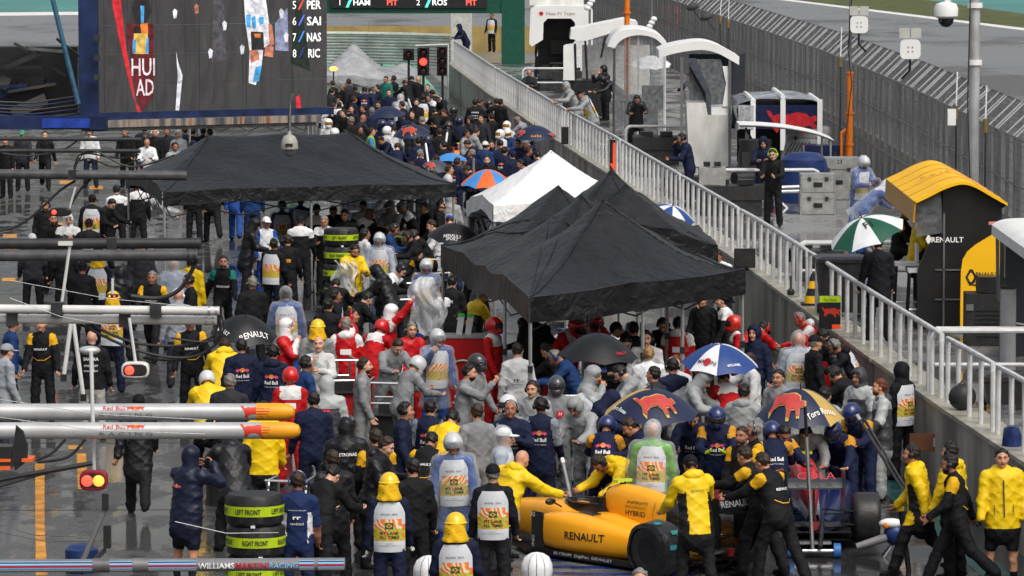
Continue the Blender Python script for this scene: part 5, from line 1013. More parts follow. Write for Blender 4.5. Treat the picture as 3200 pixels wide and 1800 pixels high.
# engine blower beside the rear wheel
p = at_z(*px('I', 1600, 1300), 0); t = thing('leaf_blower', 'white and blue leaf blower resting on a frame by the rear wheel', 'blower', p)
obj('engine_body', MB().ell((0, 0, .30), (.14, .13, .15)), mat('blower_blue', '#20386e', .3, var=.1), t); obj('top_cover', MB().ell((-.05, -.02, .44), (.16, .1, .07)), white_p, t); obj('nozzle', MB().tube([(-.1, -.02, .26), (-.5, -.06, .14)], [.06, .045], 12), mat('nozzle_grey', (.2, .2, .21), .4, var=.1), t); obj('orange_cap', MB().ell((-.12, -.1, .42), (.04, .03, .04)), orange_m, t)
for s in (-.15, .15): obj('leg', MB().tube([(0, 0, .2), (s, -.12, 0)], .018, 6), galv, t); obj('leg', MB().tube([(0, 0, .2), (s, .12, 0)], .018, 6), galv, t)
# cars farther up the lane, mostly hidden by the crowd
for (vx, vy, rz, cols, lab) in ((1030, 392, 178, ('#1b2142', '#1b2142', '#1b2142', '#b02a2a'), 'navy racing car facing the camera under the far painted umbrella'),
        (1170, 455, 5, ('#2b50a0', '#2b50a0', '#2b50a0', '#d5742a'), 'blue racing car with pale wing in the far crowd'),
        (1118, 452, 175, ('#181a20', '#c94a1c', '#181a20', '#e0601e'), 'black and orange racing car in the far crowd'),
        (880, 300, 178, ('#b9bcc2', '#c5c8ce', '#b9bcc2', '#b9bcc2'), 'silver racing car half under the grey canopy'),
        (985, 330, 178, ('#1b2142', '#d9a21c', '#1b2142', '#c0392b'), 'navy racing car with gold nose under the dark far umbrella'),
        (1010, 700, 178, ('#121316', '#121316', '#1a1b1f', '#121316'), 'black racing car among the crew behind the red cabinet'),
        (1500, 900, 176, ('#c8cacc', '#c8cacc', '#c8cacc', '#1d2c5a'), 'white racing car under the black umbrella')):
    g = at_z(vx/.805, vy/.805, 0); f1_car(lab, (g.x, g.y), R(rz), *cols)
# ------------------------------------------------------------------ canopies
def fabric(name, col, rough, var, sheen=.0):
    m = mat(name, col, rough, var=var, scale=2.6, bump=.8, bscale=4.5, dist=.07, detail=8, spec=.3); return m
tent_k = fabric('canopy_black', (.009, .0093, .0115), .42, .4); tent_w = fabric('canopy_white', (.78, .79, .80), .5, .06); tent_g = fabric('canopy_grey', (.30, .31, .33), .4, .2)
leg_m = mat('leg_alu', (.40, .41, .41), .35, .5, var=.15)
def canopy(lab, C, peaks, ph, val=.28, m=tent_k, legs=(), nu=44, nv=44, sag=.12, seed=0, pw=1.0, floor=0.0, truss=True, vsag=.06, name='canopy_tent'):
    """C: corner points front left, front right, back right, back left; peaks: list of (u, v, reach u, reach v, height) or ridge ends"""
    C = [Vector(c) for c in C]; o = Vector((C[0].x, C[0].y, 0)); t = thing(name, lab, 'tent', o); rn = random.Random(seed); ph_ = [rn.uniform(0, 6) for _ in range(6)]
    def base(u, v): return (C[0]*(1-u)+C[1]*u)*(1-v)+(C[3]*(1-u)+C[2]*u)*v
    def hgt(u, v):
        best = 0
        for (pu0, pu1, pv, ru, rv, H) in peaks:
            du = 0 if pu0 <= u <= pu1 else (pu0-u if u < pu0 else u-pu1); du /= ru; dv = abs(v-pv)/rv; k = max(0, 1-max(du, dv)*.80-min(du, dv)*.20)
            s = H*(k**1.45); best = max(best, s)
        return best
    def fn(u, v):
        p = base(u, v); h = hgt(u, v); e = min(u, 1-u, v, 1-v)
        edge = -sag*(math.sin(math.pi*u)*math.exp(-v*14)+math.sin(math.pi*u)*math.exp(-(1-v)*14)+math.sin(math.pi*v)*math.exp(-u*14)+math.sin(math.pi*v)*math.exp(-(1-u)*14))
        w = .02*math.sin(23*u+ph_[0]+5*v)*math.sin(17*v+ph_[1])+.016*(1-abs(math.sin(15*u-11*v+ph_[2])))**3+.016*(1-abs(math.sin(9*v+13*u+ph_[3])))**3
        return p+UZ*(h+edge*.4+w*min(1, e*9))-o
    obj('roof_cover', MB().grid(nu, nv, fn), m, t, 70)
    for nm, f in (('front', lambda s: fn(s, 0)), ('right', lambda s: fn(1, s)), ('back', lambda s: fn(1-s, 1)), ('left', lambda s: fn(0, 1-s))):
        d = (f(1)-f(0)); d.z = 0; d.normalize(); nrm = Vector((d.y, -d.x, 0))
        obj('valance', MB().grid(24, 4, lambda a, b: f(a)+nrm*(.012+.012*math.sin(19*a+b*3)*b)-UZ*(b*val*(1+.08*math.sin(7*a+ph_[4])))), m, t, 70)
    for (pu0, pu1, pv, ru, rv, H) in peaks:
        for cu, cv in ((0, 0), (1, 0), (1, 1), (0, 1)):
            pu = pu0 if cu == 0 else pu1; obj('seam', MB().tube([fn(pu+(cu-pu)*k/14, pv+(cv-pv)*k/14)+UZ*.004 for k in range(15)], .012, 5), m, t)
    allc = list(legs) if legs else [(0, 0), (1, 0), (1, 1), (0, 1)]
    for (u, v) in allc:
        q = base(u, v)-o; cx = base(.5, .5)-o; d = (cx-q); d.z = 0; d.normalize(); q2 = q+d*.05; lg = obj('leg', MB().tube([(q2.x, q2.y, floor+.02), (q2.x, q2.y, floor+(q.z-floor)*.55)], .034, 4), leg_m, t, 0); obj('leg_upper', MB().tube([(q2.x, q2.y, floor+(q.z-floor)*.5), (q2.x, q2.y, q.z-.02)], .027, 4), leg_m, lg, 0); obj('foot', MB().box((q2.x, q2.y, floor+.012), (.14, .14, .024)), dark_m, lg, 0)
        obj('leg_joint', MB().box((q2.x, q2.y, floor+(q.z-floor)*.55), (.08, .08, .1)), black_p, lg, 0)
    if truss:
        for i in range(4):
            cc = (C[0]+C[1]+C[2]+C[3])/4-o; a, b = C[i]-o, C[(i+1) % 4]-o; n = 4; a = a+(cc-a)*.06; b = b+(cc-b)*.06; a.z -= .12; b.z -= .12
            for k in range(n):
                p, q = a+(b-a)*(k/n), a+(b-a)*((k+1)/n); z1 = Vector((0, 0, -.10)); z2 = Vector((0, 0, -.42))
                obj('truss_bar', MB().tube([p+z1, q+z2], .014, 4), dark_m, t, 0); obj('truss_bar', MB().tube([p+z2, q+z1], .014, 4), dark_m, t, 0)
    return t
canopy('wide black canopy with long ridge in the left middle', [(-7.35, 100.2, 2.24), (-1.22, 103.2, 2.24), (-2.2, 108.4, 2.24), (-8.55, 105.6, 2.24)], [(.22, .70, .52, .30, .50, 1.0)], 1.0, .30, legs=[(0, 0), (.5, 0), (1, 0), (0, 1), (1, 1)], seed=1, nu=60)
canopy('near black canopy with three peaks in the centre right', [(.27, 72.3, 2.47), (3.68, 75.2, 2.66), (2.2, 82.6, 2.5), (-1.22, 82.3, 2.5)], [(.46, .46, .26, .50, .25, 1.16), (.46, .46, .48, .48, .22, 1.14), (.47, .47, .735, .48, .26, 1.16)], 1.1, .42, legs=[(0, 0), (1, 0), (0, .27), (.52, 0), (.80, .3), (0, 1), (1, 1), (.47, .5), (.72, .02)], seed=2, nu=56, nv=72, sag=.16)
canopy('black canopy with one peak behind the three peaked canopy beside the wall', [(.95, 85.3, 2.3), (3.72, 86.2, 2.18), (3.55, 90.4, 2.25), (.75, 89.6, 2.3)], [(.34, .34, .40, .62, .55, 1.22), (.42, .42, .22, .55, .4, 1.02)], 1.2, .34, seed=3, nu=40)
canopy('white canopy with one peak between the black canopies', [(-.36, 91.6, 2.4), (2.95, 92.3, 2.35), (2.6, 97.3, 2.3), (-.92, 97.2, 2.25)], [(.40, .40, .42, .55, .55, 1.12)], 1.1, .3, tent_w, seed=4)
canopy('collapsed grey canopy hanging low in front of the steel barrier', [(-8.0, 193, .95), (-3.7, 193.5, .85), (-3.8, 196.8, 1.0), (-8.0, 196.8, 1.05)], [(.36, .36, .45, .32, .5, 1.25), (.85, .85, .5, .3, .5, .45), (.02, .02, .5, .25, .5, .3)], 1.1, .3, tent_g, seed=5, sag=.5, nu=36, nv=24, name='canopy_tent')
canopy('white canopy just showing behind the wide black canopy', [(-9.1, 134, 2.3), (-5.7, 134, 2.3), (-5.7, 137, 2.3), (-9.1, 137, 2.3)], [(.4, .6, .5, .5, .5, .75)], .8, .2, tent_w, seed=6, nu=24, nv=20)
# ------------------------------------------------------------------ umbrellas
def umbrella(lab, vx, vy, z, wpx, cols, tilt=(0, 0), rot=0.0, prints=None, floor=0.0, depth=.3, shaft=.85):
    """apex at picture point (vx, vy) and height z; panels coloured in turn"""
    p = VZ(vx, vy, z); s = 12000.0/p.y; Rr = wpx/s/2; t = thing('umbrella', lab, 'umbrella', p, group='umbrellas'); t.rotation_euler = (R(tilt[0]), R(tilt[1]), 0); n = 8; dp = Rr*2*depth
    def pt(th, k): return Vector((Rr*k*math.sin(k*0+1.0*math.pi/2)*math.cos(th), Rr*k*math.sin(th), -dp*(1-math.cos(k*1.25))/(1-math.cos(1.25))))
    for i in range(n):
        t0, t1 = rot+2*math.pi*i/n, rot+2*math.pi*(i+1)/n
        def fn(u, v):
            th = t0+(t1-t0)*u; k = v; sagk = 1-.055*math.sin(math.pi*u)*v; q = pt(th, max(k, .02)*sagk); return q
        obj('panel', MB().grid(6, 8, fn, flip=False), cols[i % len(cols)], t, 60)
        obj('rib', MB().tube([pt(t0, k/6)-UZ*.008 for k in range(7)], .006, 4), dark_m, t)
    obj('ferrule', MB().tube([(0, 0, -.01), (0, 0, .09)], [.012, .006], 6), black_p, t); obj('shaft', MB().tube([(0, 0, 0), (0, 0, -shaft)], .009, 6), dark_m, t); obj('handle', MB().tube([(0, 0, -shaft), (0, 0, -shaft-.12)], .018, 8), black_p, t)
    def lay(a, ang, k0):   # print position on the canopy: a = (across, outwards) in metres
        th = ang; cx, cy = math.cos(th), math.sin(th); rr = k0*Rr+a[1]; x, y = cx*rr-cy*a[0], cy*rr+cx*a[0]; k = math.hypot(x, y)/Rr; th2 = math.atan2(y, x)
        return pt(th2, min(k, 1))*1.0+Vector((cx, cy, 1.2)).normalized()*.016
    for (kind, ang, k0, sz, m_) in (prints or []):
        if kind == 'bull':
            for gs, mm, lf in ((1.0, uy, 0), (.88, m_, .012)):
                mb = MB(); mb.prism([(-q[0]*sz*(gs if gs == 1 else .95)*1.05, q[1]*sz*-1*(1.25 if gs == 1 else 1.0)) for q in BULLP], Matrix(), 0); subdiv(mb, 2); mb.v = [tuple(lay(v, R(ang), k0)+Vector((0, -.3, 1))*lf) for v in mb.v]; obj('emblem', mb, mm, t, 0)
        elif kind == 'disc':
            mb = MB(); mb.prism([(sz*math.cos(R(g)), sz*math.sin(R(g))) for g in range(0, 360, 24)], Matrix(), 0); subdiv(mb, 1); mb.v = [tuple(lay(v, R(ang), k0)) for v in mb.v]; obj('emblem', mb, m_, t, 0)
        else: text(kind, sz, None, m_, t, fn=lambda u, v: lay((u, -v), R(ang), k0), bold=.01)
    return t
def ufab(h): return mat('umbrella_'+h.strip('#'), h, .42, var=.12, scale=5, bump=.25, bscale=9)
uk, un, ub, uw, ug, uo, us, uy = ufab('#16171a'), ufab('#1a2340'), ufab('#22407e'), ufab('#d4d6da'), ufab('#14503c'), ufab('#d9622a'), ufab('#3f86c9'), ufab('#b89a52')
ured = mat('umbrella_red_print', '#b8403c', .42, var=.15)
umbrella('black umbrella with white lettering held over the left crew', 618, 795, 1.78, 172, [uk], (14, 6), .2, [('RENAULT', -62, .78, .085, txt_w), ('RENAULT', -140, .8, .05, txt_w)], depth=.30)
umbrella('black umbrella with white and lime lettering behind the headset man', 1145, 563, 1.88, 138, [uk], (12, 4), .2, [('RENAULT', -95, .74, .06, txt_w), ('SPORT', -95, .86, .06, txt_w)], depth=.26)
umbrella('blue and orange panelled umbrella below the far crowd', 1228, 426, 2.0, 140, [us, uo], (4, 2), .35, depth=.3)
umbrella('navy umbrella with red print held against the wall', 1345, 316, 2.1, 112, [un], (10, 0), .1, [('bull', -150, .7, .28, ured), ('bull', -20, .85, .22, ured), ('Red Bull', -85, .8, .06, txt_y)], depth=.26)
umbrella('blue and white umbrella in front of the railing beside the black canopy', 1692, 518, 2.12, 130, [uw, ub], (16, 14), .1, [('MARTINI', -60, .82, .06, txt_k)], depth=.24)
umbrella('green and white umbrella with lettering on the platform', 2168, 548, 3.35, 200, [ug, uw], (14, -20), .2, [('F1', -80, .5, .14, txt_k)], depth=.24, shaft=.75)
umbrella('black umbrella with small red mark in the middle of the crew', 1507, 838, 2.02, 212, [uk], (4, 3), .15, [('Haas F1', -45, .8, .05, txt_r)], depth=.30)
umbrella('blue and white umbrella with red disc beside the canopy leg', 1812, 866, 2.0, 198, [ub, uw, ub, ub, uw, ub, ub, uw], (10, 2), .68, [('disc', -118, .72, .055, txt_r), ('MARTINI', -118, .76, .055, txt_k), ('WILLIAMS', -65, .8, .035, txt_w)], depth=.28)
umbrella('navy and gold umbrella with red animal behind the green poncho', 1640, 979, 1.95, 246, [un, un, un, uy, un, un], (8, 0), .2, [('bull', -80, .55, .5, ured), ('Toro Rosso', -150, .8, .05, txt_w)], depth=.27)
umbrella('navy umbrella with large red animal and gold edge at the right', 2014, 978, 1.95, 226, [un, un, uy, un, un, un, un, uy], (8, 0), -.1, [('bull', -125, .55, .5, ured), ('Toro Rosso', -55, .78, .07, txt_w)], depth=.34)
umbrella('small dark umbrella high in the far crowd', 975, 268, 1.9, 92, [un], (8, 0), .1, depth=.24)
umbrella('dark umbrella with red animal print in the far crowd', 1033, 314, 1.9, 96, [un], (12, -6), .2, [('bull', -100, .55, .42, ured)], depth=.26)
umbrella('grey umbrella with red print low in the far crowd', 1102, 404, 1.75, 76, [ufab('#3a3f4c')], (14, 10), .2, [('bull', -130, .7, .28, ured)], depth=.26)
umbrella('small blue umbrella in the far crowd', 1135, 385, 1.6, 82, [us], (4, 0), .2, depth=.2)
umbrella('white umbrella on the platform beside the arched stand', 1638, 141, LEDGE+2.15, 104, [uw], (12, 0), .2, depth=.22, shaft=.7)
# ------------------------------------------------------------------ tyre stacks in blankets
blanket = mat('tyre_blanket', (.016, .016, .017), .5, var=.3, scale=9, bump=.5, bscale=8, dist=.02); band_m = mat('lime_band', '#aac319', .45, var=.12, scale=5, bump=.3)
def tyre_stack(vx, vy, z, n, r, lab0, words):
    p = VZ(vx, vy, z); hh = z/n; rn = random.Random(n)
    for k in range(n):
        idx = n-1-k; nm = ['bottom', 'second', 'third', 'fourth', 'top'] if n == 5 else ['bottom', 'second', 'third', 'top']
        t = thing('wrapped_tyre', nm[k]+' blanket wrapped tyre of the '+lab0, 'tyre', (p.x+rn.uniform(-.015, .015), p.y+rn.uniform(-.015, .015), k*hh), rn.uniform(-.2, .2), group='tyres stacked in blankets')
        obj('blanket', MB().loft([[((r*s+.008*math.sin(9*a+k+zz*30))*math.cos(a), (r*s+.008*math.sin(9*a+k+zz*30))*math.sin(a), zz*hh) for a in [2*math.pi*j/36 for j in range(36)]] for zz, s in ((.01, .55), (.015, .9), (.12, .99), (.5, 1.0), (.88, .99), (.985, .9), (.99, .5))]), blanket, t)
        bt = (.34, .66); obj('lime_band', MB().loft([[((r+.012+.004*math.sin(5*a))*math.cos(a), (r+.012+.004*math.sin(5*a))*math.sin(a), zz*hh) for a in [2*math.pi*j/36 for j in range(36)]] for zz in bt], 0, False), band_m, t)
        w = words[idx % len(words)]
        for ang in (-95, -22, -168):
            text(w, .062, None, txt_k, t, width=.30, fn=lambda u, v: Vector(((r+.02)*math.cos(R(ang)+u/r), (r+.02)*math.sin(R(ang)+u/r), hh*.5+v-.03)), bold=.02)
        obj('strap_tab', MB().box((r*.1, -r-.004, .03*hh), (.05, .02, .03)), white_p, t, 0)
tyre_stack(641, 1240, 1.5, 4, .345, 'near stack in the lower left', ['LEFT FRONT', 'RIGHT FRONT'])
tyre_stack(858, 573, 1.8, 5, .345, 'far stack in front of the wide canopy', ['LEFT FRONT', 'RIGHT FRONT', 'LEFT REAR', 'RIGHT REAR'])
# ------------------------------------------------------------------ trolleys, cabinets and loose kit in the lane
def cart(vx, vy, w, d, h, rz, lab, load=None):
    g = at_z(vx/.805, vy/.805, 0); t = thing('tube_trolley', lab, 'trolley', (g.x, g.y, 0), R(rz), group='tube frame trolleys')
    for s in (-1, 1):
        obj('hoop', MB().tube([(s*w/2, -d/2, .12), (s*w/2, -d/2, h-.08), (s*w/2, -d/2+.06, h), (s*w/2, d/2-.06, h), (s*w/2, d/2, h-.08), (s*w/2, d/2, .12)], .02, 8), steel, t)
        for sy in (-1, 1): obj('castor', MB().tube([(s*w/2-.02, sy*d/2, .06), (s*w/2+.02, sy*d/2, .06)], .06, 12), black_r, t)
    for z in (.2, h*.55): obj('shelf', MB().box((0, 0, z), (w-.04, d-.02, .025)), alu if z < .3 else dark_m, t, 0)
    for sy in (-1, 1): obj('cross_bar', MB().tube([(-w/2, sy*d/2, h*.72), (w/2, sy*d/2, h*.72)], .015, 6), steel, t)
    obj('handle', MB().tube([(-w/2, -d/2, h-.1), (-w/2, -d/2-.12, h+.02), (w/2, -d/2-.12, h+.02), (w/2, -d/2, h-.1)], .02, 8), steel, t)
    if load: obj('load', MB().box((0, 0, h*.38), (w*.8, d*.8, h*.3)), load, t, 0); obj('load', MB().box((.05, 0, h*.64), (w*.6, d*.7, h*.16)), black_r, t, 0)
cart(850, 1080, .5, .8, 1.15, 10, 'silver tube trolley beside the bald man in white', mat('load_red', '#a01c1c', .4, var=.1)); cart(980, 1135, .6, .9, 1.1, -6, 'silver tube trolley in front of the red cabinet', black_p); 
cart(1450, 1190, .7, .9, 1.2, 8, 'black tube trolley left of the gold and navy umbrella', dark_m); cart(1000, 850, .8, 1.2, 1.1, 12, 'black equipment trolley behind the waving man', black_r); cart(735, 1395, .5, .6, 1.0, -10, 'steel tube trolley behind the near tyre stack', black_p); cart(1075, 770, .7, 1.0, 1.0, 20, 'steel tube trolley left of the black canopy', dark_m); cart(1545, 1060, .9, .8, 1.0, -4, 'pale covered trolley under the black umbrella', white_d)
g = at_z(1165/.805, 1033/.805, 0); t = thing('red_cabinet', 'tall red team cabinet with white outline behind the grey overalls', 'cabinet', (g.x, g.y, 0), R(-3)); redp = mat('cabinet_red', '#b5181c', .35, var=.08, coat=.2)
rel_box(t, 'cabinet_body', (0, .25, .62), (.68, .5, 1.18), redp); obj('arch_trim', MB().tube([(.30*math.cos(a)+.0, -.012, .52+.32*math.sin(a)) for a in [R(180*i/10) for i in range(11)]], .022, 6), alu, t); rel_box(t, 'top_tray', (0, .25, 1.23), (.72, .54, .04), alu); text('S', .16, facing((-.12, -.006, .12)), txt_w, t, shear=.3)
for x in (-.28, .28): obj('castor', MB().tube([(x-.02, .1, .05), (x+.02, .1, .05)], .05, 10), black_r, t)
for i, (x, lab) in enumerate(((-.05, 'left green capped clear jug on the red cabinet'), (.1, 'right green capped clear jug on the red cabinet'))):
    q = thing('clear_jug', lab, 'jug', (g.x+x, g.y+.22, 1.252), group='jugs on the red cabinet'); obj('jug_body', MB().box((0, 0, .15), (.1, .1, .3), Matrix.Rotation(R(8), 3, 'Y')), mat('jug_plastic', (.55, .57, .58), .25, var=.1), q); obj('cap', MB().box((.02, 0, .32), (.11, .11, .05)), mat('cap_green', '#3fb54a', .4, var=.1), q, 0)
for i, (vx, vy, rx, ry, h, lab, m_) in enumerate(((590, 1270, .38, .36, .7, 'equipment heap under a wet black sheet behind the tyre stack', blanket), (1040, 770, .5, .5, .9, 'black covered kit behind the near canopy', blanket), (1890, 1390, .45, .5, .5, 'black starter cart beside the red car', black_r))):
    g = at_z(vx/.805, vy/.805, 0); t = thing('covered_kit', lab, 'equipment', (g.x, g.y, 0), group='covered equipment'); obj('sheet', MB().loft([[(rx*s*math.cos(a)*(1+.12*math.sin(5*a+zz*6+i)), ry*s*math.sin(a)*(1+.12*math.sin(4*a+zz*5)), zz*h) for a in [2*math.pi*j/22 for j in range(22)]] for zz, s in ((0, 1.05), (.4, 1), (.8, .95), (.95, .75), (1, .1))]), m_, t); obj('tie', MB().tube([((rx*1.06)*math.cos(a), (ry*1.06)*math.sin(a), h*.5) for a in [2*math.pi*j/22 for j in range(23)]], .01, 5), dark_m, t)
# crumpled clear sheets held by crew
def crumple(reg, x, y, Y, w, h, lab):
    p = PY(reg, x, y, Y); t = thing('plastic_sheet', lab, 'plastic sheet', p, group='clear plastic sheets'); rn = random.Random(int(x)); f = [rn.uniform(0, 6) for _ in range(4)]
    obj('sheet', MB().grid(16, 20, lambda u, v: Vector(((u-.5)*w*(1-.35*abs(v-.4))+.05*math.sin(9*v+f[0]), .14*math.sin(5*u+f[1])*math.sin(6*v+f[2])+.05*math.sin(21*u+13*v+f[3]), (v-.5)*h+.03*math.sin(12*u+f[0])))), film, t, 80); obj('fold', MB().grid(10, 14, lambda u, v: Vector(((u-.5)*w*.6, .1+.1*math.sin(7*u+4*v), (v-.55)*h*.8))), film, t, 80)
crumple('E', 800, 860, 79.3, .62, .95, 'crumpled clear plastic sheet held up by the man in red'); crumple('R', 1790, 1060, 92.0, .48, .62, 'clear plastic bag in the hands of the yellow jacket man'); crumple('L', 480, 1380, 68, .8, .45, 'grey plastic sheet hung on the trolley by the navy umbrella')
# hand held poles, boards and closed umbrella
def stick(name, lab, cat, pts, reg, Ys, r, m, tip=None):
    P = [PY(reg, x, y, Y) for (x, y), Y in zip(pts, Ys)]; t = thing(name, lab, cat, P[-1]); obj('shaft', MB().tube([q-P[-1] for q in P], r, 8), m, t); obj('end_piece', MB().tube([(P[0]-P[-1]), (P[0]-P[-1])+(P[0]-P[1]).normalized()*.08], r*1.25, 8), tip or black_p, t); return t
stick('white_pole', 'white pole leaning over the far crowd left of the navy team jacket', 'pole', [(1140, 930), (1188, 1275)], 'M', (126, 125), .028, white_p); stick('white_pole', 'white pole leaning against the blue car in the far crowd', 'pole', [(1372, 810), (1330, 1140)], 'M', (131, 130.5), .028, white_p)
stick('white_pole', 'short white pole in the far crowd below the red light', 'pole', [(950, 440), (985, 545)], 'M', (156, 156), .03, white_p); stick('steel_pole', 'upright steel pole beside the blue and orange umbrella', 'pole', [(1658, 1080), (1655, 1340)], 'M', (113, 113), .028, steel)
t = stick('closed_umbrella', 'closed black umbrella carried by the man in yellow', 'umbrella', [(1650, 960), (1715, 1449)], 'I', (60.5, 60.3), .035, uk, yellow_p)
t = stick('jack_pole', 'long black tubular jack handle leaning towards the wall', 'jack', [(1340, 270), (1660, 790)], 'I', (63.3, 63.0), .024, dark_m, steel); a = PY('I', 1375, 265, 63.3)-t.location; b = PY('I', 1672, 760, 63)-t.location; obj('shaft', MB().tube([a, b], .02, 8), dark_m, t)
p = PY('I', 1810, 440, 67.6); t = thing('clipboard', 'brown clipboard hanging beside the bibbed man by the wall', 'clipboard', p); rel_box(t, 'board', (0, 0, 0), (.36, .015, .26), mat('board_brown', '#5d3a26', .5, var=.2)); rel_box(t, 'clip', (.17, -.01, 0), (.03, .02, .12), steel)
p = PY('J', 470, 420, 61.3); t = stick('steel_bar', 'chrome steel bar leaning behind the nose of the yellow car', 'bar', [(430, 170), (535, 640)], 'J', (63, 62.5), .022, steel, white_p)
# two white fabric covers on poles at the bottom edge
for vx, vy, lab in ((1079, 1400, 'left white fabric cover with seams at the bottom edge'), (1350, 1392, 'right white fabric cover with seams below the yellow car')):
    p = at_y(vx/.805, (vy+44)/.805, 57.5); t = thing('fabric_cover', lab, 'cover', (p.x, p.y, 0), group='white fabric covers at the bottom edge')
    cov = mat('cover_white', (.72, .73, .76), .6, var=.06, bump=.5, bscale=9, dist=.02); obj('cover', MB().loft([[((rr+.006*math.sin(6*a))*math.cos(a), (rr+.006*math.sin(6*a))*math.sin(a), p.z+z) for a in [2*math.pi*j/24 for j in range(24)]] for rr, z in ((.10, -.22), (.15, -.16), (.195, -.02), (.19, .08), (.15, .17), (.08, .215), (.01, .23))]), cov, t)
    for k in (-1, 0, 1): obj('seam', MB().tube([(.19*math.sin(k*.55)*c, -.197*math.cos(k*.55)*c, p.z+z) for c, z in ((.8, -.14), (1.02, -.02), (1.0, .08), (.8, .168), (.42, .215))], .0035, 4), mat('seam_grey', (.12, .12, .13), .6), t)
    obj('pole', MB().tube([(0, 0, 0), (0, 0, p.z-.2)], .03, 8), dark_m, t)
# ------------------------------------------------------------------ people: bodies grown as one smooth surface round a posed skeleton
def rcone(P, a, b, ra, rb):
    a = np.asarray(a, float); b = np.asarray(b, float); ab = b-a; L2 = (ab*ab).sum()+1e-12
    t = np.clip(((P-a)@ab)/L2, 0, 1)
    return np.linalg.norm(P-(a+t[:, None]*ab), axis=1)-(ra+(rb-ra)*t)
def ellip(P, c, r):
    q = P-np.asarray(c, float); r = np.asarray(r, float); k0 = np.linalg.norm(q/r, axis=1); k1 = np.linalg.norm(q/(r*r), axis=1)+1e-9
    return k0*(k0-1)/k1
def smin(a, b, k):
    h = np.clip(.5+.5*(b-a)/k, 0, 1); return b+(a-b)*h-k*h*(1-h)
_CO = np.array([(0,0,0),(1,0,0),(0,1,0),(1,1,0),(0,0,1),(1,0,1),(0,1,1),(1,1,1)])
_ED = [(0,1),(2,3),(4,5),(6,7),(0,2),(1,3),(4,6),(5,7),(0,4),(1,5),(2,6),(3,7)]
def nets(f, lo, hi, h):
    """naive surface nets of the field f on a box: vertices, quads"""
    lo = np.asarray(lo, float); n = np.ceil((np.asarray(hi)-lo)/h).astype(int)+1
    ax = [lo[i]+h*np.arange(n[i]) for i in range(3)]
    P = np.stack(np.meshgrid(*ax, indexing='ij'), -1).reshape(-1, 3); D = f(P).reshape(n)
    S = D < 0; c = sum(S[dx:n[0]-1+dx, dy:n[1]-1+dy, dz:n[2]-1+dz].astype(np.int8) for dx, dy, dz in _CO)
    act = (c > 0) & (c < 8); ijk = np.argwhere(act); idx = -np.ones(act.shape, int); idx[act] = np.arange(len(ijk))
    vals = np.stack([D[ijk[:, 0]+o[0], ijk[:, 1]+o[1], ijk[:, 2]+o[2]] for o in _CO], 1)
    acc = np.zeros((len(ijk), 3)); cnt = np.zeros(len(ijk))
    for a, b in _ED:
        da, db = vals[:, a], vals[:, b]; m = (da < 0) != (db < 0); t = np.where(m, da/np.where(m, da-db, 1), 0)
        acc += np.where(m[:, None], _CO[a]+t[:, None]*(_CO[b]-_CO[a]), 0); cnt += m
    V = lo+h*(ijk+acc/np.maximum(cnt, 1)[:, None]); Q = []
    for d in range(3):
        s0 = [slice(None)]*3; s1 = [slice(None)]*3; s0[d] = slice(0, -1); s1[d] = slice(1, None)
        a, b = S[tuple(s0)], S[tuple(s1)]; e = np.argwhere(a != b); u, v = [(1, 2), (2, 0), (0, 1)][d]
        e = e[(e[:, u] > 0) & (e[:, v] > 0) & (e[:, u] < n[u]-1) & (e[:, v] < n[v]-1)]
        if len(e) == 0: continue
        def cell(du, dv):
            g = e.copy(); g[:, u] += du; g[:, v] += dv; return idx[g[:, 0], g[:, 1], g[:, 2]]
        q = np.stack([cell(-1, -1), cell(0, -1), cell(0, 0), cell(-1, 0)], 1)
        fl = ~S[e[:, 0], e[:, 1], e[:, 2]]; q[fl] = q[fl][:, ::-1]; Q.append(q)
    return V, np.concatenate(Q)
Z_TORSO, Z_YOKE, Z_SH, Z_UP, Z_LOW, Z_HAND, Z_HIP, Z_THIGH, Z_SHIN, Z_SHOE, Z_NECK, Z_FACE, Z_EYE, Z_LIP, Z_SIDE, Z_BROW = range(16)
# ---- head (origin at the centre of the head, y towards the nose)
def head_f(P):
    d = smin(ellip(P, (0, -.012, .022), (.077, .097, .098)), ellip(P, (0, .026, -.045), (.058, .068, .074)), .03)
    d = smin(d, ellip(P, (0, .066, -.096), (.026, .026, .02)), .02)
    d = smin(d, rcone(P, (0, .092, .012), (0, .112, -.03), .008, .013), .008)
    for s in (-1, 1):
        d = smin(d, rcone(P, (s*.012, .087, .03), (s*.045, .076, .03), .011, .010), .012)
        d = smin(d, ellip(P, (s*.036, .058, -.03), (.028, .03, .026)), .02)
        d = smin(d, ellip(P, (s*.079, -.006, -.006), (.011, .024, .034)), .006)
        d = np.maximum(d, -(np.linalg.norm(P-np.array((s*.032, .103, .007)), axis=1)-.0165))
    d = smin(d, rcone(P, (-.019, .086, -.064), (.019, .086, -.064), .008, .008), .008)
    return smin(d, rcone(P, (0, -.02, -.08), (0, -.035, -.21), .054, .062), .03)
def head_zone(C):
    z = np.full(len(C), Z_FACE); ax = np.abs(C[:, 0])
    z[(np.hypot(ax-.032, (C[:, 2]-.006)*1.9) < .0115) & (C[:, 1] > .06)] = Z_EYE
    z[(ax < .024) & (np.abs(C[:, 2]+.064) < .011) & (C[:, 1] > .07)] = Z_LIP
    z[(ax > .012) & (ax < .05) & (np.abs(C[:, 2]-.031) < .008) & (C[:, 1] > .06)] = Z_BROW
    z[C[:, 2] < -.125] = Z_NECK
    return z
HEADS = {}
for k, h in (('near', .0115), ('mid', .015), ('far', .020)):
    V, Q = nets(head_f, (-.11, -.13, -.215), (.11, .14, .14), h); HEADS[k] = (V, Q, head_zone(V[Q].mean(1)))
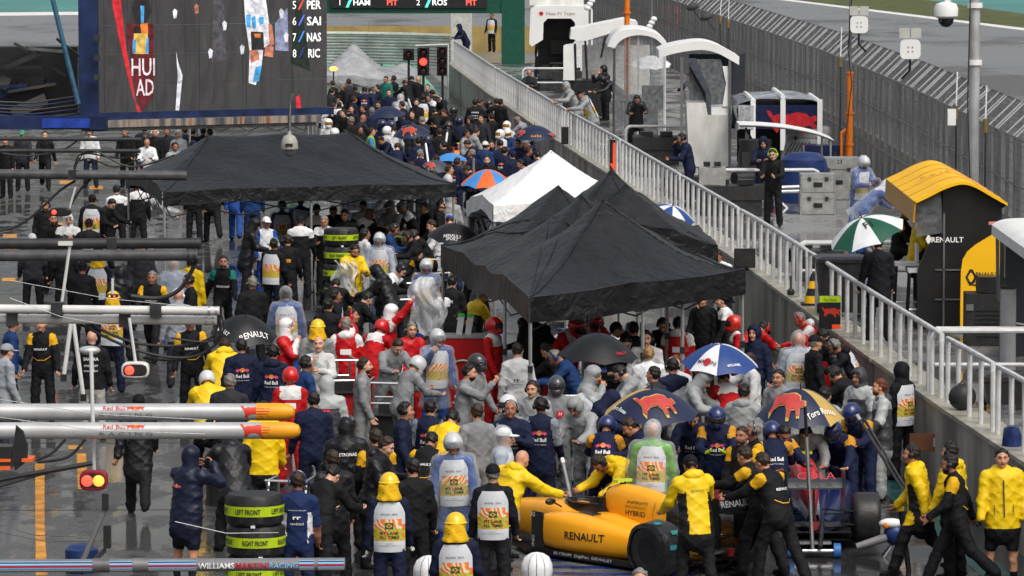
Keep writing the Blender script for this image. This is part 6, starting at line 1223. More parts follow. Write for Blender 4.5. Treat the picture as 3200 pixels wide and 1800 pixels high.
# ---- hand: palm, four unequal bent fingers and a thumb from the side (wrist at origin, pointing +x, palm faces -z, thumb +y)
def make_hand(curl):
    mb = MB(); rings = []
    for x, w, t in ((-.02, .026, .020), (.02, .034, .016), (.06, .042, .015), (.092, .040, .012)):
        rings.append([(x, w*math.cos(a)*1.0, t*math.sin(a)) for a in [2*math.pi*i/8 for i in range(8)]])
    mb.loft(rings)
    for i, (y, L) in enumerate(((.030, .072), (.010, .080), (-.011, .075), (-.031, .058))):
        p = Vector((.086, y, 0)); pts = [p]; a = R(8)
        for sg, fr in enumerate((.45, .32, .23)):
            a += R(curl*(.55 if sg == 0 else .8)+i*3); p = p+Vector((math.cos(a), .04*(1.5-i), -math.sin(a)))*(L*fr); pts.append(p)
        mb.tube(pts, [.0098, .0092, .0085, .0062], 5)
    p = Vector((.022, .026, -.004)); pts = [p, p+Vector((.026, .026, -.010)), p+Vector((.052, .034, -.026)), p+Vector((.072, .034, -.036))]
    mb.tube(pts, [.013, .0115, .0095, .0065], 5)
    return np.array(mb.v), mb.f
HAND = {c: make_hand(c) for c in (28, 62)}
# ---- poses: lean, side, twist / head yaw, pitch / legs (hip, knee, spread) / arms (forward, outward, elbow, inward)
PO = dict(
 stand=dict(legs=((3, 4, 4), (-2, 3, 5)), arms=((6, 11, 14, .2), (4, 10, 18, .2))),
 easy=dict(lean=3, legs=((8, 12, 5), (-3, 2, 5)), arms=((10, 12, 30, .4), (2, 12, 20, .3)), side=3),
 walk=dict(lean=5, legs=((26, 12, 2), (-20, 26, 2)), arms=((-22, 9, 12, .1), (24, 9, 28, .2))),
 stride=dict(lean=6, legs=((-24, 22, 3), (28, 8, 3)), arms=((24, 12, 30, .2), (-24, 14, 14, .1))),
 fold=dict(legs=((2, 3, 5), (-2, 4, 5)), arms=((28, 12, 105, 1.0), (24, 12, 110, 1.0))),
 hips=dict(legs=((2, 3, 7), (-2, 4, 7)), arms=((-18, 40, 80, .9), (-18, 40, 80, .9))),
 hold=dict(lean=8, hp=18, legs=((4, 6, 5), (-3, 4, 5)), arms=((32, 10, 72, .6), (30, 12, 68, .6))),
 work=dict(lean=26, hp=28, legs=((14, 14, 7), (-6, 6, 7)), arms=((50, 12, 42, .5), (44, 16, 50, .5))),
 bend=dict(lean=52, hp=15, legs=((10, 14, 8), (-8, 10, 8)), arms=((60, 14, 26, .3), (66, 10, 22, .3))),
 push=dict(lean=30, hp=-8, legs=((30, 30, 4), (-26, 10, 4)), arms=((72, 10, 20, .2), (68, 12, 26, .2))),
 pushr=dict(lean=24, side=6, hp=10, legs=((26, 24, 4), (-22, 12, 4)), arms=((30, 12, 30, .3), (62, 30, 12, .1))),
 pushs=dict(lean=20, hp=8, legs=((20, 18, 4), (-16, 8, 4)), arms=((58, 10, 26, .2), (56, 12, 30, .2))),
 tend=dict(lean=14, hp=14, legs=((8, 8, 6), (-6, 6, 6)), arms=((34, 12, 40, .3), (40, 14, 34, .3))),
 rail=dict(lean=26, hp=0, legs=((6, 6, 5), (-10, 6, 5)), arms=((46, 12, 52, .6), (44, 12, 56, .6))),
 phone=dict(lean=10, hp=10, legs=((4, 5, 4), (-3, 4, 4)), arms=((30, 14, 60, .5), (58, 20, 126, .5))),
 photo=dict(lean=4, hp=2, legs=((6, 6, 6), (-4, 4, 6)), arms=((62, 18, 112, .6), (64, 22, 108, .6))),
 chin=dict(legs=((3, 4, 5), (-2, 4, 5)), arms=((24, 8, 92, .9), (40, 10, 128, .7))),
 reach=dict(lean=6, hp=-10, legs=((3, 4, 5), (-2, 4, 5)), arms=((8, 12, 20, .2), (130, 12, 14, .1))),
 raiser=dict(lean=2, legs=((4, 5, 5), (-3, 4, 5)), arms=((20, 12, 60, .4), (142, 16, 8, .0))),
 holdup=dict(lean=3, legs=((4, 5, 5), (-3, 4, 5)), arms=((10, 12, 24, .2), (66, 14, 78, .2))),
 crouch=dict(lean=30, hp=10, legs=((96, 112, 12), (70, 118, 10)), arms=((56, 14, 40, .4), (48, 16, 50, .4))),
 sit=dict(lean=6, hp=14, legs=((82, 84, 8), (84, 86, 8)), arms=((38, 12, 70, .6), (36, 12, 74, .6))),
)
# ---- what people wear: colour per zone
def cloth(h): return mat('cloth_'+h.strip('#'), h, .75, var=.2, scale=7, bump=.5, bscale=15, dist=.02, spec=.18)
def wetcloth(h): return mat('raincloth_'+h.strip('#'), h, .42, var=.08, scale=8, bump=.25, bscale=9, dist=.02, spec=.3)
SK = ['#b07c62', '#c08c70', '#976550', '#c99a84']
for h in SK: mat('skin_'+h, h, .45, var=.12, scale=18)
BK, NV, GY, WH = '#17181c', '#161d36', '#9da0a2', '#d3d4d6'
def C(desc, t, y=None, s=None, u=None, l=None, p=BK, q=None, sh='#141416', side=None, h=None, wet=False, hem=-.14, loose=0.0, collar=None, short=0):
    y = y or t; u = u or t; s = s or u; l = l or u
    return dict(desc=desc, t=t, y=y, s=s, u=u, l=l, p=p, q=q or p, sh=sh, side=side or t, h=h, wet=wet, hem=hem, loose=loose, collar=collar or t, short=short)
CO = dict(
 black=C('black jacket', '#16171a'), blackr=C('black rain jacket', '#14151a', wet=True, loose=.012, hem=-.2),
 dark=C('dark grey jacket', '#2b2d33', p='#1b1c20'), merc=C('black and teal overalls', '#15161b', s='#1d7f74', y='#17181d'),
 petro=C('long black rain coat', '#121318', wet=True, loose=.02, hem=-.26), teal=C('teal jacket', '#1f6b60'),
 suit=C('dark suit', '#191a20', hem=-.2), renault=C('black overalls with yellow shoulders', '#15161a', s='#d9a41c', u='#15161a'),
 ryel=C('yellow rain jacket', '#e2bd12', wet=True, loose=.014, hem=-.22, side='#e2bd12'), ryelp=C('yellow rain jacket with black side panels', '#e2bd12', wet=True, loose=.014, hem=-.22, side='#17181b'),
 ryels=C('yellow rain jacket and black shorts', '#e2bd12', wet=True, loose=.014, hem=-.22, short=2),
 ferr=C('red overalls with white shoulders', '#b3161b', y='#d8d6d6', s='#b3161b', p='#b3161b'), ferj=C('red team jacket with white hood', '#b8171d', s='#dcd9d9', u='#b8171d', p='#8f1418', wet=True, loose=.01, hem=-.2),
 ferw=C('red and white team jacket', '#b8171d', u='#b8171d', l='#d8d6d6', p='#9a1418', wet=True, loose=.01, hem=-.2),
 rb=C('navy team jacket', '#171e38', p='#161b30', l='#171e38'), rbg=C('navy team jacket with grey sleeves', '#171e38', u='#7b828d', l='#171e38', p='#161b30', hem=-.2),
 rbs=C('navy rain jacket and shorts', '#141a31', p='#15182a', wet=True, loose=.015, hem=-.24, short=2), tr=C('navy overalls with gold shoulders', '#161d3a', s='#c48a2a', u='#161d3a', p='#161d3a'),
 haas=C('light grey rain jacket', '#8d9092', p='#7c7f81', wet=True, loose=.012, hem=-.22), haas2=C('grey and charcoal rain jacket', '#3a3c40', y='#a6a9aa', s='#a6a9aa', u='#a6a9aa', l='#3a3c40', p='#9a9d9e', wet=True, loose=.014, hem=-.24),
 haass=C('grey race overalls', '#7b7d80', p='#727577', s='#8a8c8e'), will=C('white race overalls', '#c2c3c4', p='#b5b6b8'), wills=C('white team shirt', '#d8dade', p='#20263a'),
 willp=C('navy polo shirt with white side panels', '#1b2b55', side='#d8dade', p='#1a2544', short=1), blue=C('blue team jacket', '#1b3766', p='#1a2440'),
 mcl=C('black jacket with white shoulders', '#15161a', y='#d8d8da', s='#d8d8da', u='#15161a'), fi=C('black and grey overalls', '#17181b', p='#191a1d', q='#8d8f91'),
 bib=C('white marshal bib over black jacket', '#15171c'), bibb=C('white marshal bib over blue jacket', '#1c3c84', p='#1c3c84'), fire=C('navy overalls and marshal bib', '#151b33', p='#151b33'),
 mwb=C('blue and white marshal jacket', '#d5d8de', s='#1c459c', u='#1c459c', p='#1b3f90'), grey=C('grey team shirt', '#8f959d', p='#2a2c33'),
 green=C('lime green shirt', '#5f9f2c', p='#2c3c58'), sah=C('black team jacket with white print', '#17181b', p='#9a9a98'), pir=C('black tyre team jacket', '#15161a', p='#15161a'),
 pblue=C('blue overalls', '#23468c', p='#23468c'), pwhite=C('pale overalls', '#9aa3b4', p='#4d5a78'), lime=C('lime and blue vest', '#7fae2f', u='#3a88b8', p='#22304f'))
def skin_mats(c, rs, skin):
    mk = wetcloth if c['wet'] else cloth; sk = MATS['skin_'+skin]
    hand = cloth(c['h']) if c['h'] else sk
    low = sk if c['short'] == 1 else mk(c['l'])
    shin = sk if c['short'] == 2 else cloth(c['q'])
    return [mk(c['t']), mk(c['y']), mk(c['s']), mk(c['u']), low, hand, cloth(c['p']), cloth(c['p']), shin, cloth(c['sh']), mk(c['collar']), sk,
            mat('eye_dark', (.07, .05, .045), .35, var=0), mat('lip', '#7d463c', .5, var=0), mk(c['side']), mat('brow', (.06, .04, .03), .8, var=0)]
def rmat(a, ax): return np.array(Matrix.Rotation(R(a), 3, ax))
class Body: pass
def build_body(pose, c, rs, build, lod, lean=None):
    B = Body(); p = dict(PO[pose])
    if lean is not None: p['lean'] = lean; k = max(0, lean-60); p['legs'] = tuple((a+k*.9, b+k*1.7, d) for a, b, d in p['legs'])
    jit = lambda k: rs.uniform(-k, k)
    lean, side, tw = p.get('lean', 0)+jit(3), p.get('side', 0)+jit(2), p.get('twist', 0)+jit(6)
    T = rmat(tw, 'Z') @ rmat(side, 'Y') @ rmat(-lean, 'X')      # torso frame: columns right, forward, up
    lo_ = c['loose']+.010
    legs = []; zmin = 1e9
    for s, (hp, kb, ab) in zip((-1, 1), p['legs']):
        hp += jit(3); hip = np.array((s*.092*build, 0, -.02))
        d1 = np.array((s*math.sin(R(ab)), math.sin(R(hp)), -math.cos(R(hp))*math.cos(R(ab)))); k = hip+d1*.435
        a2 = R(hp-kb); d2 = np.array((s*math.sin(R(ab))*.6, math.sin(a2), -math.cos(a2))); d2 /= np.linalg.norm(d2); an = k+d2*.425
        legs.append((s, hip, k, an, a2)); zmin = min(zmin, an[2])
    root = np.array((0, 0, .075-zmin)); B.root = root; B.T = T
    prim = []                                                     # (kind, data, zone)
    Ti = T.T
    def tl(v): return root+T@np.asarray(v, float)                # torso-local -> body
    ysc = .74+.04*(build-1)*5
    w = build
    TP = [((0, 0, -.06), (0, 0, .20), .164*w+lo_, .158*w+lo_), ((0, 0, .18), (0, 0, .37), .158*w+lo_, .164*w+lo_), ((-.125*w, 0, .435), (.125*w, 0, .435), .072+lo_*.6, .072+lo_*.6)]
    if c['hem'] < -.17: TP.append(((0, 0, 0), (0, 0, c['hem']), .165*w+lo_, .182*w+lo_))
    SCL = np.array((1, 1/ysc, 1))
    def torso(P, off=0.0):
        q = ((P-root)@T)*SCL; d = None
        for a, b, ra, rb in TP:
            e = rcone(q, a, b, ra+off, rb+off); d = e if d is None else smin(d, e, .05)
        return d*.82
    B.torso = torso; B.tl = tl
    for s, hip, k, an, a2 in legs:
        h0 = root+hip; k0 = root+k; a0 = root+an
        prim.append((h0, k0, .096*w, .080, Z_THIGH)); prim.append((k0, a0+np.array((0, 0, .02)), .079 if c['short'] != 2 else .06, .074 if c['short'] != 2 else .045, Z_SHIN))
        fdir = np.array((s*.18, 1, 0)); fdir /= np.linalg.norm(fdir)
        prim.append((a0+np.array((0, -.03, -.035)), a0+fdir*.15+np.array((0, 0, -.045)), .042, .034, Z_SHOE))
    B.hands = []
    for s, (pf, ao, eb, inn) in zip((-1, 1), p['arms']):
        pf += jit(6); eb += jit(8); ao += jit(3)
        sh = np.array((s*.178*w, 0, .430)); u = np.array((s*math.sin(R(ao)), math.sin(R(pf))*math.cos(R(ao)), -math.cos(R(pf))*math.cos(R(ao))))
        # arms hang by gravity more than by the leaning trunk
        g = np.array((0, math.sin(R(-lean*.75)), 0))
        u = rmat(lean*.75, 'X') @ u
        bd = rmat(lean*.75, 'X') @ np.array((-s*inn, math.cos(R(pf)), math.sin(R(pf)))); bd -= u*(bd@u); bd /= np.linalg.norm(bd)
        f = u*math.cos(R(eb))+bd*math.sin(R(eb)); el = sh+u*.285; wr = el+f*.25
        S0, E0, W0 = tl(sh), tl(el), tl(wr); prim.append((S0, E0, .066+lo_*.8, .058+lo_*.6, Z_UP)); prim.append((E0, W0, .058+lo_*.6, .045+lo_*.5, Z_LOW))
        fw = T@f; th = T@np.array((-s*.55, .8, .2)); B.hands.append((W0, fw, th, s))
    prim.append((tl((0, 0, .43)), tl((0, .012, .53)), .068, .058, Z_NECK))
    NP = len(prim); ph = [rs.uniform(0, 6.28) for _ in range(6)]
    lo = np.minimum.reduce([np.minimum(q[0], q[1])-max(q[2], q[3]) for q in prim]+[root-.24])-.05
    hi = np.maximum.reduce([np.maximum(q[0], q[1])+max(q[2], q[3]) for q in prim]+[tl((0, 0, .45))+.12, root+.24])+.05
    lo[2] = max(lo[2], -.03)
    def field(P, off=0.0):
        d = torso(P, off)
        for a, b, ra, rb, z in prim:
            k = .045 if z == Z_THIGH else .03
            m = off if z in (Z_UP, Z_LOW, Z_NECK) else off*.7
            d = smin(d, rcone(P, a, b, ra+m, rb+m), k)
        x, y, z = P[:, 0], P[:, 1], P[:, 2]
        rg = lambda a, p: (1-np.abs(np.sin(a)))**p
        wv = rg(17*z+13*x+1.3*np.sin(9*y+ph[0])+ph[1], 3)*.010+rg(21*z-16*x+1.2*np.sin(8*x+ph[2])+ph[3], 3)*.009+rg(38*z+19*y-9*x+ph[4], 2)*.004-.004
        return d-wv*(1+10*lo_)
    h = dict(near=.0205, mid=.0255, far=.033)[lod]
    V, Q = nets(field, lo, hi, h); C_ = V[Q].mean(1)
    D = np.stack([rcone(C_, a, b, ra, rb) for a, b, ra, rb, z in prim]+[torso(C_)], 1); am = D.argmin(1)
    zn = np.array([q[4] for q in prim]+[Z_TORSO])[am]; L = (C_-root)@T
    tt = zn == Z_TORSO
    zn[tt & (L[:, 2] > .345)] = Z_YOKE; zn[tt & (L[:, 2] < .30) & (np.abs(L[:, 0]) > .125*w)] = Z_SIDE
    low = L[:, 2] < c['hem']; zn[tt & low] = Z_HIP
    zn[(zn == Z_THIGH) & (L[:, 2] > c['hem']) & (pose not in ('sit', 'crouch'))] = Z_TORSO
    for i, q in enumerate(prim):
        if q[4] == Z_UP:
            m = am == i; t = ((C_[m]-q[0])@(q[1]-q[0]))/((q[1]-q[0])@(q[1]-q[0])); ix = np.where(m)[0]; zn[ix[t < .42]] = Z_SH
        if q[4] == Z_SHIN and c['short'] == 2:
            m = am == i; t = ((C_[m]-q[0])@(q[1]-q[0]))/((q[1]-q[0])@(q[1]-q[0])); ix = np.where(m)[0]; zn[ix[t < .12]] = Z_THIGH; zn[ix[t > .78]] = Z_SHOE
    # head
    hp = p.get('hp', 0)+jit(5); hy = p.get('hy', 0)
    nb = tl((0, .0, .50)); Hr = rmat(tw*.5+hy, 'Z')@rmat(side*.4, 'Y')@rmat(-(lean*.55+hp), 'X')
    hc = nb+T@np.array((0, .012, .055))+Hr@np.array((0, .03, .10)); B.Hr, B.hc = Hr, hc
    hv, hq, hz = HEADS[lod]; vs = [V]; qs = [list(map(tuple, Q))]; zs = [zn]; k = len(V)
    vs.append(hc+hv@Hr.T); qs.append([tuple(int(i)+k for i in q) for q in hq]); zs.append(hz); k += len(hv)
    for W0, fw, th, s in B.hands:
        x = fw; y = th-x*(th@x); y /= np.linalg.norm(y); z = np.cross(x, y)*(-s); M = np.stack([x, y, -z*s if False else z], 1)
        v, f = HAND[62 if rs.random() < .5 else 28]; M = np.stack([x, y, np.cross(x, y)], 1)
        vv = v.copy()
        if s > 0: vv[:, 2] *= -1
        vs.append(W0+vv@M.T); qs.append([tuple(i+k for i in (q if s < 0 else q[::-1])) for q in f]); zs.append(np.full(len(f), Z_HAND)); k += len(v)
    B.V = np.concatenate(vs); B.Q = [q for g in qs for q in g]; B.Z = np.concatenate(zs); B.field = field; B.lo, B.hi = lo, hi
    B.top = (hc+Hr@np.array((0, -.01, .12))); B.w = w; B.zone_torso = tt
    return B
def np_mesh(name, V, Q, Z=None):
    me = bpy.data.meshes.new(name); me.from_pydata([tuple(v) for v in V], [], [tuple(int(i) for i in q) for q in Q]); me.update()
    me.polygons.foreach_set('use_smooth', [True]*len(me.polygons))
    if Z is not None: me.polygons.foreach_set('material_index', [int(z) for z in Z])
    return me
# ---- shared headgear meshes in the head frame
def gear_mesh(name, f, lo, hi, h): V, Q = nets(f, lo, hi, h); return np_mesh(name, V, Q)
def hair_f(P):
    n = .006*np.sin(75*P[:, 0]+1)*np.sin(60*P[:, 1])+.005*np.sin(90*P[:, 2]+40*P[:, 0]); d = ellip(P, (0, -.014, .026), (.086, .106, .107))+n
    cut = P[:, 1]*.8-.6*(P[:, 2]-.072)-.042; d = np.maximum(d, cut); low = np.where(P[:, 1] < -.02, -.075, -.02)-P[:, 2]
    return np.maximum(d, low)
def hairl_f(P): return smin(hair_f(P), rcone(P, (0, -.075, .0), (0, -.085, -.16), .06, .035), .04)
def bun_f(P): return smin(hair_f(P), np.linalg.norm(P-np.array((0, -.125, .0)), axis=1)-.04, .02)
def beard_f(P): return np.maximum(np.maximum(ellip(P, (0, .026, -.05), (.0635, .074, .079)), P[:, 2]+.052), -(rcone(P, (-.02, .11, -.062), (.02, .11, -.062), .014, .014)))
def hood_f(P):
    o = smin(ellip(P, (0, -.022, .03), (.112, .128, .128)), rcone(P, (0, -.035, -.06), (0, -.045, -.19), .098, .125), .05)
    o = o+.004*np.sin(40*P[:, 2]+18*P[:, 0])
    i = smin(ellip(P, (0, -.012, .02), (.092, .115, .112)), rcone(P, (0, -.03, -.06), (0, -.04, -.2), .08, .09), .04)
    o = np.maximum(o, -i); face = ellip(P, (0, .125, -.012), (.074, .085, .108)); return np.maximum(o, -face)
def hoodup_f(P): return np.minimum(hood_f(P), np.maximum(rcone(P, (0, -.07, .11), (0, -.10, .17), .05, .015), -P[:, 2]+.06))
def hdown_f(P): return smin(ellip(P, (0, -.105, -.155), (.135, .075, .078)), rcone(P, (-.085, .02, -.17), (.085, .02, -.17), .04, .04), .07)+.005*np.sin(50*P[:, 0])*np.sin(44*P[:, 2])
def cap_f(P):
    d = np.maximum(ellip(P, (0, -.012, .032), (.092, .112, .104)), .028-P[:, 2]); v = np.maximum(ellip(P, (0, .11, .030), (.072, .085, .012)), .03-P[:, 1]); return smin(d, v, .012)
def shell_f(P):
    o = ellip(P, (0, -.012, .018), (.128, .150, .142)); i = ellip(P, (0, -.005, .0), (.102, .118, .135)); d = np.maximum(np.maximum(o, -i), -.105-P[:, 2])
    return np.maximum(d, -ellip(P, (0, .15, -.045), (.105, .12, .098)))
def full_f(P):
    o = smin(ellip(P, (0, -.012, .018), (.124, .146, .140)), ellip(P, (0, .055, -.075), (.085, .088, .062)), .05); d = np.maximum(np.maximum(o, -ellip(P, (0, -.01, -.03), (.095, .11, .14))), -.125-P[:, 2])
    return np.maximum(d, -ellip(P, (0, .15, .008), (.085, .07, .042)))
def visor_f(P):
    d = np.abs(ellip(P, (0, -.008, .005), (.127, .150, .14)))-.004; return np.maximum(np.maximum(d, np.abs(P[:, 2]-.018)-.048), .055-P[:, 1])
def hard_f(P):
    z = P[:, 2]; d = np.maximum(ellip(P, (0, -.01, .035), (.118, .136, .125)), .03-z); b = np.maximum(ellip(P, (0, .0, .036), (.142, .172, .012)), -1e9)
    rdg = rcone(P, (0, -.10, .115), (0, .08, .125), .016, .016); d = smin(d, b, .012); return np.maximum(smin(d, rdg, .015), -ellip(P, (0, -.01, .02), (.096, .112, .11)))
def cape_f(P):
    o = rcone(P*np.array((1, .9, 1)), (0, -.03, .04), (0, -.05, -.15), .100, .136)+.012*np.sin(38*P[:, 0]+9*P[:, 2])*np.sin(24*P[:, 2]+20*P[:, 1]); d = np.maximum(np.abs(o)-.008, P[:, 2]-.035); d = np.maximum(d, -.175-P[:, 2]); return np.maximum(d, P[:, 1]-.055)
BX = ((-.2, -.24, -.27), (.2, .22, .22))
def headset_mesh():
    mb = MB(); pts = [(.094*math.cos(a), -.012, .03+.105*math.sin(a)) for a in [R(-8+196*i/12) for i in range(13)]]; mb.tube(pts, .011, 6)
    for s in (-1, 1): mb.lathe([(.012, 0), (.036, .004), (.042, .016), (.038, .034), (.02, .042), (.001, .043)], 10, basis((s*.078, -.008, -.006), (0, 1, 0), (0, 0, s)))
    mb.tube([(-.1, .01, -.02), (-.085, .06, -.055), (-.03, .115, -.07)], .005, 4); return mb.mesh('headset')
GEAR = dict(hair=(gear_mesh('hair', hair_f, *BX, .011), 'hair'), hairl=(gear_mesh('hair', hairl_f, *BX, .013), 'hair'), bun=(gear_mesh('hair', bun_f, *BX, .013), 'hair'),
 beard=(gear_mesh('beard', beard_f, *BX, .011), 'beard'), hood=(gear_mesh('hood', hood_f, *BX, .0125), 'hood'), hoodup=(gear_mesh('hood', hoodup_f, *BX, .0125), 'hood'), hdown=(gear_mesh('hood', hdown_f, *BX, .013), 'hood'),
 cap=(gear_mesh('cap', cap_f, *BX, .010), 'cap'), shell=(gear_mesh('helmet', shell_f, *BX, .012), 'helmet'), full=(gear_mesh('helmet', full_f, *BX, .012), 'helmet'), visor=(gear_mesh('visor', visor_f, *BX, .0085), 'visor'),
 hard=(gear_mesh('hard_hat', hard_f, *BX, .010), 'hard_hat'), cape=(gear_mesh('neck_cape', cape_f, *BX, .0115), 'neck_cape'), set=(headset_mesh(), 'headset'))
gloss = lambda h: mat('gloss_'+h.strip('#'), h, .18, var=.08, coat=.6)
HAIRC = dict(k='#15110f', b='#2c1d14', r='#5a2c17', g='#77736e', y='#8a6a3f', w='#a9a6a0')
# marshal bib print: slanting orange and green bars
def bib_print():
    m = bpy.data.materials.new('bib_print'); nt, b, out = nodes_of(m); N, L = nt.nodes, nt.links; tc = N.new('ShaderNodeTexCoord')
    mp = N.new('ShaderNodeMapping'); mp.inputs['Rotation'].default_value = (0, R(38), 0); mp.inputs['Scale'].default_value = (1, .2, 1); L.new(tc.outputs['Object'], mp.inputs[0])
    wv = N.new('ShaderNodeTexWave'); wv.wave_type = 'BANDS'; wv.bands_direction = 'X'; wv.inputs['Scale'].default_value = 6; wv.inputs['Distortion'].default_value = 9; wv.inputs['Detail'].default_value = 2; wv.inputs['Detail Scale'].default_value = 1.2
    L.new(mp.outputs[0], wv.inputs[0]); r = N.new('ShaderNodeValToRGB'); e = r.color_ramp; e.interpolation = 'CONSTANT'; e.elements[0].color = lin('#e4753a')+(1,); e.elements[1].position = .55; e.elements[1].color = lin('#e9b44a')+(1,)
    x = e.elements.new(.78); x.color = lin('#d9d9c8')+(1,)
    L.new(wv.outputs[0], r.inputs[0]); r2 = N.new('ShaderNodeValToRGB'); f = r2.color_ramp; f.interpolation = 'CONSTANT'; f.elements[0].color = lin('#e2763c')+(1,); f.elements[1].position = .3; f.elements[1].color = lin('#a9c03f')+(1,)
    L.new(wv.outputs[0], r2.inputs[0]); sp = N.new('ShaderNodeSeparateXYZ'); L.new(tc.outputs['Object'], sp.inputs[0])
    gt = N.new('ShaderNodeMath'); gt.operation = 'LESS_THAN'; gt.inputs[1].default_value = 1.19; nz = N.new('ShaderNodeTexNoise'); nz.inputs['Scale'].default_value = 14
    L.new(tc.outputs['Object'], nz.inputs[0]); ad = N.new('ShaderNodeMath'); ad.operation = 'MULTIPLY_ADD'; ad.inputs[1].default_value = .16; L.new(nz.outputs[0], ad.inputs[0]); L.new(sp.outputs[2], ad.inputs[2]); L.new(ad.outputs[0], gt.inputs[0])
    mx = N.new('ShaderNodeMix'); mx.data_type = 'RGBA'; L.new(gt.outputs[0], mx.inputs[0]); L.new(r.outputs[0], mx.inputs[6]); L.new(r2.outputs[0], mx.inputs[7]); L.new(mx.outputs[2], b.inputs['Base Color'])
    b.inputs['Roughness'].default_value = .5; return m
BIBP = bib_print(); bib_white = mat('bib_white', '#c9cdd4', .45, var=.1, bump=.3, bscale=14)
txt_k = mat('print_black', (.02, .02, .022), .5, var=0); txt_w = mat('print_white', (.8, .8, .8), .5, var=0); txt_r = mat('print_red', '#b8182a', .5, var=0); txt_p = mat('print_pink', '#c9476a', .5, var=0)
txt_y = mat('print_gold', '#d9a01e', .5, var=0); txt_g = mat('print_green', '#1d5c34', .5, var=0); txt_b = mat('print_blue', '#1f3f94', .5, var=0)
poncho_m = clear('rain_poncho', (.66, .70, .75), .10, .12)
BULL = [(-.5, .1), (-.42, .22), (-.3, .16), (-.24, .26), (-.05, .30), (.15, .24), (.3, .26), (.42, .20), (.48, .34), (.56, .36), (.52, .22), (.46, .10), (.40, -.02), (.42, -.18), (.34, -.30), (.29, -.14), (.2, -.08), (.02, -.06), (-.08, -.14), (-.18, -.32), (-.26, -.30), (-.2, -.12), (-.3, -.08), (-.42, -.2), (-.48, -.16), (-.38, .0)]
def tex_on(B, pid, uv, side, off=.011):
    """lay flat print points (u right, v up in the torso frame) on the trunk, seen from the back (side -1) or front (+1)"""
    uv = np.asarray(uv, float); x = uv[:, 0]*(1 if side < 0 else -1); y = np.full(len(uv), .34*side); z = uv[:, 1]
    for _ in range(26):
        P = B.root+np.stack([x, y, z], 1)@B.T.T; d = B.torso(P)
        y = y-side*np.maximum(d-off, 0)*.9
        y = np.where(y*side < .01, .01*side, y)
    return B.root+np.stack([x, y, z], 1)@B.T.T
def print_text(B, root, s, h, v, side, m, u=0, width=None, off=.022, **kw):
    tv, tf = text2d(s, **kw); cx = (tv[:, 0].max()+tv[:, 0].min())/2; sx = (width/(tv[:, 0].max()-tv[:, 0].min())) if width else h
    P = tex_on(B, 0, np.stack([(tv[:, 0]-cx)*sx+u, tv[:, 1]*h+v], 1), side, off)
    mb = MB(); mb.add(P, tf); obj('lettering', mb, m, root, 0)
def print_poly(B, root, poly, sc, u, v, side, m, name='emblem', off=.020):
    tri = tessellate_polygon([[Vector((p[0], p[1], 0)) for p in poly]]); P = tex_on(B, 0, [(p[0]*sc+u, p[1]*sc+v) for p in poly], side, off)
    mb = MB(); mb.add(P, tri); obj(name, mb, m, root, 0)
RECT = lambda w, h: [(-w/2, -h/2), (w/2, -h/2), (w/2, h/2), (-w/2, h/2)]
def add_bib(B, root, full=True):
    mb = MB(); nu, nv = 10, 9
    for side in (-1, 1):
        uv = [(-.188+.376*i/nu, -.13+.60*j/nv) for j in range(nv+1) for i in range(nu+1)]
        uv = [(u*(1 if v < .36 else max(.45, 1-(v-.36)*3.0)), v) for u, v in uv]
        P = tex_on(B, 0, uv, side, .030); w = nu+1
        fs = []; ms = []
        for j in range(nv):
            for i in range(nu):
                a = j*w+i; q = (a, a+1, a+w+1, a+w); fs.append(q); v = -.13+.6*(j+.5)/nv; ms.append(1 if (.0 < v < .29 and (v < .2 or 0 < i < nu-1)) else 0)
        k = len(mb.v); mb.v += [tuple(p) for p in P]; mb.f += [tuple(i+k for i in f) for f in fs]; mb.m += ms
    o = obj('marshal_bib', mb, [bib_white, BIBP], root, 60)
    if full:
        for side in (-1, 1):
            print_text(B, root, 'PIT LANE', .036, .085, side, txt_k, width=.22, bold=.02, off=.038); print_text(B, root, 'ALL TIMES', .036, .035, side, txt_k, width=.24, bold=.02, off=.038)
            print_text(B, root, 'FORMULA 1', .012, -.03, side, txt_k, off=.038); print_text(B, root, 'GRANDE PREMIO DO BRASIL 2016', .012, -.055, side, txt_k, width=.26, off=.038)
            print_text(B, root, 'BR3055  2016', .022, .318, side, txt_k, width=.2, off=.038)
            print_poly(B, root, RECT(.10, .075), 1, 0, .19, side, txt_g, 'flag', .036); print_poly(B, root, [(-.042, 0), (0, -.028), (.042, 0), (0, .028)], 1, 0, .19, side, txt_y, 'flag', .039); print_poly(B, root, RECT(.022, .022), 1, 0, .19, side, txt_b, 'flag', .042)
def add_poncho(B, root, lod, m=None):
    h = dict(near=.028, mid=.032, far=.04)[lod]; T, r = B.T, B.root
    def f(P):
        d = B.field(P, .036); sk = rcone((P-r)@T*np.array((1, 1/.78, 1)), (0, 0, .1), (0, 0, -.42), .19, .27)*.85
        d = smin(d, sk, .06); hd = hood_f((P-B.hc)@B.Hr); d = np.minimum(d, hd) if False else smin(d, ellip((P-B.hc)@B.Hr, (0, -.03, .02), (.125, .135, .15)), .03)
        d = np.maximum(d, -ellip((P-B.hc)@B.Hr, (0, .12, -.01), (.078, .10, .115))); L = (P-r)@T
        d = d+.008*np.sin(22*P[:, 0]+7*P[:, 2])*np.sin(9*P[:, 2]+15*P[:, 1])
        return np.maximum(d, -.46-L[:, 2])
    V, Q = nets(f, B.lo-.12, np.maximum(B.hi, B.hc+.2)+.08, h); C_ = V[Q].mean(1); keep = ((C_-r)@T)[:, 2] > -.45
    obj('poncho', np_mesh('poncho', V, Q[keep]), m or poncho_m, root)
PEOPLE = []
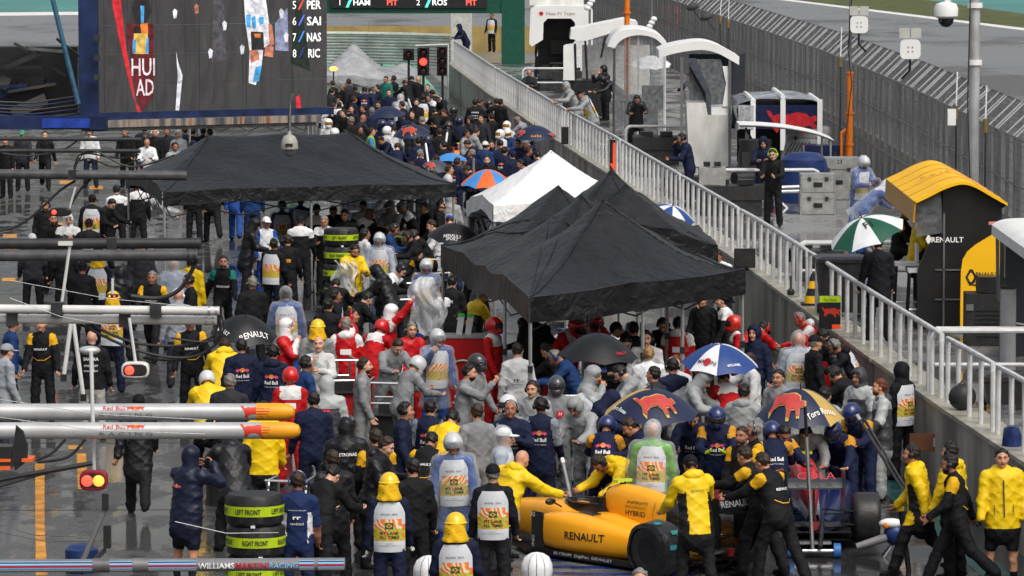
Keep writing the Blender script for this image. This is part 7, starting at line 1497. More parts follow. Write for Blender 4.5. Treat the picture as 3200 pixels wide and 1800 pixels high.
def person(reg, x, y, yaw, pose='stand', co='black', gear='hair', where='', h=1.76, base=0.0, bib=0, poncho=None, back=None, chest=None, build=None, what=None, hc=None, skin=None, far=False, emb=None, gl=None, d=None, grp='people in the pit lane'):
    PEOPLE.append(dict(reg=reg, x=x, y=y, yaw=yaw, pose=pose, co=co, gear=gear, where=where, h=h, base=base, bib=bib, poncho=poncho, back=back, chest=chest, build=build, what=what, hc=hc, skin=skin, far=far, emb=emb, gl=gl, d=d, grp=grp))
ORD = ['first', 'second', 'third', 'fourth', 'fifth', 'sixth', 'seventh', 'eighth', 'ninth', 'tenth', 'eleventh', 'twelfth', 'thirteenth', 'fourteenth', 'fifteenth', 'sixteenth', 'seventeenth', 'eighteenth', 'nineteenth']
TENS = {2: 'twent', 3: 'thirt', 4: 'fort', 5: 'fift', 6: 'sixt', 7: 'sevent', 8: 'eight', 9: 'ninet'}
def ordinal(n):
    if n > 100: return 'hundred-'+ordinal(n-100)
    if n == 100: return 'hundredth'
    if n <= 19: return ORD[n-1]
    t, u = divmod(n, 10); return TENS[t]+'ieth' if u == 0 else TENS[t]+'y-'+ORD[u-1]
GW = dict(hair='', bald='', hairl='', bun='', set='headset', cap='cap', hood='hood up', hoodup='pointed clear hood', shell='open helmet', full='full helmet', hard='yellow hard hat', hdown='')
def make_people():
    # build, then place by the top of the head
    built = []; cache = {}
    for i, q in enumerate(PEOPLE):
        rs = random.Random(100+i*7); X, Y = px(q['reg'], q['x'], q['y'])
        dist = (CAM_H-q['base']-q['h'])*FPX/(Y+373.0)
        lod = 'near' if dist < 84 else 'mid' if dist < 125 else 'far'
        c = dict(CO[q['co']])
        if q['gl']: c['h'] = q['gl']
        bd = q['build'] or rs.uniform(.95, 1.10)
        lean = None
        if q['d']:
            zt_ = (at_y(X, Y, q['d']).z-q['base'])/(q['h']/1.765); lo_, hi_ = 0, 88
            for it in range(7):
                lean = (lo_+hi_)/2; tz = build_body(q['pose'], c, random.Random(1), bd, 'far', lean).top[2]
                if tz > zt_: lo_ = lean
                else: hi_ = lean
        B = build_body(q['pose'], c, rs, bd, lod, lean); gears = q['gear'].split(); g0 = gears[0].split(':')[0]
        extra = dict(shell=.025, full=.025, hard=.03, hood=.015, hoodup=.05, cap=.01).get(g0, .0)
        sc = q['h']/1.765; zt = (B.top[2]+extra)*sc+q['base']
        w = at_z(X, Y, zt); yw = R(q['yaw']); cs, sn = math.cos(yw), math.sin(yw); tx, ty = B.top[0]*sc, B.top[1]*sc
        gx, gy = w.x-(tx*cs-ty*sn), w.y-(tx*sn+ty*cs)
        built.append([q, B, c, lod, rs, gx, gy, sc, yw, X])
    # keep people clear of one another and of the pit wall
    for it in range(40):
        mv = 0
        for a in range(len(built)):
            for b in range(a+1, len(built)):
                A, Bb = built[a], built[b]
                if A[0]['base'] != Bb[0]['base']: continue
                dx, dy = Bb[5]-A[5], Bb[6]-A[6]; dd = math.hypot(dx, dy*.9)
                if dd < .46:
                    s = 1 if dy >= 0 else -1; k = min(.12, (.46-dd)*.5+.01)
                    A[6] -= s*k*.9; Bb[6] += s*k*.9; t = 1 if dx >= 0 else -1; A[5] -= t*k*.15; Bb[5] += t*k*.15; mv += 1
        for A in built:
            if A[0]['base'] == 0 and A[5] > wall_x(A[6])-.34: A[5] = wall_x(A[6])-.34
            if A[0]['base'] > 1 and A[5] < wall_x(A[6])+.48: A[5] = wall_x(A[6])+.48
            if A[0]['pose'] == 'rail': A[5] = wall_x(A[6])+.62
        if not mv: break
    far = sorted([b for b in built if b[0]['far']], key=lambda b: b[9]); rank = {id(b[0]): k+1 for k, b in enumerate(far)}
    for q, B, c, lod, rs, gx, gy, sc, yw, X in built:
        gears = q['gear'].split(); desc = q['what'] or c['desc']; g0 = gears[0].split(':')[0]
        gw = [GW.get(g.split(':')[0], '') for g in gears]; gw = [g for g in gw if g]
        tail = ', '+ordinal(rank[id(q)])+' from left in far crowd' if q['far'] else ', '+q['where']
        lab = 'person in '+desc + (' with '+gw[0] if gw else '')+tail
        if len(lab.split()) > 16: lab = 'person in '+desc+tail
        if len(lab.split()) > 16: lab = 'person in '+desc.split(' with ')[0].split(' and ')[0]+tail
        if len(lab.split()) > 16: print('LONG', len(lab.split()), lab)
        root = thing('person', lab, 'person', (gx, gy, q['base']), yw, group=q['grp']); root.scale = (sc,)*3
        sk = q['skin'] or rs.choice(SK)
        me = np_mesh('body', B.V, B.Q, B.Z); mats = skin_mats(c, rs, sk)
        for mm in mats: me.materials.append(mm)
        obj('body', me, mats, root)
        HM = Matrix.Translation(Vector(B.hc)) @ Matrix([list(r) for r in B.Hr]).to_4x4()
        hcol = HAIRC[q['hc'] or rs.choice('kkbbbbkg')]; hm = mat('hair_'+hcol, hcol, .55, var=.3, scale=30)
        for g in gears:
            k, _, col = g.partition(':')
            if k in ('bald',): continue
            if k in ('hair', 'hairl', 'bun', 'beard'): share(GEAR[k][1], GEAR[k][0], [hm], root, HM); continue
            if k == 'set': share('headset', GEAR['set'][0], [gloss(col or '#15161a')], root, HM); continue
            if k in ('hood', 'hoodup', 'hdown'):
                m_ = poncho_m if col == 'clear' else (wetcloth if c['wet'] else cloth)(col or c['t']); share('hood', GEAR[k][0], [m_], root, HM); continue
            if k == 'cap': share('cap', GEAR['cap'][0], [cloth(col or '#121317')], root, HM); continue
            if k in ('shell', 'full'):
                hh = share('helmet', GEAR[k][0], [gloss(col or '#b9bcc0')], root, HM)
                share('visor', GEAR['visor'][0], [mat('visor_dark', (.02, .02, .025), .08, var=0, coat=.5) if k == 'full' else clear('visor_clear', (.35, .38, .42), .35, .05)], hh, Matrix()); continue
            if k == 'gold':   # gold goggles band on a helmet
                share('visor', GEAR['visor'][0], [gloss('#d08a1a')], root, HM); continue
            if k == 'hard': share('hard_hat', GEAR['hard'][0], [gloss('#e8bd10')], root, HM); share('neck_cape', GEAR['cape'][0], [cloth('#d9ab1a')], root, HM)
        if 'hair' not in q['gear'] and g0 in ('set',) : share('hair', GEAR['hair'][0], [hm], root, HM)
        if g0 == 'cap': share('hair', GEAR['hair'][0], [hm], root, HM @ Matrix.Scale(.96, 4))
        if q['bib']: add_bib(B, root, q['bib'] > 1)
        if q['poncho']: add_poncho(B, root, lod, None if q['poncho'] is True else q['poncho'])
        for side, tx in ((-1, q['back']), (1, q['chest'])):
            for (s, hh, v, m_, *kw) in (tx or []): print_text(B, root, s, hh, v, side, m_, **(kw[0] if kw else {}))
        em = list(q['emb'] or [])
        if q['co'].startswith('ryel'): em.append(('zip', 1, 0, 0, 1))
        if q['co'] == 'renault': em += [('pipe', 1, 0, 0, 1), ('pipe', -1, 0, 0, 1)]
        for (kind, side, u, v, sz) in em:
            if kind == 'bull':
                for s_ in (-1, 1): print_poly(B, root, [(p[0]*s_*-1, p[1]) for p in BULL], sz*.5, u+s_*sz*.28, v, side, txt_p)
                print_poly(B, root, [(.5*math.cos(a), .5*math.sin(a)) for a in [R(45*j) for j in range(8)]], sz*.36, u, v+.01, side, txt_y)
            elif kind == 'patch_y': print_poly(B, root, RECT(.12, .05), sz, u, v, side, txt_y)
            elif kind == 'zip':
                print_poly(B, root, RECT(.016, .46), 1, 0, .16, side, txt_k, 'zip')
                for s_ in (-1, 1): print_poly(B, root, RECT(.008, .13), 1, s_*.12, .02, side, txt_k, 'pocket')
            elif kind == 'pipe':
                for pl_ in ([(-.16, .13), (-.06, .07), (.06, .07), (.16, .13)],):
                    print_poly(B, root, pl_+[(x, y+.012) for x, y in pl_[::-1]], 1, 0, v, side, txt_y, 'piping')
            elif kind == 'patch_w': print_poly(B, root, RECT(.20, .10), sz, u, v, side, txt_w)
            elif kind == 'haas': print_poly(B, root, RECT(.13, .12), sz, u, v, side, txt_r); print_text(B, root, 'H', .06*sz, v-.02*sz, side, txt_w, u=u, shear=.3)
            elif kind == 'shell': print_poly(B, root, [(.05*math.cos(a), .05*math.sin(a)) for a in [R(30*j-30) for j in range(9)]], sz, u, v, side, txt_y)
    return built
# ------------------------------------------------------------------ everyone in the picture, placed by the top of the head
p_ = person; W_ = txt_w
PET = [('PETRONAS', .042, .30, W_, dict(width=.26, bold=.02))]; REN = [('RENAULT', .034, .24, W_, dict(width=.22, bold=.02))]; RBT = [('Red Bull', .055, .19, W_, dict(width=.20, bold=.02)), ('GIVES YOU WINGS', .016, .14, W_, dict(width=.2))]; RBE = [('bull', -1, 0, .30, .20)]; RBF = [('bull', 1, 0, .27, .18)]
SAH = [('SAHARA', .05, .32, W_, dict(width=.24, bold=.02)), ('SMIRNOFF', .035, .22, W_, dict(width=.22)), ('KINGFISHER', .03, .14, W_, dict(width=.22))]; HA = [('haas', -1, 0, .28, 1.0)]; HAF = [('haas', 1, .05, .26, .8)]; RAN = [('randstad', .03, .14, mat('print_navy', '#1a2040', .5, var=0), dict(width=.18)), ('rr', .05, .20, mat('print_navy', '#1a2040', .5, var=0), dict(width=.10, bold=.03))]
# left, far behind the booms
p_('Q', 1670, 75, 170, 'stand', 'black', 'bald set:#d8d8d8', 'left of the pale hood below the screen'); p_('Q', 1585, 190, 185, 'hold', 'wills', 'bald', 'bald, beside a black panel below the screen'); p_('Q', 1925, 92, 165, 'stand', 'haas', 'hood', 'pale hood left of the wide canopy')
p_('Q', 1885, 225, 205, 'easy', 'haas', 'hair set', 'moustached, at the wide canopy edge', hc='k'); p_('Q', 2085, 208, 0, 'stand', 'rb', 'hood', 'behind the white roof edge of the canopy'); p_('Q', 1500, 455, 175, 'hold', 'rb', 'hood', 'peering over the grey boom end', h=1.55)
p_('Q', 960, 70, 178, 'easy', 'wills', 'hair set', 'black trousers, framed by hanging hoses'); p_('Q', 485, 105, 182, 'walk', 'black', 'hair', 'orange badge, third from left border, upper left'); p_('Q', 240, 95, 175, 'stand', 'dark', 'cap:#3a8a70', 'green cap at upper left'); p_('Q', 60, 160, 160, 'stand', 'black', 'hair', 'nearest the left border, upper left')
for x, y, co in ((1345, 70, 'black'), (1560, 40, 'blackr'), (1800, 60, 'dark'), (1985, 55, 'rb'), (2080, 70, 'black'), (2190, 62, 'rb'), (2260, 80, 'black')): p_('Q', x, y, random.choice((0, 170, 60)), 'easy', co, 'hair', '', far=True)
p_('Q', 490, 850, 172, 'stand', 'black', 'hair set beard', 'bearded, beside the black signal box', hc='k'); p_('Q', 570, 990, 200, 'easy', 'black', 'hair beard', 'red bearded, left of the white hood', hc='r'); p_('Q', 735, 995, 188, 'fold', 'mcl', 'hood:#dfe0e2', 'above the black booms at left')
p_('Q', 1010, 780, 2, 'stand', 'bib', 'cap', 'back turned above the black booms', bib=2); p_('Q', 960, 1045, -4, 'stand', 'sah', 'cap', 'lettered back above the black booms', back=SAH); p_('Q', 1215, 850, -125, 'work', 'black', 'hair', 'looking down left of the canopy legs', hc='k'); p_('Q', 1255, 685, 8, 'stand', 'mcl', 'hair', 'under the left corner of the wide canopy', hc='k')
p_('Q', 345, 1205, 5, 'stand', 'dark', 'cap:#b9bcc0', 'pale cap, half hidden by black booms'); p_('Q', 1500, 640, 4, 'stand', 'mcl', 'hair', 'first standing under the wide canopy'); p_('Q', 1800, 780, -88, 'bend', 'haas', 'hood', 'stooping under the wide canopy', poncho=True); p_('Q', 2285, 560, 10, 'walk', 'black', 'hair', 'teal shoes under the wide canopy'); p_('Q', 2100, 540, -10, 'stand', 'black', 'cap', 'behind the canopy legs at left'); p_('R', 600, -60, 0, 'walk', 'pblue', 'hair', 'walking away behind the wide canopy'); p_('R', 780, -40, 10, 'stand', 'blue', 'hair', 'standing behind the wide canopy')
# left middle
p_('D', 735, 440, 0, 'stand', 'fire', 'hard', 'behind the black booms', bib=1); p_('D', 850, 745, 3, 'stand', 'fire', 'hard', 'above the upper white boom', bib=2); p_('D', 1145, 598, 168, 'walk', 'renault', 'hair', 'looking down above the white booms', hc='g', chest=REN); p_('D', 1415, 620, 100, 'stand', 'pir', 'hair set', 'facing left beside the grey shirt', emb=[('patch_y', 1, -.05, .2, 1)])
p_('D', 1440, 485, -20, 'stand', 'ryel', 'hair hdown', 'at the end of the black booms', hc='k'); p_('D', 1300, 495, 5, 'stand', 'pwhite', 'hood:clear', 'clear poncho left of the yellow jacket', poncho=True); p_('D', 1340, 730, 0, 'stand', 'grey', 'bald set:#c9ccd0', 'lettered back above the white booms', back=[('PETRONAS', .042, .22, txt_k, dict(width=.28, bold=.02))]); p_('D', 1680, 480, 184, 'stride', 'merc', 'hair beard', 'bearded driver walking on wet asphalt', hc='b', chest=[('PETRONAS', .04, .18, W_, dict(width=.25, bold=.02))], gl='#2a2c30')
p_('D', 310, 938, 176, 'stand', 'renault', 'hair', 'left of the leaning white strut', hc='k', chest=REN); p_('D', 690, 1043, 0, 'stand', 'sah', 'bald', 'lettered back below the white booms', back=SAH); p_('D', 95, 940, -80, 'easy', 'blue', 'hair', 'short sleeved, second from left border'); p_('D', 55, 1140, -60, 'stand', 'grey', 'cap:#8a8f96', 'cap, cut off by left border', build=1.12)
p_('D', 1425, 930, 182, 'easy', 'renault', 'cap', 'under the white boom beside the umbrella', chest=REN); p_('D', 1690, 1112, 5, 'work', 'ryel', 'hair hdown', 'stooping below the black umbrella', hc='b'); p_('D', 1815, 1105, 10, 'stand', 'rb', 'hair', 'lettered back below the black umbrella', back=RBT, emb=RBE, hc='k'); p_('D', 2055, 1150, -6, 'stand', 'rb', 'hair set hdown', 'lettered hooded back left of the red helmet', back=RBT, emb=RBE)
p_('D', 2150, 722, 4, 'stand', 'pblue', 'hair', 'clear poncho above the red crew', poncho=True, bib=2, hc='k'); p_('D', 2155, 955, -105, 'chin', 'ferw', 'hood:#dcd9dc', 'finger at chin'); p_('D', 2390, 958, 0, 'stand', 'haass', 'hard', 'between two red jackets'); p_('D', 2398, 1088, 178, 'chin', 'will', 'bald', 'bald, hand over face'); p_('D', 2300, 1235, -60, 'stand', 'blue', 'hair set', 'between red helmet and white overalls', hc='k')
p_('D', 2185, 1318, 6, 'stand', 'ferr', 'full:#c01a1e', 'back turned beside the silver booms', emb=[('patch_w', -1, 0, .25, .8)]); p_('D', 1555, 1355, 8, 'work', 'ryel', 'full:#c8ccd0', 'red and white helmet above the silver booms'); p_('D', 1730, 1370, 0, 'stand', 'dark', 'hair', 'broad back above the silver booms', hc='g', build=1.15)
p_('R', 935, 405, 205, 'stand', 'mwb', 'cap:#dcdcdc', 'white cap left of the canopy leg', skin='#976550'); p_('R', 1025, 640, -30, 'stand', 'bib', 'hair set:#8fa89a', 'pale headset beside the lettered black back', bib=1, hc='k'); p_('R', 1170, 600, -4, 'stand', 'pir', 'hair set', 'yellow patch on broad back', emb=[('patch_y', -1, 0, .26, 1.3)], back=[('PIRELLI', .04, .245, txt_r, dict(width=.13))]); p_('R', 1305, 390, 0, 'stand', 'mcl', 'cap', 'striped back beside the canopy leg', build=1.15); p_('R', 1110, 230, 2, 'stand', 'pblue', 'hair', 'clear poncho behind the white cap', poncho=True, bib=2); p_('R', 1310, 180, 0, 'stand', 'bibb', 'hair', 'back turned under the wide canopy', bib=2); p_('R', 850, 430, -80, 'hold', 'blackr', 'hood', 'black hood left of the white cap')
p_('R', 1675, 1190, -65, 'stand', 'bib', 'hair', 'glasses, looking right below the tyre stack', bib=2, hc='k'); p_('R', 2005, 530, -60, 'stand', 'will', 'hairl', 'dark haired woman right of the tyre stack', hc='k'); p_('R', 2160, 580, 178, 'stand', 'pwhite', 'shell', 'beside the dark haired woman', poncho=True, bib=1); p_('R', 2340, 487, -95, 'hold', 'blue', 'hair set', 'facing right behind the silver helmet'); p_('R', 1900, 715, 205, 'hold', 'ryel', 'hair set beard', 'bearded, gripping a clear bag', hc='b'); p_('R', 1690, 1090, 0, 'bend', 'black', 'hair', 'stooping in front of the tyre stack', hc='k'); p_('R', 2435, 935, -100, 'work', 'mcl', 'hair set', 'leaning over the black trolley', hc='k')
p_('R', 1660, 300, 178, 'work', 'black', 'hair', 'in shadow behind the tyre stack'); p_('R', 1780, 330, 170, 'hold', 'black', 'hair', 'in shadow right behind the tyre stack', hc='k'); p_('R', 1480, 270, 0, 'stand', 'mcl', 'hair', 'right of the wide canopy leg', hc='k')
# centre
p_('E', 785, 80, 120, 'easy', 'black', 'hair', 'looking left below the white canopy', hc='b'); p_('E', 910, 60, -105, 'stand', 'black', 'hair', 'glasses, beside the white canopy corner', hc='k'); p_('E', 975, 5, 0, 'stand', 'haas', 'hood', 'grey hood left of the white canopy', back=[('HAAS', .04, .28, W_, {})]); p_('E', 825, 212, 98, 'hold', 'will', 'hair', 'facing left beside the far black umbrella', hc='b'); p_('E', 975, 182, 0, 'work', 'blue', 'cap:#1f459c', 'blue cap behind the black umbrella'); p_('E', 325, 72, 180, 'hold', 'mcl', 'hair', 'looking down under the canopy corner', hc='k'); p_('E', 472, 76, -50, 'work', 'mcl', 'hood:#e0e0e2', 'stooping behind the blue jacket'); p_('E', 512, 130, -60, 'bend', 'mcl', 'hood:#e0e0e2', 'bent low behind the blue jacket'); p_('E', 585, 90, 90, 'work', 'mcl', 'hair', 'white sleeves behind the silver helmet')
p_('E', 800, 505, 182, 'stand', 'bibb', 'shell', 'facing the camera left of the near canopy', poncho=True, bib=1); p_('E', 720, 430, 150, 'work', 'renault', 'cap', 'black cap behind the silver helmet'); p_('E', 995, 628, -20, 'stand', 'black', 'hair', 'lettered back left of the canopy leg', hc='k', back=[('Mobil', .05, .3, W_, dict(width=.14, bold=.02))]); p_('E', 545, 850, -88, 'raiser', 'ferj', 'hood:#dcd9dc', 'arm raised, holding plastic sheet'); p_('E', 482, 968, -30, 'work', 'ferr', 'full:#c01a1e', 'beside the raised arm'); p_('E', 235, 878, -92, 'stand', 'ferj', 'hair set:#c01a1e', 'in profile left of the raised arm'); p_('E', 195, 948, 2, 'stand', 'ferj', 'hair set:#c01a1e hdown:#dcd9d9', 'grey haired back left of red helmet', hc='g', emb=[('patch_w', -1, 0, .24, .9)])
p_('E', 690, 982, 195, 'stand', 'ferw', 'hair set beard', 'left of the red cabinet', hc='g'); p_('E', 600, 1122, 208, 'work', 'haass', 'hair', 'short haired, left of the silver trolley', hc='b'); p_('E', 330, 1248, -90, 'stand', 'haass', 'hair beard', 'long bearded, facing right', hc='b', emb=HAF); p_('E', 765, 1248, -50, 'work', 'haass', 'full:#b9bbbd', 'pale helmet before the red cabinet', emb=HAF); p_('E', 885, 1032, 205, 'holdup', 'pblue', 'shell', 'gripping the canopy leg', poncho=True, bib=1); p_('E', 1308, 945, -112, 'stand', 'ferr', 'full:#c01a1e', 'right of the red cabinet'); p_('E', 1235, 735, -60, 'hold', 'ryelp', 'hair', 'hidden by the canopy front edge'); p_('E', 1485, 1135, -10, 'stand', 'will', 'hair', 'balding lettered back under the canopy', hc='k', back=RAN)
p_('E', 1178, 1218, -120, 'stand', 'haass', 'full:#2a2c30', 'dark helmet right of the red cabinet'); p_('E', 1125, 1298, -100, 'holdup', 'haass', 'hair beard', 'hand up on the canopy leg', hc='k'); p_('E', 1680, 1145, 60, 'work', 'black', 'hair', 'behind the headset man in blue', hc='k'); p_('L', 65, 715, 95, 'work', 'blue', 'hair set:#1c2a5c', 'bearded, facing left by the umbrella', hc='g'); p_('L', 390, 355, -120, 'work', 'ferr', 'full:#c01a1e', 'left helmet of the pair under the canopy'); p_('L', 600, 302, -160, 'bend', 'ferr', 'full:#c01a1e', 'right helmet of the pair under the canopy', h=1.85); p_('L', 1130, 476, 180, 'stand', 'will', 'hair set', 'facing camera beside the leg', hc='k'); p_('L', 1500, 325, -8, 'stand', 'ferj', 'hair hdown:#dcd9d9', 'broad lettered back under the canopy', hc='k', emb=[('patch_w', -1, .02, .25, .9), ('shell', -1, .0, .12, 1.2)])
p_('L', 2130, 306, 92, 'easy', 'ferr', 'full:#c8281e', 'goggles, facing left by the wall'); p_('L', 1985, 60, 88, 'holdup', 'mcl', 'hair', 'gripping a pole by the wall', hc='k'); p_('L', 1790, 60, 150, 'stand', 'black', 'hair', 'in shadow at the canopy back'); p_('L', 2350, 415, 150, 'stand', 'rb', 'hood', 'dark hood behind the canopy leg'); p_('L', 2490, 385, -40, 'bend', 'ferw', 'cap:#2a2c30 set:#c01a1e', 'stooping by the wall', h=1.7); p_('L', 1170, 655, 2, 'stand', 'wills', 'bun', 'fair haired woman with lettered back', hc='y', back=RAN); p_('L', 1455, 765, 170, 'stand', 'will', 'hair', 'fair faced man left of the white pole', hc='r'); p_('L', 1400, 825, 15, 'stand', 'rb', 'hair set', 'big headset before the white pole', hc='k'); p_('L', 1270, 850, 60, 'easy', 'dark', 'hair', 'dark curls beside the big headset', hc='k')
p_('L', 575, 880, -105, 'phone', 'haas', 'hood', 'grey hood under the black umbrella'); p_('L', 790, 885, 95, 'work', 'haas', 'hair set', 'stooping right under the black umbrella', hc='k'); p_('L', 140, 985, 180, 'stand', 'haass', 'full:#3a3d42', 'dark visor, facing the camera', emb=HAF); p_('L', 815, 1175, -80, 'work', 'rb', 'hood', 'dark hood left of the gold umbrella'); p_('L', 1870, 1065, -80, 'bend', 'haas', 'hair hdown', 'bowed head between the two umbrellas', hc='k'); p_('L', 2240, 1075, -20, 'stand', 'haas', 'hair hdown', 'back turned beside the canopy leg', hc='k'); p_('L', 2290, 730, 100, 'holdup', 'will', 'hair', 'behind the blue and white umbrella'); p_('L', 1750, 930, -100, 'work', 'haas', 'hood', 'under the blue and white umbrella'); p_('L', 1990, 930, 20, 'work', 'ferr', 'hair', 'stooping under the blue and white umbrella'); p_('L', 930, 560, 170, 'work', 'black', 'hair', 'in deep shadow under the canopy', hc='k'); p_('L', 1000, 380, 20, 'stand', 'black', 'hair', 'back turned in shadow under the canopy', hc='k')
p_('L', 1320, 350, 160, 'work', 'black', 'hair set', 'in shadow left of the red jacket', hc='k'); p_('L', 760, 400, 90, 'work', 'black', 'cap', 'in shadow right of the red helmets'); p_('E', 1500, 960, 70, 'bend', 'black', 'hair', 'in shadow left of the red helmets', hc='k'); p_('E', 1620, 880, 0, 'stand', 'black', 'hair', 'in shadow behind the leaning leg', hc='k')
# right, along the wall
p_('F', 265, 440, 150, 'phone', 'wills', 'hair', 'looking down beside the loudspeaker', hc='b'); p_('F', 1035, 915, 92, 'work', 'ferj', 'hair set:#c01a1e hdown:#dcd9d9', 'grey haired, facing left by the wall', hc='g'); p_('F', 1240, 1040, 60, 'work', 'blackr', 'hair hdown', 'black hair, stooping by the wall', hc='k'); p_('F', 1205, 1118, 92, 'work', 'bib', 'hair set hdown', 'grey haired, glasses, below the pit board', bib=2, hc='g'); p_('F', 1430, 1075, 95, 'crouch', 'ferr', 'full:#c8281e', 'against the wall below the platform', h=1.9); p_('F', 890, 1062, 0, 'stand', 'pwhite', 'bald', 'bald, clear poncho by the wall', bib=2, poncho=True); p_('F', 990, 1068, -70, 'stand', 'black', 'cap', 'black cap beside the clear poncho')
p_('F', 1120, 1322, 60, 'work', 'black', 'hair set', 'black curls above the painted umbrella', hc='k'); p_('F', 1330, 1326, 140, 'easy', 'haas2', 'hood', 'pale hood near the wall'); p_('F', 1775, 1283, 40, 'stand', 'bib', 'hood', 'black hood under the wall ledge', bib=2); p_('F', 730, 1338, 150, 'stand', 'haass', 'hair', 'dark haired face above the umbrellas', hc='k'); p_('F', 1495, 1408, 92, 'easy', 'haas2', 'hair beard hdown', 'bearded, facing left by the wall', hc='r')
# right foreground
p_('I', 265, 178, 180, 'hold', 'tr', 'full:#1c2a5c', 'lime gloves between the umbrellas', chest=RBT, emb=RBF, gl='#b9cf2a'); p_('I', 1262, 163, 150, 'work', 'tr', 'full:#1c2a5c', 'reaching into the red car', chest=RBT, emb=RBF, gl='#d9622a'); p_('I', 85, 205, 178, 'work', 'rb', 'hair', 'face shaded by the gold umbrella', chest=RBT, hc='k'); p_('I', 462, 318, 150, 'stand', 'renault', 'hair beard', 'bearded, left of grey headset man', hc='b'); p_('I', 545, 280, 98, 'stand', 'renault', 'hair set', 'grey haired, facing left', hc='g'); p_('I', 660, 305, 4, 'work', 'tr', 'full:#1c2a5c', 'behind the grey headset man', back=RBT)
p_('I', 455, 473, 58, 'pushs', 'renault', 'hair', 'short haired, pushing the yellow car', hc='b', back=REN); p_('I', 590, 522, 48, 'pushs', 'renault', 'hair', 'bowed head, pushing the yellow car', hc='b', back=REN); p_('J', 1840, 78, 12, 'tend', 'ryelp', 'cap hdown', 'black cap behind the yellow car', back=[('RENAULT', .03, .30, txt_k, dict(width=.18))], build=1.1); p_('I', 1740, 462, 82, 'walk', 'ryelp', 'hair set hdown', 'carrying the closed umbrella', hc='k'); p_('I', 2015, 436, 60, 'stand', 'ryelp', 'hair set hdown', 'behind the bearded black overalls', hc='k'); p_('I', 2010, 532, 85, 'stride', 'renault', 'hair set beard', 'bearded, walking left at lower right', hc='k', chest=[('INFINITI', .02, .25, W_, dict(width=.12)), ('TOTAL', .03, .18, W_, {}), ('PIRELLI', .025, .13, W_, {})]); p_('I', 2410, 488, 178, 'stand', 'ryels', 'hair hdown', 'facing camera at right border', hc='k', gl='#1a1b1e', build=1.1)
p_('I', 930, 330, 170, 'bend', 'haas', 'hair', 'bent over the red car cockpit', hc='k'); p_('I', 1130, 300, 160, 'bend', 'tr', 'full:#1c2a5c', 'behind the red car under the umbrella'); p_('I', 790, 330, -160, 'work', 'tr', 'hair', 'left of the red car cockpit', hc='k')
# centre foreground
p_('S', 1021, 1176, 2, 'stand', 'haas2', 'hood:#a6a9aa', 'pale hood, red square on back', emb=HA); p_('H', 192, 256, 2, 'stand', 'petro', 'hood', 'lettered back at lower centre left', back=PET, build=1.12); p_('H', 415, 343, 10, 'stand', 'renault', 'hair', 'brown haired back beside the black hood', hc='b'); p_('H', 530, 402, -100, 'hold', 'blackr', 'hair hdown', 'looking right behind the left firefighter', hc='b', build=1.12); p_('H', 648, 132, -90, 'stand', 'rb', 'hair set', 'young face in profile', hc='k'); p_('H', 820, 122, -8, 'stand', 'rbg', 'hair', 'curly haired lettered back', back=RBT, emb=RBE, hc='k'); p_('H', 1005, 208, -15, 'work', 'ryelp', 'hair set', 'broad yellow back behind silver helmet', hc='k', build=1.12); p_('H', 850, 373, -15, 'work', 'renault', 'hair', 'stooping left of the silver helmet', hc='k', back=REN)
p_('H', 1000, 372, 178, 'stand', 'pblue', 'shell', 'clear poncho, facing camera below centre', bib=2, poncho=True); p_('H', 1385, 328, -100, 'stand', 'pwhite', 'cap:#dcdcdc hoodup:clear', 'white cap under clear hood', bib=1, poncho=True); p_('H', 1300, 600, 0, 'stand', 'bib', 'cap', 'number bib, back turned at bottom centre', bib=2); p_('H', 1432, 128, 180, 'fold', 'rb', 'bald set', 'stern bald man facing camera', chest=RBT, build=1.12); p_('H', 1420, 85, 150, 'stand', 'haass', 'full:#c4c7ca', 'pale helmet behind the stern bald man'); p_('H', 1655, 98, -8, 'stand', 'rbg', 'hair set', 'lettered back right of the bald man', back=RBT, emb=RBE, hc='k'); p_('H', 1600, -20, 160, 'stand', 'haas', 'hair set hdown', 'behind the grey sleeved back', hc='b'); p_('H', 1540, 503, -38, 'pushr', 'ryel', 'bald hdown', 'bald, leaning on the yellow car', build=1.1, back=[('RENAULT', .03, .34, txt_k, dict(width=.2))])
p_('J', 785, 112, 120, 'work', 'ryel', 'hair set hdown', 'bowed over the yellow cockpit', hc='b', d=62.6); p_('H', 2170, 252, -15, 'work', 'tr', 'full:#1c2a5c', 'lettered back behind the yellow car', back=RBT, emb=RBE); p_('H', 2275, 278, 92, 'work', 'rb', 'hair', 'glasses, facing left behind yellow car', hc='b'); p_('J', 1430, -330, 0, 'stand', 'green', 'hoodup:clear', 'clear poncho beneath the gold umbrella', bib=2, poncho=True, build=1.12); p_('H', 520, 668, -5, 'stand', 'fire', 'hard', 'left one at the bottom', bib=2, gl='#c9c9c4'); p_('H', 1020, 968, -8, 'stand', 'fire', 'hard', 'lower one at bottom centre', bib=2); p_('J', 1285, 1352, 180, 'stand', 'dark', 'hair', 'grey hair at the bottom edge', hc='g')
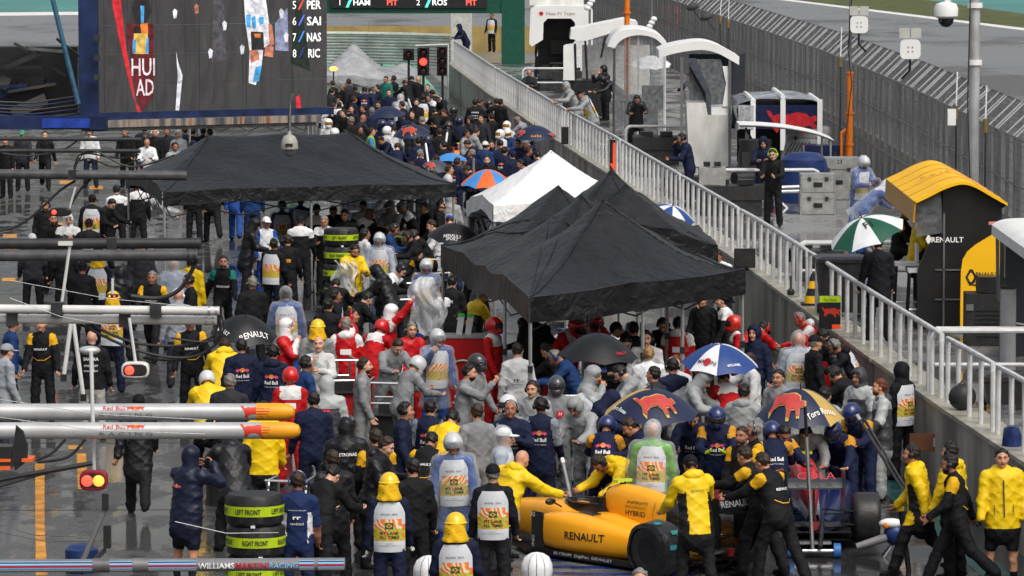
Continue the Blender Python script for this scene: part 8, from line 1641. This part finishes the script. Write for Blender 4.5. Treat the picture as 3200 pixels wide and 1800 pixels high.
p_('G', 1042, 76, 2, 'walk', 'petro', 'cap', 'walking away behind the silver booms', back=PET); p_('G', 1440, 468, -32, 'photo', 'rbs', 'hood', 'bare calves, taking a photo', emb=[('bull', -1, -.06, .28, .14)], build=1.08); p_('G', 2240, 662, 2, 'stand', 'willp', 'hair set:#26345c', 'back turned beside the tyre stack', hc='b', back=[('randstad', .035, .16, W_, dict(width=.16)), ('rr', .05, .23, W_, dict(width=.10, bold=.03)), ('WILLIAMS MARTINI RACING', .014, .33, W_, dict(width=.22))]); p_('G', 1985, 130, 3, 'stand', 'ryel', 'hair', 'headless behind the silver boom ends', hc='k'); p_('G', 1700, 330, 20, 'work', 'blackr', 'hood', 'dark shape behind the photographer'); p_('G', 2360, 60, 10, 'stand', 'rb', 'hair', 'behind the red and white cap', hc='k')
p_('H', 60, 700, 0, 'crouch', 'blackr', 'hood', 'crouching left of the firefighter', h=1.75)
# more crew filling the middle of the lane
for (rg, x, y, yw, ps, co, ge, wh) in (('D', 480, 330, 10, 'stand', 'black', 'hair', 'tall behind the white hood at left'), ('D', 620, 520, 0, 'stand', 'black', 'cap', 'left of the yellow cape behind booms'), ('D', 900, 560, 20, 'stand', 'blackr', 'hood', 'right of the yellow cape behind booms'), ('D', 1060, 380, -160, 'easy', 'dark', 'hair', 'between black boom and canopy leg'), ('D', 1900, 640, 10, 'stand', 'black', 'hair set', 'left of the broad patched back'), ('R', 1560, 400, 170, 'hold', 'mcl', 'hair', 'left behind the far tyre stack'), ('R', 2080, 330, -120, 'work', 'mcl', 'hair', 'white sleeved, behind the dark haired woman'), ('R', 2250, 250, 150, 'hold', 'haas', 'hood', 'grey hood above the blue jacket'), ('R', 2480, 560, 90, 'work', 'black', 'hair set', 'between blue jacket and near canopy'), ('E', 60, 800, -20, 'stand', 'black', 'hair', 'behind the glasses man'), ('E', 400, 560, 60, 'work', 'blackr', 'hood', 'stooping right of the yellow jacket'), ('E', 640, 300, 100, 'work', 'black', 'hair set', 'over the trolley behind the helmets'), ('E', 1080, 380, 30, 'work', 'black', 'hair', 'under the left canopy edge'), ('E', 380, 760, -60, 'work', 'black', 'hair', 'dark, above the raised arm man'), ('E', 860, 700, 60, 'hold', 'mcl', 'hair', 'behind the clear plastic sheet'), ('E', 1080, 900, -30, 'work', 'black', 'hair set', 'behind the green capped jugs'), ('G', 2500, 500, 20, 'stand', 'blackr', 'hair', 'behind the navy polo shirt'), ('H', 120, 620, -30, 'work', 'black', 'hair', 'stooping in front of the lettered coat'), ('H', 700, 560, 20, 'stand', 'black', 'hair', 'between the black jackets'), ('H', 1180, 150, 10, 'stand', 'haass', 'hair', 'right of the broad yellow back'), ('H', 1900, 120, 150, 'work', 'haas', 'hood', 'left of the gold umbrella'), ('I', 880, 60, 10, 'stand', 'haas', 'hood', 'between the painted umbrellas'), ('I', 1080, 20, -30, 'stand', 'haas', 'hair', 'behind the right painted umbrella')):
    p_(rg, x, y, yw, ps, co, ge, wh)
# people on the platform behind the wall
PB = dict(base=LEDGE, grp='people on the pit wall platform')
p_('B', 1265, 182, 120, 'rail', 'rb', 'hood', 'leaning on the railing under the gantry', **PB); p_('B', 1290, 98, 150, 'stand', 'bib', 'hair', 'behind the leaning hood under the gantry', bib=1, **PB); p_('O', 335, 355, 215, 'hold', 'bib', 'cap:#4a2024', 'inside the white booth', bib=1, **PB); p_('O', 440, 300, 170, 'sit', 'black', 'hair', 'deep inside the white booth', **PB); p_('O', 885, 505, -60, 'sit', 'black', 'hair set', 'behind glass in the canopy stand', **PB); p_('O', 985, 705, 120, 'photo', 'blackr', 'hood', 'filming from the platform', **PB); p_('O', 955, 830, 100, 'bend', 'blackr', 'hood', 'stooping below the filming person', **PB); p_('O', 815, 885, 110, 'rail', 'haas', 'hood', 'left of two greys at the railing', **PB); p_('O', 930, 965, 105, 'rail', 'haas', 'cap hdown', 'right of two greys at the railing', bib=1, **PB); p_('O', 1350, 1035, 185, 'work', 'blackr', 'hair set', 'red faced, below the white umbrella', hc='b', **PB); p_('O', 1310, 585, -40, 'stand', 'rb', 'hair', 'tall shape inside the arch', hc='k', **PB); p_('O', 1905, 790, 30, 'work', 'rb', 'hair', 'left inside the wave roofed stand', hc='k', **PB); p_('O', 2020, 850, -60, 'sit', 'rb', 'hair', 'right inside the wave roofed stand', hc='k', **PB); p_('O', 185, 752, 180, 'sit', 'dark', 'bald', 'bald head behind the bent rail', **PB)
p_('K', 1520, 68, 92, 'phone', 'rb', 'hair set', 'hand at ear above the railing', hc='k', **PB); p_('C', 615, 1035, 175, 'hold', 'rb', 'hood', 'dark hood behind the big camera', **PB); p_('C', 685, 1122, 160, 'hold', 'black', 'hair set:#9fd32a', 'lime headset beside the big camera', hc='b', **PB); p_('F', 1470, 332, 3, 'stand', 'suit', 'hair', 'back turned under the green umbrella', hc='k', **PB); p_('N', 840, 135, 215, 'hold', 'pblue', 'shell', 'left of the yellow roof', poncho=True, bib=1, **PB); p_('N', 1110, 410, -70, 'bend', 'pblue', 'hood:#c9ccd2', 'bent against the yellow roof edge', poncho=True, **PB); PS = dict(base=LEDGE+.42, grp='people on the pit wall platform'); p_('N', 1310, 670, -100, 'sit', 'renault', 'cap', 'seated under the yellow roof', **PS); p_('N', 1510, 725, -110, 'sit', 'ryel', 'hair set', 'seated under the yellow roof', **PS)
# far crowd up to the pit exit
FAR = [(310, 230, 60, 'dark', 'hair'), (380, 300, 20, 'black', 'hair'), (480, 320, 0, 'rb', 'cap'), (545, 340, 10, 'rb', 'hair'), (370, 415, -60, 'rb', 'hair'), (715, 200, 150, 'teal', 'hair'), (790, 195, 60, 'black', 'hair'), (740, 345, 180, 'rb', 'hair'), (870, 400, 0, 'pwhite', 'hood:clear'), (990, 205, 0, 'black', 'hair'), (1060, 205, -20, 'black', 'bald'), (1160, 290, 160, 'dark', 'hair'), (1040, 450, 175, 'black', 'hair set beard'), (1112, 400, 0, 'bib', 'hair'), (1165, 395, 120, 'mcl', 'hair set'), (1262, 415, 150, 'fi', 'hair set:#d0d0d0'), (1440, 525, -30, 'fi', 'full:#1c1d20'), (1500, 638, 0, 'rb', 'full:#1b2142'), (1612, 630, 150, 'blackr', 'hood'), (1672, 450, 10, 'sah', 'hair'), (1735, 445, -60, 'black', 'hair'), (1795, 465, 60, 'black', 'full:#2a2c30'), (1900, 440, 30, 'bib', 'hair'), (1945, 445, -40, 'black', 'hair'), (2015, 685, 150, 'will', 'full:#dcdcdc gold'), (1945, 775, 120, 'will', 'full:#dcdcdc gold'), (2022, 765, 170, 'blue', 'full:#dcdcdc gold'), (2110, 648, 60, 'grey', 'hair'), (210, 475, -20, 'mcl', 'hair set:#d8d8d8'), (340, 520, 170, 'black', 'hair'), (470, 510, 100, 'black', 'hair'), (335, 640, 60, 'black', 'hair'), (475, 615, -60, 'dark', 'bald'), (200, 580, 90, 'mcl', 'full:#1c1d20'), (40, 565, 90, 'will', 'full:#d8d8d8'), (92, 660, 178, 'will', 'full:#dcdcdc gold'), (555, 758, -90, 'lime', 'hair'), (722, 740, -60, 'will', 'full:#d8d8d8'), (800, 733, -15, 'will', 'hair'), (835, 928, 0, 'rb', 'hair'), (670, 670, 90, 'rb', 'full:#1b2142'), (770, 680, -90, 'rb', 'full:#1b2142'), (905, 575, 20, 'rb', 'cap:#24305a'), (980, 580, 160, 'black', 'hair'), (1090, 640, 60, 'dark', 'hair'), (1220, 560, 30, 'fi', 'hair'), (1155, 835, -140, 'rb', 'full:#1b2142'), (1640, 990, 60, 'rb', 'hair'), (1782, 900, -20, 'blue', 'cap:#d0d0d0'), (1850, 900, 175, 'rb', 'hair beard'), (1932, 890, 40, 'rb', 'hair'), (2190, 895, 95, 'rb', 'hair'), (1800, 1058, 178, 'black', 'hair beard'), (2310, 1110, 120, 'black', 'hood'), (2410, 1138, 175, 'black', 'hair set'), (1390, 1158, -80, 'will', 'hair'), (1680, 1340, 178, 'black', 'hair set'), (1820, 1318, 120, 'black', 'hair set'), (1932, 1243, 0, 'haas', 'hair set'), (2270, 1203, 60, 'haas', 'hood'), (250, 560, 120, 'black', 'hair'), (560, 540, 30, 'rb', 'hair'), (620, 470, 160, 'dark', 'hair'), (120, 500, 60, 'black', 'hair'), (130, 330, -40, 'dark', 'hair'), (200, 400, 120, 'black', 'cap'), (880, 470, 70, 'black', 'hair'), (1000, 700, -60, 'dark', 'hair'), (1330, 560, 120, 'fi', 'hair'), (1400, 700, -20, 'black', 'full:#2a2c30'), (1330, 900, 60, 'black', 'hair'), (1290, 760, 20, 'fi', 'hair'), (1740, 620, 150, 'dark', 'hair'), (1850, 600, 40, 'black', 'hair'), (1700, 760, -60, 'haas', 'hair'), (1560, 900, 100, 'rb', 'hair'), (1990, 960, -30, 'rb', 'hair'), (2080, 1000, 30, 'rb', 'cap:#1b2142'), (2130, 880, 150, 'rb', 'hair'), (2250, 960, -90, 'rb', 'hair'), (2150, 1100, 100, 'black', 'hair'), (1560, 1180, 60, 'rb', 'hair'), (1480, 1080, -40, 'rb', 'hair'), (1250, 1050, 40, 'rb', 'hair'), (1080, 990, -30, 'rb', 'hair'), (980, 1120, 60, 'black', 'hair'), (1230, 1230, 20, 'dark', 'hair'), (630, 860, 120, 'rb', 'hair'), (1060, 860, 30, 'rb', 'hair'), (160, 760, -40, 'will', 'full:#d8d8d8'), (270, 780, 60, 'rb', 'hair'), (430, 740, -150, 'black', 'hair'), (1200, 350, 60, 'black', 'hair'), (900, 250, 40, 'black', 'hair'), (620, 290, 90, 'black', 'hair'), (240, 280, 120, 'black', 'hair'), (130, 250, 60, 'black', 'hair'), (1580, 780, -100, 'haas', 'hair'), (2330, 1010, 40, 'rb', 'hair')]
for i, (x, y, yw, co, ge) in enumerate(FAR):
    kw = {}
    if co == 'rb' and i % 2 == 0: kw = dict(back=RBT, emb=RBE)
    if co == 'sah': kw = dict(back=SAH)
    if co == 'bib': kw = dict(bib=1)
    if 'clear' in ge: kw = dict(poncho=True, bib=1)
    p_('M', x, y, yw, ('stand', 'easy', 'hold', 'work', 'easy', 'stand')[i % 6], co, ge, '', far=True, grp='people in the far crowd', **kw)
built = make_people()
